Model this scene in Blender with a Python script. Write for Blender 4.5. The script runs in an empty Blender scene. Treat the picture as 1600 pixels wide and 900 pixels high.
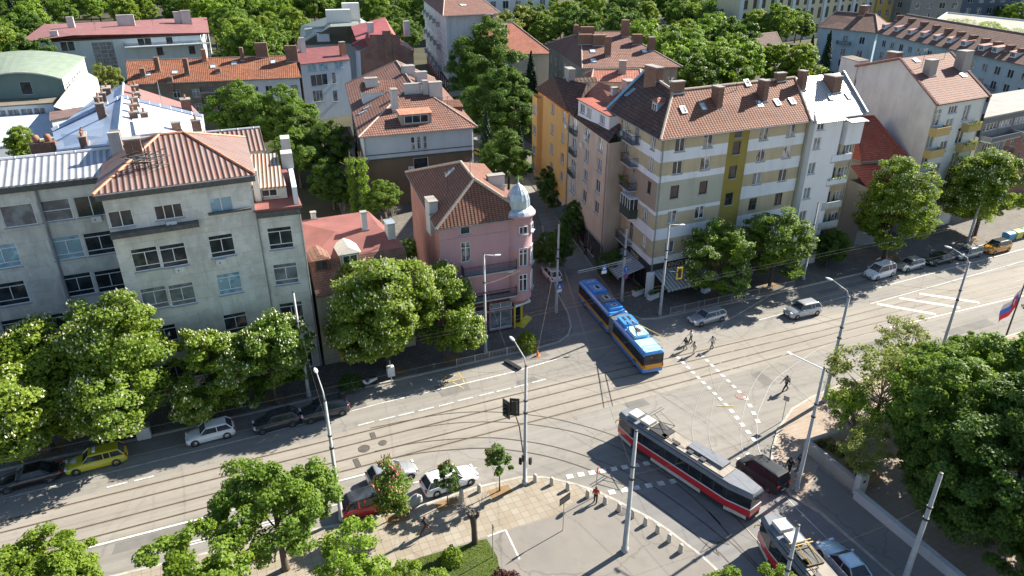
import bpy, math, random
import numpy as np
from mathutils import Vector, Matrix
from mathutils.geometry import intersect_ray_tri, tessellate_polygon
R = math.radians
sc = bpy.context.scene
col = sc.collection

# ---------------------------------------------------------------- camera
CAMZ = 40.0
TH, AZ, FPX = R(26.4), R(67.0), 1110.0
cam_d = bpy.data.cameras.new('camera'); cam = bpy.data.objects.new('camera', cam_d); col.objects.link(cam)
cam.location = (0, 0, CAMZ); cam.rotation_euler = (R(90) - TH, 0, AZ - R(90))
cam_d.sensor_width = 36.0; cam_d.lens = 36.0 * FPX / 1600.0; cam_d.clip_start = 0.5; cam_d.clip_end = 5000
sc.camera = cam
FW = Vector((math.cos(AZ) * math.cos(TH), math.sin(AZ) * math.cos(TH), -math.sin(TH)))
RT = Vector((math.sin(AZ), -math.cos(AZ), 0)); UP = RT.cross(FW)
ORG = Vector((0, 0, CAMZ))
def ray(px, py): return (FW * FPX + RT * (px - 800) + UP * (450 - py)).normalized()
def W(px, py, z=0.0):
    """where the sight line through a photo pixel meets the level z"""
    d = ray(px, py); t = (z - CAMZ) / d.z
    return ORG + d * t
# ---------------------------------------------------------------- light
SUN_AZ, SUN_EL = R(13.0), R(35.0)          # direction TOWARDS the sun (from +X, ccw)
world = bpy.data.worlds.new("World"); sc.world = world; world.use_nodes = True
wn = world.node_tree; bg = wn.nodes['Background']; sky = wn.nodes.new('ShaderNodeTexSky')
sky.sky_type = 'NISHITA'; sky.sun_disc = False; sky.sun_elevation = SUN_EL
sky.sun_rotation = R(90) - SUN_AZ; sky.altitude = 550; sky.air_density = 1.0; sky.dust_density = 0.5
wn.links.new(sky.outputs[0], bg.inputs[0]); bg.inputs[1].default_value = 0.070
sd = bpy.data.lights.new('sun', 'SUN'); sun = bpy.data.objects.new('sun', sd); col.objects.link(sun)
sd.energy = 5.0; sd.angle = R(0.5); sd.color = (1.0, 0.93, 0.81)
sv = Vector((math.cos(SUN_AZ) * math.cos(SUN_EL), math.sin(SUN_AZ) * math.cos(SUN_EL), math.sin(SUN_EL)))
sun.rotation_euler = sv.to_track_quat('Z', 'Y').to_euler(); sun.location = sv * 200
sc.view_settings.view_transform = 'Standard'; sc.view_settings.look = 'None'
sc.view_settings.gamma = 1.0; sc.view_settings.use_curve_mapping = False
sc.view_settings.exposure = 1.45
sc.render.engine = 'CYCLES'
try:
    sc.cycles.max_bounces = 5; sc.cycles.diffuse_bounces = 3; sc.cycles.glossy_bounces = 2
    sc.cycles.transparent_max_bounces = 4; sc.cycles.transmission_bounces = 2
except Exception: pass
# ---------------------------------------------------------------- materials
class NT:
    def __init__(s, mat): s.t = mat.node_tree
    def n(s, typ, **kw):
        nd = s.t.nodes.new('ShaderNode' + typ)
        for k, v in kw.items():
            if k.startswith('i_'):
                key = k[2:]; key = int(key) if key.isdigit() else key.replace('_', ' ')
                s.put(nd.inputs[key], v)
            else: setattr(nd, k, v)
        return nd
    def put(s, sock, v):
        if isinstance(v, bpy.types.NodeSocket): s.t.links.new(v, sock)
        elif isinstance(v, bpy.types.Node): s.t.links.new(v.outputs[0], sock)
        else:
            if isinstance(v, (tuple, list)) and len(v) == 3 and sock.type == 'RGBA': v = (*v, 1)
            sock.default_value = v
    def mix(s, f, a, b, blend='MIX'):
        m = s.t.nodes.new('ShaderNodeMix'); m.data_type = 'RGBA'; m.blend_type = blend
        s.put(m.inputs[0], f); s.put(m.inputs[6], a); s.put(m.inputs[7], b); return m.outputs[2]
    def math(s, op, a, b=0.0, clamp=False):
        m = s.t.nodes.new('ShaderNodeMath'); m.operation = op; m.use_clamp = clamp
        s.put(m.inputs[0], a); s.put(m.inputs[1], b); return m.outputs[0]
    def ramp(s, f, pts):
        r = s.t.nodes.new('ShaderNodeValToRGB'); e = r.color_ramp.elements
        while len(e) < len(pts): e.new(0.5)
        for el, (p, c) in zip(e, pts):
            el.position = p; el.color = (c, c, c, 1) if isinstance(c, (int, float)) else (*c, 1)
        s.put(r.inputs[0], f); return r.outputs[0]
    def noise(s, vec, scale, detail=4, rough=0.55):
        return s.n('TexNoise', i_Vector=vec, i_Scale=scale, i_Detail=detail, i_Roughness=rough).outputs[0]
MATS = {}
def newmat(name):
    m = bpy.data.materials.new(name); m.use_nodes = True; MATS[name] = m
    return m, NT(m), m.node_tree.nodes['Principled BSDF']
def c3(c, k): return tuple(min(1, v * k) for v in c)
def simple(name, c, rough=0.7, var=0.12, scale=1.5, metal=0.0, spec=0.5, bump=0.0, coat=0.0):
    if name in MATS: return MATS[name]
    m, t, p = newmat(name)
    tc = t.n('TexCoord').outputs['Object']
    f = t.ramp(t.noise(tc, scale, 5), [(0.3, 0.0), (0.7, 1.0)])
    t.put(p.inputs['Base Color'], t.mix(f, c3(c, 1 - var), c3(c, 1 + var)))
    p.inputs['Roughness'].default_value = rough; p.inputs['Metallic'].default_value = metal
    p.inputs['Specular IOR Level'].default_value = spec
    if coat: p.inputs['Coat Weight'].default_value = coat; p.inputs['Coat Roughness'].default_value = 0.08
    if bump:
        b = t.n('Bump', i_Strength=bump, i_Height=t.noise(tc, scale * 6)); t.put(p.inputs['Normal'], b.outputs[0])
    return m
def plaster(name, c, var=0.14, stain=0.35, dirt=(0.10, 0.09, 0.08), patch=None, thr=0.60):
    """weathered render: cloudy tone, rain streaks, optional patches where paint came off"""
    if name in MATS: return MATS[name]
    m, t, p = newmat(name)
    tc = t.n('TexCoord').outputs['Object']
    a = t.mix(t.ramp(t.noise(tc, 0.35, 5), [(0.3, 0.0), (0.7, 1.0)]), c3(c, 1 - var), c3(c, 1 + var * 0.6))
    mp = t.n('Mapping', i_Vector=tc); mp.inputs['Scale'].default_value = (0.55, 0.55, 0.10)
    st = t.ramp(t.noise(mp.outputs[0], 1.2, 6, 0.65), [(0.48, 0.0), (0.78, stain)])
    a = t.mix(st, a, dirt)
    if patch:
        pf = t.ramp(t.noise(tc, 0.55, 7, 0.6), [(thr, 0.0), (thr + 0.025, 1.0)])
        a = t.mix(pf, a, patch)
    fine = t.noise(tc, 9.0, 3)
    a = t.mix(t.math('MULTIPLY', fine, 0.22), a, (0, 0, 0))
    t.put(p.inputs['Base Color'], a); p.inputs['Roughness'].default_value = 0.9
    p.inputs['Specular IOR Level'].default_value = 0.2
    b = t.n('Bump', i_Strength=0.25, i_Distance=0.03, i_Height=t.noise(tc, 5.0, 6)); t.put(p.inputs['Normal'], b.outputs[0])
    return m
def uz(t):
    """coordinates (along the surface, height) whatever way a vertical or pitched face looks"""
    tc = t.n('TexCoord'); s = t.n('SeparateXYZ', i_0=tc.outputs['Object']); nn = t.n('SeparateXYZ', i_0=tc.outputs['Normal'])
    k = t.math('GREATER_THAN', t.math('ABSOLUTE', nn.outputs[0]), t.math('ABSOLUTE', nn.outputs[1]))
    u = t.math('ADD', t.math('MULTIPLY', s.outputs[1], k), t.math('MULTIPLY', s.outputs[0], t.math('SUBTRACT', 1.0, k)))
    return tc.outputs['Object'], u, s.outputs[2]
def tiles(name, c1, c2, joint=(0.03, 0.02, 0.018), w=0.34, h=0.19, moss=0.3, slope=1.0, strong=1.0):
    if name in MATS: return MATS[name]
    m, t, p = newmat(name)
    tc, u, z = uz(t)
    jit = t.math('MULTIPLY', t.math('SUBTRACT', t.noise(tc, 0.8, 3), 0.5), 0.12)
    zz = t.math('ADD', z, jit)
    v = t.n('CombineXYZ', i_0=u, i_1=zz)
    br = t.n('TexBrick', i_Vector=v, i_Scale=1.0); br.offset = 0.0; br.squash = 1.0
    for k, val in (('Color1', (*c1, 1)), ('Color2', (*c2, 1)), ('Mortar', (*joint, 1)), ('Mortar Size', 0.016 * strong), ('Mortar Smooth', 0.35), ('Bias', 0.0), ('Brick Width', w), ('Row Height', h)):
        br.inputs[k].default_value = val
    a = t.mix(t.ramp(t.noise(tc, 0.25, 6, 0.6), [(0.35, 0.0), (0.75, 0.55)]), br.outputs[0], c3(c1, 0.45))
    a = t.mix(t.ramp(t.noise(tc, 1.7, 6, 0.7), [(0.52, 0.0), (0.72, moss)]), a, (0.08, 0.075, 0.055))
    a = t.mix(t.ramp(t.noise(tc, 3.3, 4, 0.7), [(0.60, 0.0), (0.70, 0.3)]), a, c3(c2, 1.35))
    t.put(p.inputs['Base Color'], a); p.inputs['Roughness'].default_value = 0.8; p.inputs['Specular IOR Level'].default_value = 0.25
    fr = t.math('FRACT', t.math('DIVIDE', zz, h)); hu = t.math('SINE', t.math('MULTIPLY', u, 6.2832 / w))
    hh = t.math('ADD', t.math('MULTIPLY', t.math('SUBTRACT', 1.0, fr), 1.0), t.math('MULTIPLY', hu, 0.35))
    b = t.n('Bump', i_Strength=0.8, i_Distance=0.05, i_Height=hh); t.put(p.inputs['Normal'], b.outputs[0])
    return m
def corrug(name, c1, c2=None, w=0.35, rust=0.5, rough=0.45, seam=False):
    if name in MATS: return MATS[name]
    m, t, p = newmat(name)
    tc, u, z = uz(t)
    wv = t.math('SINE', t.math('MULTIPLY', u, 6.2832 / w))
    a = c1
    if c2:
        cb = t.n('CombineXYZ', i_0=t.math('MULTIPLY', u, 1.4), i_1=t.math('MULTIPLY', z, 0.25))
        f = t.ramp(t.noise(cb.outputs[0], 1.3, 5, 0.75), [(0.30, 0.35), (0.52, rust)])
        f = t.math('MULTIPLY', f, t.ramp(wv, [(0.35, 1.0), (0.9, 0.12)]))
        a = t.mix(f, c1, c2)
        a = t.mix(t.ramp(t.noise(tc, 0.5, 5), [(0.5, 0.0), (0.8, 0.5)]), a, c3(c2, 0.45))
    a = t.mix(t.ramp(t.noise(tc, 0.6, 5), [(0.35, 0.0), (0.75, 0.35)]), a, (0.22, 0.21, 0.20))
    if seam: h = t.ramp(wv, [(0.94, 0.0), (1.0, 1.0)])
    else: h = wv
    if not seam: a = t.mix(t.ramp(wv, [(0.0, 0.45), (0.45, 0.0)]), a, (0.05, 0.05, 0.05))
    t.put(p.inputs['Base Color'], a); p.inputs['Roughness'].default_value = rough; p.inputs['Metallic'].default_value = 0.15
    b = t.n('Bump', i_Strength=0.8, i_Distance=0.05, i_Height=h); t.put(p.inputs['Normal'], b.outputs[0])
    return m
def bricks(name, c1, c2, mortar, w=0.5, h=0.16, ms=0.02, stain=0.4, offset=0.5):
    if name in MATS: return MATS[name]
    m, t, p = newmat(name)
    tc, u, z = uz(t)
    br = t.n('TexBrick', i_Vector=t.n('CombineXYZ', i_0=u, i_1=z).outputs[0], i_Scale=1.0); br.offset = offset
    for k, val in (('Color1', (*c1, 1)), ('Color2', (*c2, 1)), ('Mortar', (*mortar, 1)), ('Mortar Size', ms), ('Bias', 0.0), ('Brick Width', w), ('Row Height', h)):
        br.inputs[k].default_value = val
    a = t.mix(t.ramp(t.noise(tc, 0.5, 6, 0.65), [(0.4, 0.0), (0.75, stain)]), br.outputs[0], c3(c1, 0.45))
    a = t.mix(t.ramp(t.noise(tc, 0.28, 7, 0.65), [(0.50, 0.0), (0.53, stain * 0.55)]), a, c3(c2, 1.25))
    mp = t.n('Mapping', i_Vector=tc); mp.inputs['Scale'].default_value = (0.5, 0.5, 0.12)
    a = t.mix(t.ramp(t.noise(mp.outputs[0], 1.0, 6, 0.65), [(0.5, 0.0), (0.75, stain)]), a, (0.12, 0.11, 0.10))
    t.put(p.inputs['Base Color'], a); p.inputs['Roughness'].default_value = 0.9; p.inputs['Specular IOR Level'].default_value = 0.2
    b = t.n('Bump', i_Strength=0.3, i_Distance=0.03, i_Height=br.outputs[1]); b.invert = True; t.put(p.inputs['Normal'], b.outputs[0])
    return m
def glass(name, c, curtain=None, rough=0.08):
    m, t, p = newmat(name)
    tc = t.n('TexCoord').outputs['Object']; oi = t.n('ObjectInfo')
    v = t.n('VectorMath', operation='ADD'); t.put(v.inputs[0], tc); t.put(v.inputs[1], oi.outputs['Location'])
    a = t.mix(t.ramp(t.noise(v.outputs[0], 1.1, 3), [(0.4, 0.0), (0.62, 1.0)]), c, c3(c, 2.2))
    if curtain: a = t.mix(t.ramp(t.noise(v.outputs[0], 0.9, 2), [(0.42, 0.0), (0.5, 1.0)]), a, curtain)
    t.put(p.inputs['Base Color'], a); p.inputs['Roughness'].default_value = rough
    p.inputs['Specular IOR Level'].default_value = 0.45
    return m
def leafmat(name, c, warm=(1.5, 1.15, 0.5), hue=0.35, trans=0.46):
    m, t, p = newmat(name); tr = t.t
    geo = t.n('NewGeometry'); oi = t.n('ObjectInfo'); tc = t.n('TexCoord').outputs['Object']
    rnd = geo.outputs['Random Per Island']
    big = t.ramp(t.noise(tc, 0.45, 2), [(0.35, 0.0), (0.65, 1.0)])
    cw = tuple(min(1, c[i] * warm[i]) for i in range(3))
    a = t.mix(t.math('MULTIPLY', big, 0.6), c, cw)
    a = t.mix(t.math('MULTIPLY', rnd, 0.5), a, c3(c, 0.5))
    a = t.mix(t.math('MULTIPLY', oi.outputs['Random'], hue), a, cw)
    p.inputs['Roughness'].default_value = 0.55; p.inputs['Specular IOR Level'].default_value = 0.3
    t.put(p.inputs['Base Color'], a)
    tl = t.n('BsdfTranslucent'); t.put(tl.inputs[0], t.mix(0.5, a, cw))
    mx = t.n('MixShader'); mx.inputs[0].default_value = trans
    out = tr.nodes['Material Output']
    tr.links.new(p.outputs[0], mx.inputs[1]); tr.links.new(tl.outputs[0], mx.inputs[2]); tr.links.new(mx.outputs[0], out.inputs[0])
    return m
# ---------------------------------------------------------------- mesh helper
class MB:
    def __init__(s): s.v = []; s.f = []; s.m = []; s.mats = []
    def mi(s, mat):
        if mat is None: return 0
        if mat not in s.mats: s.mats.append(mat)
        return s.mats.index(mat)
    def face(s, pts, mat=None):
        b = len(s.v); s.v += [tuple(p) for p in pts]; s.f.append(tuple(range(b, b + len(pts)))); s.m.append(s.mi(mat)); return s
    def box(s, x0, x1, y0, y1, z0, z1, mat=None, tf=None):
        P = [(x0, y0, z0), (x1, y0, z0), (x1, y1, z0), (x0, y1, z0), (x0, y0, z1), (x1, y0, z1), (x1, y1, z1), (x0, y1, z1)]
        if tf: P = [tuple(tf @ Vector(p)) for p in P]
        b = len(s.v); s.v += P; k = s.mi(mat)
        for f in ((0, 3, 2, 1), (4, 5, 6, 7), (0, 1, 5, 4), (1, 2, 6, 5), (2, 3, 7, 6), (3, 0, 4, 7)):
            s.f.append(tuple(b + i for i in f)); s.m.append(k)
        return s
    def prism(s, poly, z0, z1, mat=None, side=None, bottom=True):
        n = len(poly); b = len(s.v); k = s.mi(mat); ks = s.mi(side) if side else k
        s.v += [(p[0], p[1], z0) for p in poly] + [(p[0], p[1], z1) for p in poly]
        area = sum(poly[i][0] * poly[(i + 1) % n][1] - poly[(i + 1) % n][0] * poly[i][1] for i in range(n))
        tri = tessellate_polygon([[Vector((p[0], p[1], 0)) for p in poly]])
        for t in tri:
            a = [poly[i] for i in t]
            cr = (a[1][0] - a[0][0]) * (a[2][1] - a[0][1]) - (a[1][1] - a[0][1]) * (a[2][0] - a[0][0])
            t = t if cr > 0 else tuple(reversed(t))
            s.f.append(tuple(b + n + i for i in t)); s.m.append(k)
            if bottom: s.f.append(tuple(b + i for i in reversed(t))); s.m.append(k)
        for i in range(n):
            j = (i + 1) % n
            q = (b + i, b + j, b + n + j, b + n + i)
            s.f.append(q if area > 0 else tuple(reversed(q))); s.m.append(ks)
        return s
    def sheet(s, poly, z, mat=None):
        b = len(s.v); k = s.mi(mat); s.v += [(p[0], p[1], z) for p in poly]
        for t in tessellate_polygon([[Vector((p[0], p[1], 0)) for p in poly]]):
            a = [poly[i] for i in t]
            cr = (a[1][0] - a[0][0]) * (a[2][1] - a[0][1]) - (a[1][1] - a[0][1]) * (a[2][0] - a[0][0])
            t = t if cr > 0 else tuple(reversed(t))
            s.f.append(tuple(b + i for i in t)); s.m.append(k)
        return s
    def tube(s, pts, r, mat=None, n=8, cap=True):
        pts = [Vector(p) for p in pts]; rs = r if isinstance(r, (list, tuple)) else [r] * len(pts)
        b = len(s.v); k = s.mi(mat); prev = None
        for i, p in enumerate(pts):
            d = (pts[min(i + 1, len(pts) - 1)] - pts[max(i - 1, 0)]).normalized()
            if prev is None:
                a = Vector((0, 0, 1)) if abs(d.z) < 0.9 else Vector((1, 0, 0)); u = d.cross(a).normalized()
            else: u = (prev - d * prev.dot(d)).normalized()
            prev = u; w = d.cross(u)
            for j in range(n):
                an = 2 * math.pi * j / n; q = p + (u * math.cos(an) + w * math.sin(an)) * rs[i]; s.v.append(tuple(q))
        for i in range(len(pts) - 1):
            for j in range(n):
                a0 = b + i * n + j; a1 = b + i * n + (j + 1) % n
                s.f.append((a0, a1, a1 + n, a0 + n)); s.m.append(k)
        if cap:
            s.f.append(tuple(b + j for j in reversed(range(n)))); s.m.append(k)
            e = b + (len(pts) - 1) * n; s.f.append(tuple(e + j for j in range(n))); s.m.append(k)
        return s
    def lathe(s, prof, cx=0, cy=0, n=20, mat=None, a0=0, a1=2 * math.pi):
        b = len(s.v); k = s.mi(mat); full = abs(a1 - a0 - 2 * math.pi) < 1e-6; m = n if full else n + 1
        for r, z in prof:
            for j in range(m):
                an = a0 + (a1 - a0) * j / n; s.v.append((cx + r * math.cos(an), cy + r * math.sin(an), z))
        for i in range(len(prof) - 1):
            for j in range(n):
                j2 = (j + 1) % m if full else j + 1
                s.f.append((b + i * m + j, b + i * m + j2, b + (i + 1) * m + j2, b + (i + 1) * m + j)); s.m.append(k)
        return s
    def build(s, name, mat=None, parent=None, smooth=False):
        me = bpy.data.meshes.new(name); me.from_pydata(s.v, [], s.f)
        mats = s.mats if s.mats else [mat]
        for q in mats: me.materials.append(q)
        if len(mats) > 1: me.polygons.foreach_set('material_index', s.m)
        if smooth: me.polygons.foreach_set('use_smooth', [True] * len(me.polygons))
        me.update()
        o = bpy.data.objects.new(name, me); col.objects.link(o)
        if parent is not None: o.parent = parent
        return o
def link(name, me, parent=None, loc=(0, 0, 0), rz=0.0):
    o = bpy.data.objects.new(name, me); col.objects.link(o); o.location = loc; o.rotation_euler = (0, 0, rz)
    if parent is not None: o.parent = parent
    return o
def tag(o, label, cat, group=None, kind=None):
    if label: o['label'] = label
    if cat: o['category'] = cat
    if group: o['group'] = group
    if kind: o['kind'] = kind
    return o
def empty(name, loc=(0, 0, 0), rz=0.0, label=None, cat=None, group=None):
    o = bpy.data.objects.new(name, None); col.objects.link(o); o.location = loc; o.rotation_euler = (0, 0, rz)
    o.empty_display_size = 0.5
    return tag(o, label, cat, group)
KIDS = {}
def kids(o):
    return [c for c in bpy.data.objects if c.parent == o]
def dup(root, loc, rz=None, label=None, group=None, scale=None):
    r = root.copy(); col.objects.link(r); r.location = loc
    if rz is not None: r.rotation_euler = (0, 0, rz)
    if scale is not None: r.scale = scale if isinstance(scale, tuple) else (scale,) * 3
    if label: r['label'] = label
    if group: r['group'] = group
    for ch in kids(root):
        c = ch.copy(); col.objects.link(c); c.parent = r
        for g in kids(ch):
            d = g.copy(); col.objects.link(d); d.parent = c
    return r
def struct(o): o['kind'] = 'structure'; return o
# ================================================================ ground
def groundmat(name, c, c2, sc1=0.15, sc2=6.0, dark=0.25, crack=0.0, slab=None, rough=0.9, tracks=False):
    m, t, p = newmat(name)
    tc = t.n('TexCoord').outputs['Object']
    a = t.mix(t.ramp(t.noise(tc, sc1, 6, 0.6), [(0.32, 0.0), (0.68, 1.0)]), c, c2)
    if slab:
        w, h, mort, ofs, c4 = slab
        br = t.n('TexBrick', i_Vector=tc, i_Scale=1.0); br.offset = ofs
        for k, val in (('Color1', (1, 1, 1, 1)), ('Color2', (*c4, 1)), ('Mortar', (mort, mort, mort * 0.9, 1)), ('Mortar Size', 0.02), ('Bias', -0.1), ('Brick Width', w), ('Row Height', h)):
            br.inputs[k].default_value = val
        a = t.mix(1.0, a, br.outputs[0], 'MULTIPLY')
    if tracks:
        mp = t.n('Mapping', i_Vector=tc); mp.inputs['Scale'].default_value = (0.03, 1.1, 1)
        a = t.mix(t.ramp(t.noise(mp.outputs[0], 1.0, 5, 0.6), [(0.42, 0.0), (0.72, 0.38)]), a, c3(c, 0.55))
    if crack:
        vo = t.n('TexVoronoi', feature='DISTANCE_TO_EDGE', i_Scale=0.13)
        nz = t.n('TexNoise', i_Vector=tc, i_Scale=0.8, i_Detail=5.0)
        vm = t.n('VectorMath', operation='MULTIPLY_ADD'); t.put(vm.inputs[0], nz.outputs[1]); vm.inputs[1].default_value = (1.6, 1.6, 0); t.put(vm.inputs[2], tc)
        t.put(vo.inputs['Vector'], vm.outputs[0])
        a = t.mix(t.ramp(vo.outputs[0], [(0.0, crack), (0.012, 0.0)]), a, c3(c, 0.35))
    a = t.mix(t.ramp(t.noise(tc, 0.9, 6, 0.7), [(0.52, 0.0), (0.75, dark)]), a, c3(c, 0.5))
    a = t.mix(t.math('MULTIPLY', t.noise(tc, sc2 * 4, 2), 0.25), a, (0, 0, 0))
    t.put(p.inputs['Base Color'], a); p.inputs['Roughness'].default_value = rough; p.inputs['Specular IOR Level'].default_value = 0.25
    b = t.n('Bump', i_Strength=0.2, i_Distance=0.02, i_Height=t.noise(tc, sc2, 5)); t.put(p.inputs['Normal'], b.outputs[0])
    return m
m_dirt = groundmat('courtyard_ground', (0.045, 0.05, 0.025), (0.09, 0.08, 0.05), 0.08, 3, 0.5)
m_asph = groundmat('asphalt', (0.245, 0.232, 0.208), (0.305, 0.288, 0.258), 0.10, 8, 0.42, crack=0.3, tracks=True)
m_asph2 = groundmat('asphalt_new', (0.22, 0.215, 0.21), (0.26, 0.255, 0.245), 0.10, 8, 0.25, tracks=True)
m_trk = groundmat('track_bed', (0.285, 0.26, 0.222), (0.345, 0.315, 0.272), 0.12, 8, 0.3, crack=0.15, tracks=True)
m_park = groundmat('asphalt_old', (0.215, 0.20, 0.18), (0.265, 0.245, 0.215), 0.25, 8, 0.22, crack=0.4)
m_pave = groundmat('paving_grey', (0.17, 0.16, 0.145), (0.22, 0.20, 0.18), 0.2, 8, 0.35, slab=(0.6, 0.6, 0.45, 0.5, (0.8, 0.78, 0.75)))
m_tile = groundmat('paving_beige', (0.32, 0.28, 0.225), (0.39, 0.35, 0.29), 0.25, 8, 0.22, slab=(0.62, 0.62, 0.6, 0.0, (0.86, 0.81, 0.75)))
m_brickp = groundmat('paving_red', (0.36, 0.29, 0.23), (0.42, 0.35, 0.29), 0.3, 8, 0.2, slab=(0.9, 0.45, 0.75, 0.5, (0.93, 0.88, 0.84)))
m_kerb = simple('kerb_stone', (0.36, 0.34, 0.30), 0.85, 0.2, 2.0)
m_mark = simple('road_paint', (0.56, 0.55, 0.51), 0.7, 0.35, 3.0)
m_yellow_mark = simple('yellow_paint_worn', (0.42, 0.31, 0.12), 0.8, 0.3, 3.0)
m_rail = simple('rail_steel', (0.10, 0.08, 0.065), 0.45, 0.3, 2.0, metal=0.3)
m_rail2 = simple('rail_steel_bright', (0.46, 0.44, 0.42), 0.35, 0.15, 2.0, metal=0.6)
m_grassg = groundmat('lawn_soil', (0.05, 0.075, 0.02), (0.09, 0.12, 0.03), 0.6, 6, 0.3)

def ground(name, poly, z, mat): return struct(MB().sheet(poly, z).build(name, mat))
def arc(cx, cy, r, a0, a1, n=12): return [(cx + r * math.cos(R(a0 + (a1 - a0) * i / n)), cy + r * math.sin(R(a0 + (a1 - a0) * i / n))) for i in range(n + 1)]
ground('ground', [(-1500, -300), (2500, -300), (2500, 3500), (-1500, 3500)], -0.02, m_dirt)
ground('road', [(-120, 36), (320, 36), (320, 66), (47.5, 66), (49, 74), (58, 122), (60, 150), (53, 150), (47.5, 112), (37.5, 74), (35, 66), (-120, 66)], 0.0, m_asph)
ground('road_south', [(24, -40), (45, -40), (45, 36.01), (12, 36.01), (12, 30)], 0.0, m_asph2)
ground('tram_track_bed', [(-120, 47.3), (-60, 47.3), (320, 47.0), (320, 53.2), (-60, 53.3), (-120, 53.3)], 0.004, m_trk)
def pavement(name, poly, z, mat, kerb_edges=None):
    o = struct(MB().prism(poly, -0.015, z, mat, m_kerb, bottom=False).build(name, mat))
    return o
KZ = 0.12
NW = [(-120, 59.3), (-20, 59.2), (10, 59.4), (28.5, 59.5)] + [(31.0, 59.7), (32.6, 60.6), (33.8, 62.2), (34.9, 65.0), (36.2, 70.5), (38.8, 78), (44.2, 92), (49.5, 112), (53, 150), (20, 150), (14, 72), (-120, 72)]
NE = [(41.7, 64.5), (41.4, 62.2), (42.2, 60.8), (43.8, 60.2), (60, 60.0), (120, 60.6), (320, 61.0), (320, 75), (62, 75), (62, 150), (57, 150), (53, 122), (46.5, 88), (43.4, 73)]
SE = [(320, 41.0), (80, 41.5), (52.6, 41.4), (48.8, 41.0), (45.6, 40.2), (42.4, 38.4), (40.0, 36.4), (38.5, 34.9), (37.6, 33.2), (37.3, 31.2), (38.0, 28.8), (38.1, 22.5), (38.0, -40), (320, -40)]
SW = [(-120, 44.4), (-20, 43.9), (-2, 42.9), (4, 42.1), (9, 41.6), (14.5, 41.9), (18.4, 41.6), (20.3, 40.8), (22.1, 39.2), (23.4, 37.7), (24.3, 36.2), (25.0, 34.9), (25.7, 33.6), (26.3, 32.0), (26.7, 30.5), (27.1, 29.0), (27.4, 27.0), (27.9, 20), (28, -40), (-120, -40)]
pavement('pavement_north_west', NW, KZ, m_pave)
pavement('pavement_north_east', NE[::-1], KZ, m_pave)
pavement('pavement_south_east', SE, KZ, m_brickp)
pavement('pavement_south_west', SW[::-1], KZ, m_tile)
# kerb stones: real raised strips along each pavement edge
def strip(mb, pts, w, z, mat=None, z0=None):
    P = [Vector((p[0], p[1], 0)) for p in pts]; L = []; Rr = []
    for i, p in enumerate(P):
        d = (P[min(i + 1, len(P) - 1)] - P[max(i - 1, 0)]).normalized(); nn = Vector((-d.y, d.x, 0))
        L.append(p + nn * w / 2); Rr.append(p - nn * w / 2)
    k = mb.mi(mat) if mat else 0
    for i in range(len(P) - 1):
        b = len(mb.v)
        zz = [z(q) if callable(z) else z for q in (Rr[i], Rr[i + 1], L[i + 1], L[i])]
        mb.v += [(Rr[i].x, Rr[i].y, zz[0]), (Rr[i + 1].x, Rr[i + 1].y, zz[1]), (L[i + 1].x, L[i + 1].y, zz[2]), (L[i].x, L[i].y, zz[3])]
        mb.f.append((b, b + 1, b + 2, b + 3)); mb.m.append(k)
        if z0 is not None:
            mb.v += [(q[0], q[1], z0) for q in mb.v[b:b + 4]]
            for a, c in ((0, 1), (2, 3)):
                mb.f.append((b + 4 + a, b + 4 + c, b + c, b + a)); mb.m.append(k)
    return mb
def inset(poly_part, d):
    P = [Vector((p[0], p[1], 0)) for p in poly_part]; out = []
    for i, p in enumerate(P):
        dd = (P[min(i + 1, len(P) - 1)] - P[max(i - 1, 0)]).normalized(); out.append((p.x - dd.y * d, p.y + dd.x * d))
    return out
kb = MB()
for part, d in ((NW[:11], 0.1), (NE[:7], -0.1), (SE[:13], 0.1), (SW[:19], -0.1)):
    strip(kb, inset(part, d), 0.22, KZ + 0.012, z0=0.0)
struct(kb.build('kerb', m_kerb))
# parking lay-by asphalt and old asphalt on the south-west corner
pl = [(9.3, 36.75), (14, 36.55), (19.1, 36.5), (20.4, 37.0), (22.9, 37.3), (24.15, 36.0), (24.85, 34.7), (25.55, 33.4), (26.1, 31.8), (26.5, 30.3), (26.9, 28.9), (27.2, 26.9), (27.7, 20), (27.8, -30), (9, -30)]
ground('parking_asphalt', pl, KZ + 0.004, m_park)
lawn_poly = [(8.6, 36.6), (13.4, 36.4), (13.5, 34.5), (13.0, 32.5), (12.5, 29), (3, 29), (4, 36.4)]
ground('lawn', lawn_poly, KZ + 0.01, m_grassg)
# brick-paved corner keeps the red pattern, asphalt walk beside the wall
ground('wall_walk', [(38.3, 30.5), (38.3, 22), (38.2, -30), (42.0, -30), (42.0, 30.2), (41.9, 33)], KZ + 0.004, m_park)
# rails
rl = MB()
pm_ = groundmat('asphalt_repair', (0.155, 0.15, 0.14), (0.205, 0.195, 0.18), 0.6, 8, 0.3); rp = MB(); rq = random.Random(12)
for x, y, w, h in ((2, 56.2, 7, 1.1), (16, 55.0, 3, 2.2), (24, 57.6, 5, 1.0), (48, 56.8, 4, 1.6), (66, 57.5, 9, 1.0), (58, 45.2, 6, 1.3), (37, 55.6, 2.2, 3.0), (31.5, 46.0, 2.4, 1.6), (-12, 45.6, 8, 1.2), (46, 44.2, 1.5, 2.4), (6, 45.4, 5, .8), (72, 43.8, 7, 1.4), (23.4, 53.9, 2.5, .9), (34.5, 52.9, 3.2, .8)):
    rp.sheet([(x, y), (x + w, y + .1), (x + w + rq.uniform(-.3, .3), y + h), (x + rq.uniform(-.3, .3), y + h - .1)], 0.0022)
struct(rp.build('asphalt_repair', pm_))
gv = MB()
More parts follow.
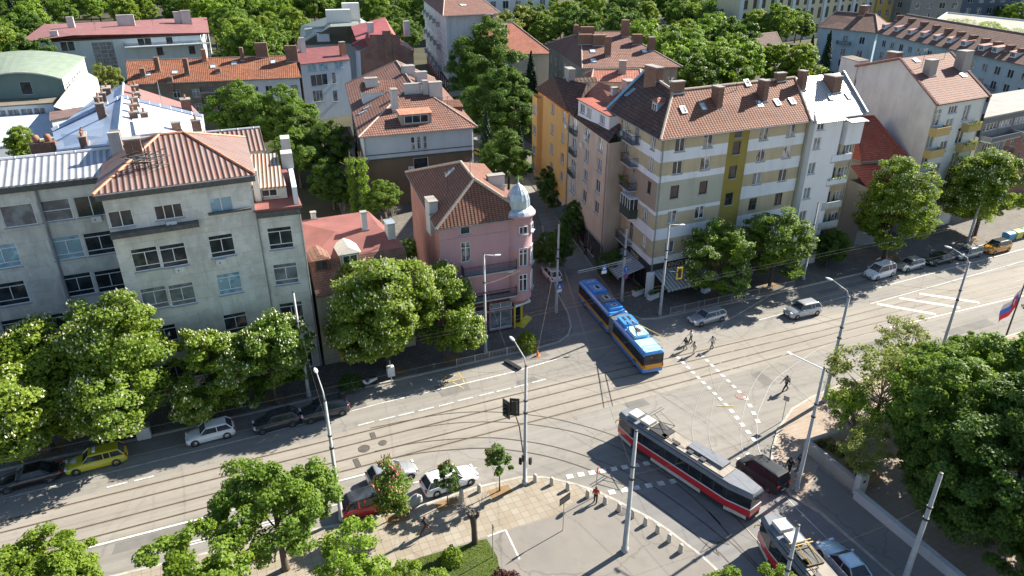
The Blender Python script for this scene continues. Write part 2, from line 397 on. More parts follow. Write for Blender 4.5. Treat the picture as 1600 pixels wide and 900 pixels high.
for y0, y1, y2 in ((52.65, 52.6, 51.9), (51.3, 51.25, 50.55), (49.5, 49.45, 49.3), (48.1, 48.05, 47.9)):
    strip(gv, [(-120, y0), (-30, y0 - 0.1), (0, y0 - 0.05), (30, y1), (60, y2 if y0 > 50 else y1), (120, y2), (320, y2)], 0.25, 0.007)
struct(gv.build('rail_groove', groundmat('rail_groove_sett', (0.21, 0.175, 0.14), (0.28, 0.245, 0.20), 0.5, 8, 0.5)))
for y0, y1, y2 in ((52.65, 52.6, 51.9), (51.3, 51.25, 50.55), (49.5, 49.45, 49.3), (48.1, 48.05, 47.9)):
    strip(rl, [(-120, y0), (-30, y0 - 0.1), (0, y0 - 0.05), (30, y1), (60, y2 if y0 > 50 else y1), (120, y2), (320, y2)], 0.13, 0.010)
def smooth_pts(p, n=6):
    P = [Vector((a[0], a[1])) for a in p]; P = [P[0] * 2 - P[1]] + P + [P[-1] * 2 - P[-2]]; out = []
    for i in range(1, len(P) - 2):
        for k in range(n):
            t = k / n; a, b, c, d = P[i - 1:i + 3]
            out.append(0.5 * ((2 * b) + (c - a) * t + (2 * a - 5 * b + 4 * c - d) * t * t + (3 * b - a - 3 * c + d) * t ** 3))
    out.append(P[-2]); return [(v.x, v.y) for v in out]
TR1 = [(8.5, 52.9), (14, 52.5), (17.5, 51.7), (20.6, 50.3), (23.8, 48.2), (26.3, 45.8), (28.5, 43.0), (30.2, 39.5), (31.4, 35.5), (31.8, 31), (31.7, 26), (31.6, 10), (31.6, -40)]
def offs(pts, d): return inset(smooth_pts(pts), d)
C4 = [(8.0, 48.1), (11.9, 47.75), (16.6, 46.4), (19.3, 44.9), (21.9, 42.8), (24.4, 39.8), (26.2, 36.7), (27.4, 32.9), (28.2, 28.8), (28.6, 22), (28.6, -40)]
strip(rl, smooth_pts(C4), 0.10, 0.018)
strip(rl, offs(C4, 1.44), 0.10, 0.018)
strip(rl, smooth_pts([(11.5, 51.3), (15, 50.8), (18.0, 49.85), (21.2, 48.3), (24.7, 45.7), (27.0, 43.0), (28.7, 39.5), (29.9, 35.5), (30.3, 31), (30.2, 26), (30.1, -40)]), 0.10, 0.014)
strip(rl, smooth_pts(TR1), 0.10, 0.014)
struct(rl.build('rail', m_rail))
rb = MB()
strip(rb, smooth_pts([(60, 52.1), (54, 52.3), (48.2, 51.2), (43.6, 48.8), (40.0, 46.2), (37.2, 43.6), (34.6, 40.4), (32.9, 36), (31.9, 30.5), (31.75, 26)]), 0.06, 0.022)
strip(rb, smooth_pts([(60, 50.6), (54, 50.8), (49, 49.9), (44.9, 48.0), (41.1, 45.4), (38.2, 42.5), (35.8, 39.6), (34.2, 35.5), (33.3, 30.5), (33.2, 26)]), 0.06, 0.022)
strip(rb, smooth_pts([(62, 49.4), (55, 48.9), (48.4, 46.8), (45.0, 44.8), (42.4, 42.7), (39.7, 40.1), (37.4, 37.0), (36.0, 33), (35.2, 28), (35.1, 20)]), 0.06, 0.022)
strip(rb, smooth_pts([(64, 47.9), (57.5, 47.8), (52.9, 46.6), (47.6, 44.7), (44.9, 42.9), (42.1, 40.7), (40.2, 38.5), (38.7, 36.4), (37.2, 32.5), (36.7, 28), (36.6, 20)]), 0.07, 0.022)
struct(rb.build('rail_worn_bright', m_rail2))
# markings
mk = MB(); MZ = 0.026
def line(p, q, w=0.14): strip(mk, [p, q], w, MZ)
def pl2(a, b): return (W(*a).x, W(*a).y), (W(*b).x, W(*b).y)
line(*pl2((600, 629), (800, 582)), 0.16); line(*pl2((800, 582), (888, 556)), 0.14)
line(*pl2((15, 777), (400, 682)), 0.10); line(*pl2((400, 682), (600, 629)), 0.10)
line(*pl2((137, 856), (345, 802.5)), 0.2); line(*pl2((345, 802.5), (517, 755)), 0.2); line(*pl2((517, 755), (575, 740)), 0.18)
line(*pl2((-60, 908), (137, 856)), 0.2)
for d in (0, 4): line(*pl2((250, 860 + d), (495, 796 + d)), 0.13)
line(*pl2((495, 797), (657, 752)), 0.13); line(*pl2((657, 752), (745, 731)), 0.12)
line(*pl2((1390, 512), (1600, 462)), 0.16); line(*pl2((1600, 462), (1750, 425)), 0.16)
line(*pl2((1180, 502), (1330, 461)), 0.10); line(*pl2((1372, 450), (1600, 389)), 0.12); line(*pl2((1360, 475), (1600, 408)), 0.10)
for x, y in ((572, 662), (605, 654), (635, 647), (666, 639.5), (697.5, 632), (727, 624), (760, 616), (787, 609.5), (814, 603), (842, 595.5), (183, 758), (225, 748)):
    c = W(x, y); line((c.x - 0.75, c.y), (c.x + 0.75, c.y + 0.02), 0.14)
def dashes(p, q, n, s=0.5, ln=0.42):
    p = Vector((p[0], p[1])); q = Vector((q[0], q[1])); d = (q - p).normalized()
    for i in range(n):
        c = p + (q - p) * (i / (n - 1)); line(tuple(c - d * ln), tuple(c + d * ln), s)
dashes((41.15, 52.0), (40.45, 43.2), 10, 0.34, 0.24); dashes((43.75, 51.4), (43.0, 44.4), 8, 0.34, 0.24)
dashes((40.3, 42.2), (39.4, 38.0), 5, 0.4, 0.27); dashes((42.9, 43.3), (41.5, 40), 4, 0.4, 0.27)
dashes((22.2, 40.1), (28.9, 39.0), 8, 0.5, 0.28); dashes((23.4, 37.3), (29.7, 36.3), 7, 0.5, 0.28)
for a, b in (((1370, 475), (1462, 491.5)), ((1405, 466), (1500, 481)), ((1436, 459), (1530, 473))):
    p, q = pl2(a, b); line(p, q, 0.55)
line(*pl2((742, 838), (790, 829)), 0.12); line(*pl2((790, 829), (813, 872)), 0.12)
for f, dz in ((mk, 0),):
    pass
mko = struct(mk.build('road_marking', m_mark))
# parking bay line lies on the raised asphalt
pk = MB(); p1, p2, p3 = [W(a, b, KZ) for a, b in ((762, 838), (790, 828), (812, 874))]
strip(pk, [(p1.x, p1.y), (p2.x, p2.y)], 0.13, KZ + 0.012); strip(pk, [(p2.x, p2.y), (p3.x, p3.y)], 0.13, KZ + 0.012)
struct(pk.build('parking_bay_marking', m_mark))
ym = MB()
for a, b in (((685, 584), (725, 607)), ((682, 590), (715, 586)), ((715, 580), (726, 598)), ((700, 585), (693, 608)), ((725, 590), (690, 600))):
    p, q = pl2(a, b); strip(ym, [p, q], 0.12, 0.012)
strip(ym, [tuple(pl2((1120, 634.5), (1147, 635))[0]), tuple(pl2((1120, 634.5), (1147, 635))[1])], 0.13, 0.034)
struct(ym.build('yellow_road_marking', m_yellow_mark))
m_iron = simple('cast_iron', (0.09, 0.08, 0.07), 0.6, 0.3, 6)
m_patch = simple('asphalt_patch', (0.12, 0.115, 0.11), 0.9, 0.2, 3)
for i, (x, y, z, r, lab) in enumerate(((569, 701, 0, 0.5, 'larger round iron manhole cover between the tram tracks'), (598, 692, 0, 0.36, 'smaller round manhole cover next to the larger one between the tracks'), (1158, 619, 0, 0.55, 'reddish round manhole cover beside the crosswalk dashes'), (971, 799, KZ, 0.45, 'dark round manhole cover by the bollards at the tall pole'))):
    c = W(x, y, z); mb = MB(); mb.lathe([(0.001, 0.010), (r * 0.72, 0.010), (r * 0.74, 0.006), (r * 0.8, 0.006), (r * 0.82, 0.012), (r, 0.012), (r + 0.03, 0.0)], n=24)
    o = mb.build('manhole_cover', m_iron if i != 2 else simple('reddish_iron', (0.22, 0.15, 0.13), 0.8)); o.location = (c.x, c.y, z + 0.014); tag(o, lab, 'manhole cover')
gr = MB()
for a, b in (((581, 676), (585, 686)), ((555, 717), (561, 730))):
    p, q = pl2(a, b); strip(gr, [p, q], 0.45, 0.028)
tag(gr.build('drain_grate', m_iron), 'dark rectangular drain gratings across the tram rails', 'grating', None, 'structure')
# tree pits (bare soil squares in the paving)
m_soil = groundmat('tree_pit_soil', (0.22, 0.14, 0.07), (0.30, 0.20, 0.10), 1.0, 8, 0.4)
tp = MB()
for x, y in ((7.9, 41.0), (11.9, 40.9), (16.2, 40.6)): tp.sheet([(x - 0.9, y - 0.55), (x + 0.9, y - 0.55), (x + 0.9, y + 0.5), (x - 0.9, y + 0.5)], KZ + 0.006)
for x, y in ((-17.5, 60.7), (-11.8, 60.9), (-5, 60.9), (1, 60.8), (13, 61), (19, 60.9), (53, 61.8), (62, 61.8), (84, 62.4), (100, 62.4)): tp.sheet([(x - 0.9, y - 0.7), (x + 0.9, y - 0.7), (x + 0.9, y + 0.7), (x - 0.9, y + 0.7)], KZ + 0.006)
struct(tp.build('tree_pit', m_soil))
# yellow painted patch of pavement at the tower entrance
yp = MB(); yp.sheet([tuple(W(x, y, KZ).xy) for x, y in ((802, 508), (818, 513), (832, 497), (823, 492), (812, 500))], KZ + 0.008)
struct(yp.build('yellow_pavement_paint', simple('bright_yellow_paint', (0.62, 0.50, 0.03), 0.7, 0.15, 2)))
# grass blades of the lawn
rng = np.random.default_rng(5)
def scatter_in(poly, n):
    xs = [p[0] for p in poly]; ys = [p[1] for p in poly]; out = []
    while len(out) < n:
        x, y = rng.uniform(min(xs), max(xs)), rng.uniform(min(ys), max(ys)); ins = False
        for i in range(len(poly)):
            x1, y1 = poly[i]; x2, y2 = poly[(i + 1) % len(poly)]
            if (y1 > y) != (y2 > y) and x < (x2 - x1) * (y - y1) / (y2 - y1) + x1: ins = not ins
        if ins: out.append((x, y))
    return out
m_grass = leafmat('grass_blades', (0.17, 0.29, 0.03), warm=(1.7, 1.2, 0.6))
gm = MB()
for x, y in scatter_in(lawn_poly, 9000):
    a = rng.uniform(0, 6.28); h = rng.uniform(0.05, 0.13); dx, dy = math.cos(a) * 0.03, math.sin(a) * 0.03
    gm.face([(x - dx, y - dy, KZ + 0.01), (x + dx, y + dy, KZ + 0.01), (x + dy * 1.5, y - dx * 1.5, KZ + h)])
tag(gm.build('grass', m_grass), None, None, None, 'stuff')
# ================================================================ building kit
m_white = simple('window_frame_white', (0.72, 0.74, 0.76), 0.45, 0.06, 3)
m_brownfr = simple('window_frame_brown', (0.12, 0.06, 0.04), 0.6, 0.15, 3)
m_greyfr = simple('window_frame_grey', (0.32, 0.33, 0.34), 0.6, 0.15, 3)
m_sill = simple('sill_concrete', (0.33, 0.34, 0.35), 0.8, 0.15, 3)
g_dark = glass('glass_dark', (0.022, 0.026, 0.03)); g_cur = glass('glass_curtain', (0.03, 0.035, 0.04), (0.30, 0.29, 0.27))
g_blind = glass('glass_blind', (0.04, 0.045, 0.05), (0.48, 0.46, 0.42)); g_blue = glass('glass_blue', (0.16, 0.28, 0.34), (0.26, 0.38, 0.44), 0.25); g_grey = glass('glass_grey', (0.10, 0.11, 0.12), None, 0.3)
m_metal = simple('zinc_metal', (0.40, 0.42, 0.44), 0.45, 0.12, 2, metal=0.4)
m_pipe = simple('drainpipe_grey', (0.22, 0.22, 0.22), 0.6, 0.2, 2)
m_darkm = simple('dark_metal', (0.03, 0.03, 0.032), 0.55, 0.2, 3)
m_acw = simple('white_enamel', (0.62, 0.62, 0.60), 0.5, 0.1, 3)
m_ridge = simple('ridge_tile_mortar', (0.42, 0.34, 0.28), 0.85, 0.3, 5)
m_lead = simple('flashing_grey', (0.30, 0.33, 0.36), 0.5, 0.2, 2, metal=0.3)
m_chim = bricks('chimney_brick', (0.17, 0.085, 0.06), (0.26, 0.14, 0.10), (0.20, 0.17, 0.14), 0.26, 0.085, 0.012, 0.6)
m_chim2 = bricks('chimney_brick_red', (0.33, 0.12, 0.06), (0.42, 0.18, 0.10), (0.30, 0.24, 0.2), 0.26, 0.085, 0.012, 0.4)
m_chpl = plaster('chimney_render_grey', (0.36, 0.34, 0.32), 0.2, 0.6)
m_chwh = plaster('chimney_render_white', (0.55, 0.55, 0.54), 0.15, 0.5)
m_conc = plaster('concrete_cap', (0.36, 0.34, 0.32), 0.2, 0.5)
WIN_CACHE = {}
KINDS = {'double': ([0.5], []), 'single': ([], []), 'triple': ([1 / 3, 2 / 3], []), 'T': ([0.5], [0.70]), 'grey': ([0.5], [0.22, 0.80]), 'quad': ([0.25, 0.5, 0.75], []), 'six': ([1 / 6, 2 / 6, .5, 4 / 6, 5 / 6], []), 'grid': ([1 / 3, 2 / 3], [i / 10 for i in range(1, 10)]), 'top': ([], [0.5]), 'two': ([0.42], [0.5])}
def window_meshes(w, h, kind, fr, gl):
    key = (round(w, 2), round(h, 2), kind, fr.name, gl.name)
    if key in WIN_CACHE: return WIN_CACHE[key]
    vx, hz = KINDS[kind]; t = 0.16 if kind == 'grid' else 0.062 if w > 0.7 else 0.045; f = MB(); y0, y1 = 0.07, 0.15
    f.box(-w / 2, -w / 2 + t, y0, y1, 0, h); f.box(w / 2 - t, w / 2, y0, y1, 0, h)
    f.box(-w / 2 + t, w / 2 - t, y0, y1, 0, t); f.box(-w / 2 + t, w / 2 - t, y0, y1, h - t, h)
    top = max(hz) if (hz and kind in ('grey',)) else 1.0
    for a in vx:
        z0 = h * min(hz) + t / 2 if kind == 'grey' else t
        z1 = h * max(hz) - t / 2 if kind == 'grey' else (h * hz[0] if kind == 'T' and False else h - t)
        f.box(-w / 2 + w * a - t * 0.55, -w / 2 + w * a + t * 0.55, y0 + 0.003, y1 - 0.003, z0, z1)
    for a in hz: f.box(-w / 2 + t, w / 2 - t, y0 + 0.006, y1 - 0.006, h * a - t / 2, h * a + t / 2)
    p = MB(); p.face([(-w / 2, 0.13, 0), (w / 2, 0.13, 0), (w / 2, 0.13, h), (-w / 2, 0.13, h)])
    s = MB(); s.box(-w / 2 - 0.08, w / 2 + 0.08, -0.14, 0.06, -0.07, -0.004)
    def mk(mb, nm, mt):
        o = mb.build(nm, mt); me = o.data; bpy.data.objects.remove(o); return me
    r = (mk(f, 'window', fr), mk(p, 'pane', gl), mk(s, 'sill', m_sill)); WIN_CACHE[key] = r; return r
def mesh_of(mb, nm, mt, smooth=False):
    o = mb.build(nm, mt, None, smooth); me = o.data; bpy.data.objects.remove(o); return me
def ac_meshes():
    b = MB(); b.box(-0.42, 0.42, -0.38, -0.06, 0, 0.58, m_acw)
    for s in (-0.3, 0.3): b.box(s - 0.02, s + 0.02, -0.36, 0.0, -0.05, -0.003, m_darkm)
    f = MB(); f.lathe([(0.001, 0), (0.07, 0.0), (0.075, -0.01), (0.22, -0.012), (0.225, 0.0)], n=14, mat=m_darkm)
    m2 = Matrix.Translation((-0.12, -0.385, 0.29)) @ Matrix.Rotation(R(90), 4, 'X'); f.v = [tuple(m2 @ Vector(v)) for v in f.v]
    return mesh_of(b, 'air_conditioner', m_acw), mesh_of(f, 'fan', m_darkm)
AC = ac_meshes()
class Bld:
    """poly: ccw footprint corners (photo pixels at eave level ze, or world xy given as ('w',x,y)); local x axis runs along edge `base`"""
    def __init__(s, name, label, cat, ze, poly, base=0, group=None, world=False, zb=0.0):
        pts = []
        for p in poly:
            if p is None: pts.append(None)
            elif world: pts.append(Vector((p[0], p[1])))
            else: pts.append(W(p[0], p[1], ze).xy)
        if pts[-1] is None: pts[-1] = pts[0] + pts[-2] - pts[1]   # parallelogram: BL, FL, FR, None
        a, b = pts[base], pts[(base + 1) % len(pts)]
        s.rz = math.atan2(b.y - a.y, b.x - a.x); s.o = Vector((a.x, a.y, 0)); s.ze = ze; s.n = len(pts)
        s.root = empty(name, s.o, s.rz, label, cat, group)
        s.M = Matrix.Translation(s.o) @ Matrix.Rotation(s.rz, 4, 'Z'); s.Mi = s.M.inverted()
        s.p = [(s.Mi @ Vector((q.x, q.y, 0))).xy for q in pts]; s.wins = [[] for _ in pts]; s.tris = []; s.extra = []; s.zb = zb; s.tops = None
    def edge(s, i):
        a, b = s.p[i], s.p[(i + 1) % s.n]; d = (b - a); L = d.length; d = d / L
        return a, d, Vector((d.y, -d.x)), L
    def lray(s, px, py):
        o = s.Mi @ ORG; d = s.Mi.to_3x3() @ ray(px, py); return o, d
    def hit(s, i, px, py, out=0.0):
        a, d, n, L = s.edge(i); o, r = s.lray(px, py)
        a2 = a + n * out; t = ((a2 - o.xy).dot(n)) / (r.xy.dot(n)); q = o + r * t
        return (q.xy - a).dot(d), q.z
    def roofhit(s, px, py):
        o, d = s.lray(px, py); best = None
        for t in s.tris:
            h = intersect_ray_tri(t[0], t[1], t[2], d, o, True)
            if h and (h - o).dot(d) > 0 and (best is None or (h - o).length < (best[0] - o).length):
                nn = (t[1] - t[0]).cross(t[2] - t[0]).normalized(); nn = nn if nn.z > 0 else -nn; best = (h, nn)
        return best
    def win(s, i, px, py, w, h, kind='double', fr=None, gl=None, sill=True):
        u, z = s.hit(i, px, py); s.winuz(i, u, z - h / 2, w, h, kind, fr, gl, sill)
    def winuz(s, i, u, z, w, h, kind='double', fr=None, gl=None, sill=True):
        L = s.edge(i)[3]
        if u - w / 2 < 0.12 or u + w / 2 > L - 0.12 or z < 0.1: return
        if z + h > s.ze - 0.08:
            if z + h > s.ze + 1.1: return
            z = s.ze - 0.1 - h
        for (u2, z2, w2, h2, *_) in s.wins[i]:
            if abs(u - u2) < (w + w2) / 2 + 0.08 and z < z2 + h2 + 0.12 and z + h > z2 - 0.12: return
        s.wins[i].append((u, z, w, h, kind, fr or m_white, gl, sill))
    def grid(s, i, us, zs, w, h, kind='double', fr=None, gl=None, skip=()):
        for a, u in enumerate(us):
            for b, z in enumerate(zs):
                if (a, b) not in skip: s.winuz(i, u, z, w, h, kind, fr, gl)
    def walls(s, mat, bands=None, edges=None, rnd=1, name='wall'):
        """bands: {edge: [(z0,z1,mat,(u0,u1)?)...]} coloured horizontal bands of the same wall"""
        rg = random.Random(rnd); mb = MB(); mb.mi(mat)
        for i in range(s.n):
            if edges is not None and i not in edges: continue
            a, d, n, L = s.edge(i); bs = (bands or {}).get(i, []); ws = s.wins[i]
            us = {0.0, L}; zs = {s.zb, s.ze}
            for u, z, w, h, *_ in ws: us |= {u - w / 2, u + w / 2}; zs |= {z, z + h}
            for bnd in bs:
                zs |= {max(s.zb, bnd[0]), min(bnd[1], s.ze)}
                if len(bnd) > 3: us |= {max(0, bnd[3][0]), min(L, bnd[3][1])}
            us = sorted(us); zs = sorted(zs)
            def pt(u, z, dep=0.0): q = a + d * u - n * dep; return (q.x, q.y, z)
            for iu in range(len(us) - 1):
                if us[iu + 1] - us[iu] < 1e-4: continue
                uc = (us[iu] + us[iu + 1]) / 2
                for iz in range(len(zs) - 1):
                    if zs[iz + 1] - zs[iz] < 1e-4: continue
                    zc = (zs[iz] + zs[iz + 1]) / 2
                    if any(abs(uc - u) < w / 2 and z < zc < z + h for u, z, w, h, *_ in ws): continue
                    mt = mat
                    for bnd in bs:
                        if bnd[0] <= zc <= bnd[1] and (len(bnd) < 4 or bnd[3][0] <= uc <= bnd[3][1]): mt = bnd[2]
                    mb.face([pt(us[iu], zs[iz]), pt(us[iu + 1], zs[iz]), pt(us[iu + 1], zs[iz + 1]), pt(us[iu], zs[iz + 1])], mt)
            ang = math.atan2(d.y, d.x)
            for u, z, w, h, kind, fr, gl, sill in ws:
                u0, u1, D = u - w / 2, u + w / 2, 0.16
                mb.face([pt(u0, z), pt(u0, z + h), pt(u0, z + h, D), pt(u0, z, D)], mat)
                mb.face([pt(u1, z + h), pt(u1, z), pt(u1, z, D), pt(u1, z + h, D)], mat)
                mb.face([pt(u0, z + h), pt(u1, z + h), pt(u1, z + h, D), pt(u0, z + h, D)], mat)
                mb.face([pt(u1, z), pt(u0, z), pt(u0, z, D), pt(u1, z, D)], mat)
                if kind == 'void': continue
                g = gl or rg.choice((g_dark, g_dark, g_dark, g_cur, g_cur, g_blind, g_grey))
                fm, pm, sm = window_meshes(w, h, kind, fr, g); q = a + d * u
                f = link('window', fm, s.root, (q.x, q.y, z), ang); link('pane', pm, f)
                if sill: link('sill', sm, f)
        for q in s.extra: mb.face(q, mat)
        s.wall = mb.build(name, mat, s.root)
        return s.wall
    def slab(s, verts, faces, mat, name='roof', th=0.16, parent=None):
        """pitched surfaces with a real thickness; faces ccw seen from above"""
        mb = MB(); V = [Vector(v) for v in verts]; from collections import Counter
        ec = Counter(); 
        for f in faces:
            mb.face([V[i] for i in f]); mb.face([V[i] - Vector((0, 0, th)) for i in reversed(f)])
            for k in range(len(f)): ec[(f[k], f[(k + 1) % len(f)])] += 1
            for k in range(1, len(f) - 1): s.tris.append((V[f[0]], V[f[k]], V[f[k + 1]]))
        for (a, b) in ec:
            if (b, a) not in ec: mb.face([V[a] - Vector((0, 0, th)), V[b] - Vector((0, 0, th)), V[b], V[a]])
        s.last = mb.build(name, mat, parent or s.root); return s.last
    def corner(s, u, v, z=None):
        """bilinear point on the 4-corner footprint BL,FL,FR,BR: u along the front, v towards the back"""
        BL, FL, FR, BR = s.p[:4]; f = FL + (FR - FL) * u; b = BL + (BR - BL) * u; q = f + (b - f) * v
        return Vector((q.x, q.y, s.ze if z is None else z))
    def hip(s, rise, mat, ul=0.2, ur=0.8, v=0.5, o=0.5, axis='x', ridge=True, th=0.16, z0=None, rmat=None):
        BL, FL, FR, BR = [Vector((q.x, q.y, 0)) for q in s.p[:4]]; z = (s.ze if z0 is None else z0) + 0.02 + th
        x = (FR - FL).normalized(); y = (BL - FL).normalized()
        e = [FL - x * o - y * o, FR + x * o - y * o, BR + x * o + y * o, BL - x * o + y * o]
        e = [Vector((q.x, q.y, z)) for q in e]
        def bl(a, b): f = e[0] + (e[1] - e[0]) * a; g = e[3] + (e[2] - e[3]) * a; return f + (g - f) * b
        if axis == 'x': r0, r1 = bl(ul, v), bl(ur, v)
        else: r0, r1 = bl(v, ul), bl(v, ur)
        r0.z = r1.z = z + rise
        V = e + [r0, r1]
        if axis == 'x': F = [(0, 1, 5, 4), (1, 2, 5), (2, 3, 4, 5), (3, 0, 4)]
        else: F = [(0, 1, 4), (1, 2, 5, 4), (2, 3, 5), (3, 0, 4, 5)]
        gl = (ul <= 0.001); gr = (ur >= 0.999)
        F2 = []
        for k, f in enumerate(F):
            if len(f) == 3:
                isl = (4 in f)
                if (isl and gl) or ((not isl) and gr):
                    # gable: wall triangle instead
                    i0, i1 = f[0], f[1]; rr = V[f[2]].copy()
                    base = {0: FL, 1: FR, 2: BR, 3: BL}; a, b = base[i0], base[i1]
                    mid = Vector((rr.x, rr.y, rr.z - th - 0.02)); 
                    dd = (b - a).normalized(); nn = Vector((dd.y, -dd.x, 0)); mid = mid - nn * o
                    s.extra.append([(a.x, a.y, s.ze), (b.x, b.y, s.ze), tuple(mid)]); continue
            F2.append(f)
        rf = s.slab(V, F2, mat, th=th); s.roof = rf; s.rv = V
        if ridge:
            rb = MB(); E = [(4, 5)]
            if axis == 'x':
                if not gl: E += [(0, 4), (3, 4)]
                if not gr: E += [(1, 5), (2, 5)]
            else:
                if not gl: E += [(0, 4), (1, 4)]
                if not gr: E += [(2, 5), (3, 5)]
            for a, b in E: rb.tube([V[a] + Vector((0, 0, 0.03)), V[b] + Vector((0, 0, 0.03))], 0.13, n=6)
            rb.build('ridge_cap', rmat or m_ridge, rf)
        g = MB()
        for a, b in ((0, 1), (1, 2), (2, 3), (3, 0)):
            g.tube([V[a] - Vector((0, 0, th * 0.7)), V[b] - Vector((0, 0, th * 0.7))], 0.07, n=6)
        g.build('gutter', m_pipe, rf)
        return rf
    def flat(s, mat, o=0.3, th=0.25, parapet=0.0, pmat=None, z0=None):
        c = sum((q for q in s.p), Vector((0, 0))) / s.n; z = s.ze if z0 is None else z0
        P = []
        for i in range(s.n):
            a0, d0, n0, _ = s.edge(i - 1); a1, d1, n1, _ = s.edge(i); P.append(s.p[i] + (n0 + n1) * o / max(0.3, (1 + n0.dot(n1))))
        mb = MB(); mb.prism([(q.x, q.y) for q in P], z + 0.004, z + th, mat); s.roof = mb.build('roof', mat, s.root)
        s.tris += [(Vector((P[0].x, P[0].y, z + th)), Vector((P[k].x, P[k].y, z + th)), Vector((P[k + 1].x, P[k + 1].y, z + th))) for k in range(1, s.n - 1)]
        if parapet:
            pb = MB()
            for i in range(s.n):
                a, b = P[i], P[(i + 1) % s.n]; d = (b - a).normalized(); n = Vector((d.y, -d.x)); q = [a, b, b - n * 0.25, a - n * 0.25]
                pb.prism([(v.x, v.y) for v in q], z + th + 0.003, z + th + parapet, pmat or mat)
            pb.build('parapet', pmat or mat, s.roof)
        return s.roof
    def chimney(s, px, py, w, d, h, mat=None, cap=True, pots=0, down=0.6):
        """px,py: foot of the chimney's visible face on the roof"""
        b = s.roofhit(px, py)
        if not b: print('no roof under chimney', s.root.name, px, py); return
        q = b[0]; mb = MB(); mat = mat or m_chim
        mb.box(-w / 2, w / 2, 0, d, -down - d, h, mat)
        c = mb.build('chimney', mat, s.roof); c.location = (q.x, q.y, q.z)
        if cap:
            cb = MB(); cb.box(-w / 2 - 0.07, w / 2 + 0.07, -0.07, d + 0.07, h + 0.003, h + 0.13); co = cb.build('chimney_cap', m_conc, c)
        fb = MB(); fb.box(-w / 2 - 0.12, w / 2 + 0.12, -0.12, -0.01, -0.02, 0.16); fb.build('flashing', m_lead, c)
        for k in range(pots):
            pb = MB(); x = -w / 2 + w * (k + 0.5) / pots; pb.lathe([(0.001, 0.0), (0.14, 0.0), (0.12, 0.35), (0.17, 0.4), (0.1, 0.52), (0.001, 0.56)], x, d / 2, 8)
            o = pb.build('chimney_pot', m_darkm if k % 2 else m_chim2, c); o.location = (0, 0, h + (0.13 if cap else 0.0))
    def on_roof(s, px, py):
        b = s.roofhit(px, py)
        if not b: print('miss', s.root.name, px, py); return None
        h, n = b; up = Vector((0, 0, 1)); x = up.cross(n)
        x = x.normalized() if x.length > 0.02 else Vector((1, 0, 0)); y = n.cross(x)
        return Matrix.Translation(h) @ Matrix(((x.x, y.x, n.x, 0), (x.y, y.y, n.y, 0), (x.z, y.z, n.z, 0), (0, 0, 0, 1)))
    def skylight(s, px, py, w=0.8, h=1.0, fr=None, gl=None):
        m = s.on_roof(px, py)
        if m is None: return
        f = MB(); t = 0.09; z0, z1 = -0.02, 0.14
        f.box(-w / 2, -w / 2 + t, -h / 2, h / 2, z0, z1); f.box(w / 2 - t, w / 2, -h / 2, h / 2, z0, z1)
        f.box(-w / 2 + t, w / 2 - t, -h / 2, -h / 2 + t, z0, z1); f.box(-w / 2 + t, w / 2 - t, h / 2 - t, h / 2, z0, z1)
        o = f.build('skylight', fr or m_metal, s.roof); o.matrix_local = m
        p = MB(); p.face([(-w / 2 + t, -h / 2 + t, 0.08), (w / 2 - t, -h / 2 + t, 0.08), (w / 2 - t, h / 2 - t, 0.08), (-w / 2 + t, h / 2 - t, 0.08)])
        q = p.build('skylight_pane', gl or g_sky, s.roof); q.matrix_local = m
    def ac(s, i, px, py):
        u, z = s.hit(i, px, py); a, d, n, L = s.edge(i); q = a + d * u
        o = link('air_conditioner', AC[0], s.root, (q.x, q.y, z - 0.3), math.atan2(d.y, d.x)); link('fan', AC[1], o)
    def balcony(s, i, px, py, w=2.6, dep=1.0, solid=None, rail=m_darkm, slab=None, h=1.0, plants=False):
        u, z = s.hit(i, px, py); s.balcony_uz(i, u, z, w, dep, solid, rail, slab, h, plants)
    def balcony_uz(s, i, u, z, w=2.6, dep=1.0, solid=None, rail=m_darkm, slab=None, h=1.0, plants=False):
        a, d, n, L = s.edge(i); q = a + d * u; ang = math.atan2(d.y, d.x)
        mb = MB(); mb.box(-w / 2, w / 2, -dep, -0.002, -0.16, 0); b = mb.build('balcony', slab or m_sill, s.root); b.location = (q.x, q.y, z); b.rotation_euler = (0, 0, ang)
        r = MB()
        if solid:
            r.box(-w / 2, w / 2, -dep, -dep + 0.1, 0.003, h, solid); r.box(-w / 2, -w / 2 + 0.1, -dep + 0.1, -0.003, 0.003, h, solid); r.box(w / 2 - 0.1, w / 2, -dep + 0.1, -0.003, 0.003, h, solid)
            r.build('parapet', solid, b)
        else:
            for (p0, p1) in (((-w / 2 + .03, -0.02), (-w / 2 + .03, -dep + .03)), ((-w / 2 + .03, -dep + .03), (w / 2 - .03, -dep + .03)), ((w / 2 - .03, -dep + .03), (w / 2 - .03, -0.02))):
                for zz in (0.08, h): r.tube([(p0[0], p0[1], zz), (p1[0], p1[1], zz)], 0.028, n=4)
                Lx = math.hypot(p1[0] - p0[0], p1[1] - p0[1]); k = max(2, int(Lx / 0.14))
                for j in range(k + 1):
                    x, y = p0[0] + (p1[0] - p0[0]) * j / k, p0[1] + (p1[1] - p0[1]) * j / k; r.tube([(x, y, 0), (x, y, h)], 0.02, n=4, cap=False)
            r.build('railing', rail, b)
        if plants:
            g = MB(); rg = np.random.default_rng(int(abs(u * 100) + abs(z * 10)))
            for k in range(160):
                x = rg.uniform(-w / 2, w / 2); y = -dep + rg.normal(0, 0.12); zz = h + rg.normal(0, 0.12); v = rg.normal(0, 1, (3, 3)) * 0.08
                g.face([(x + v[j][0], y + v[j][1], zz + v[j][2]) for j in range(3)])
            g.build('balcony_plants', m_leafy, b)
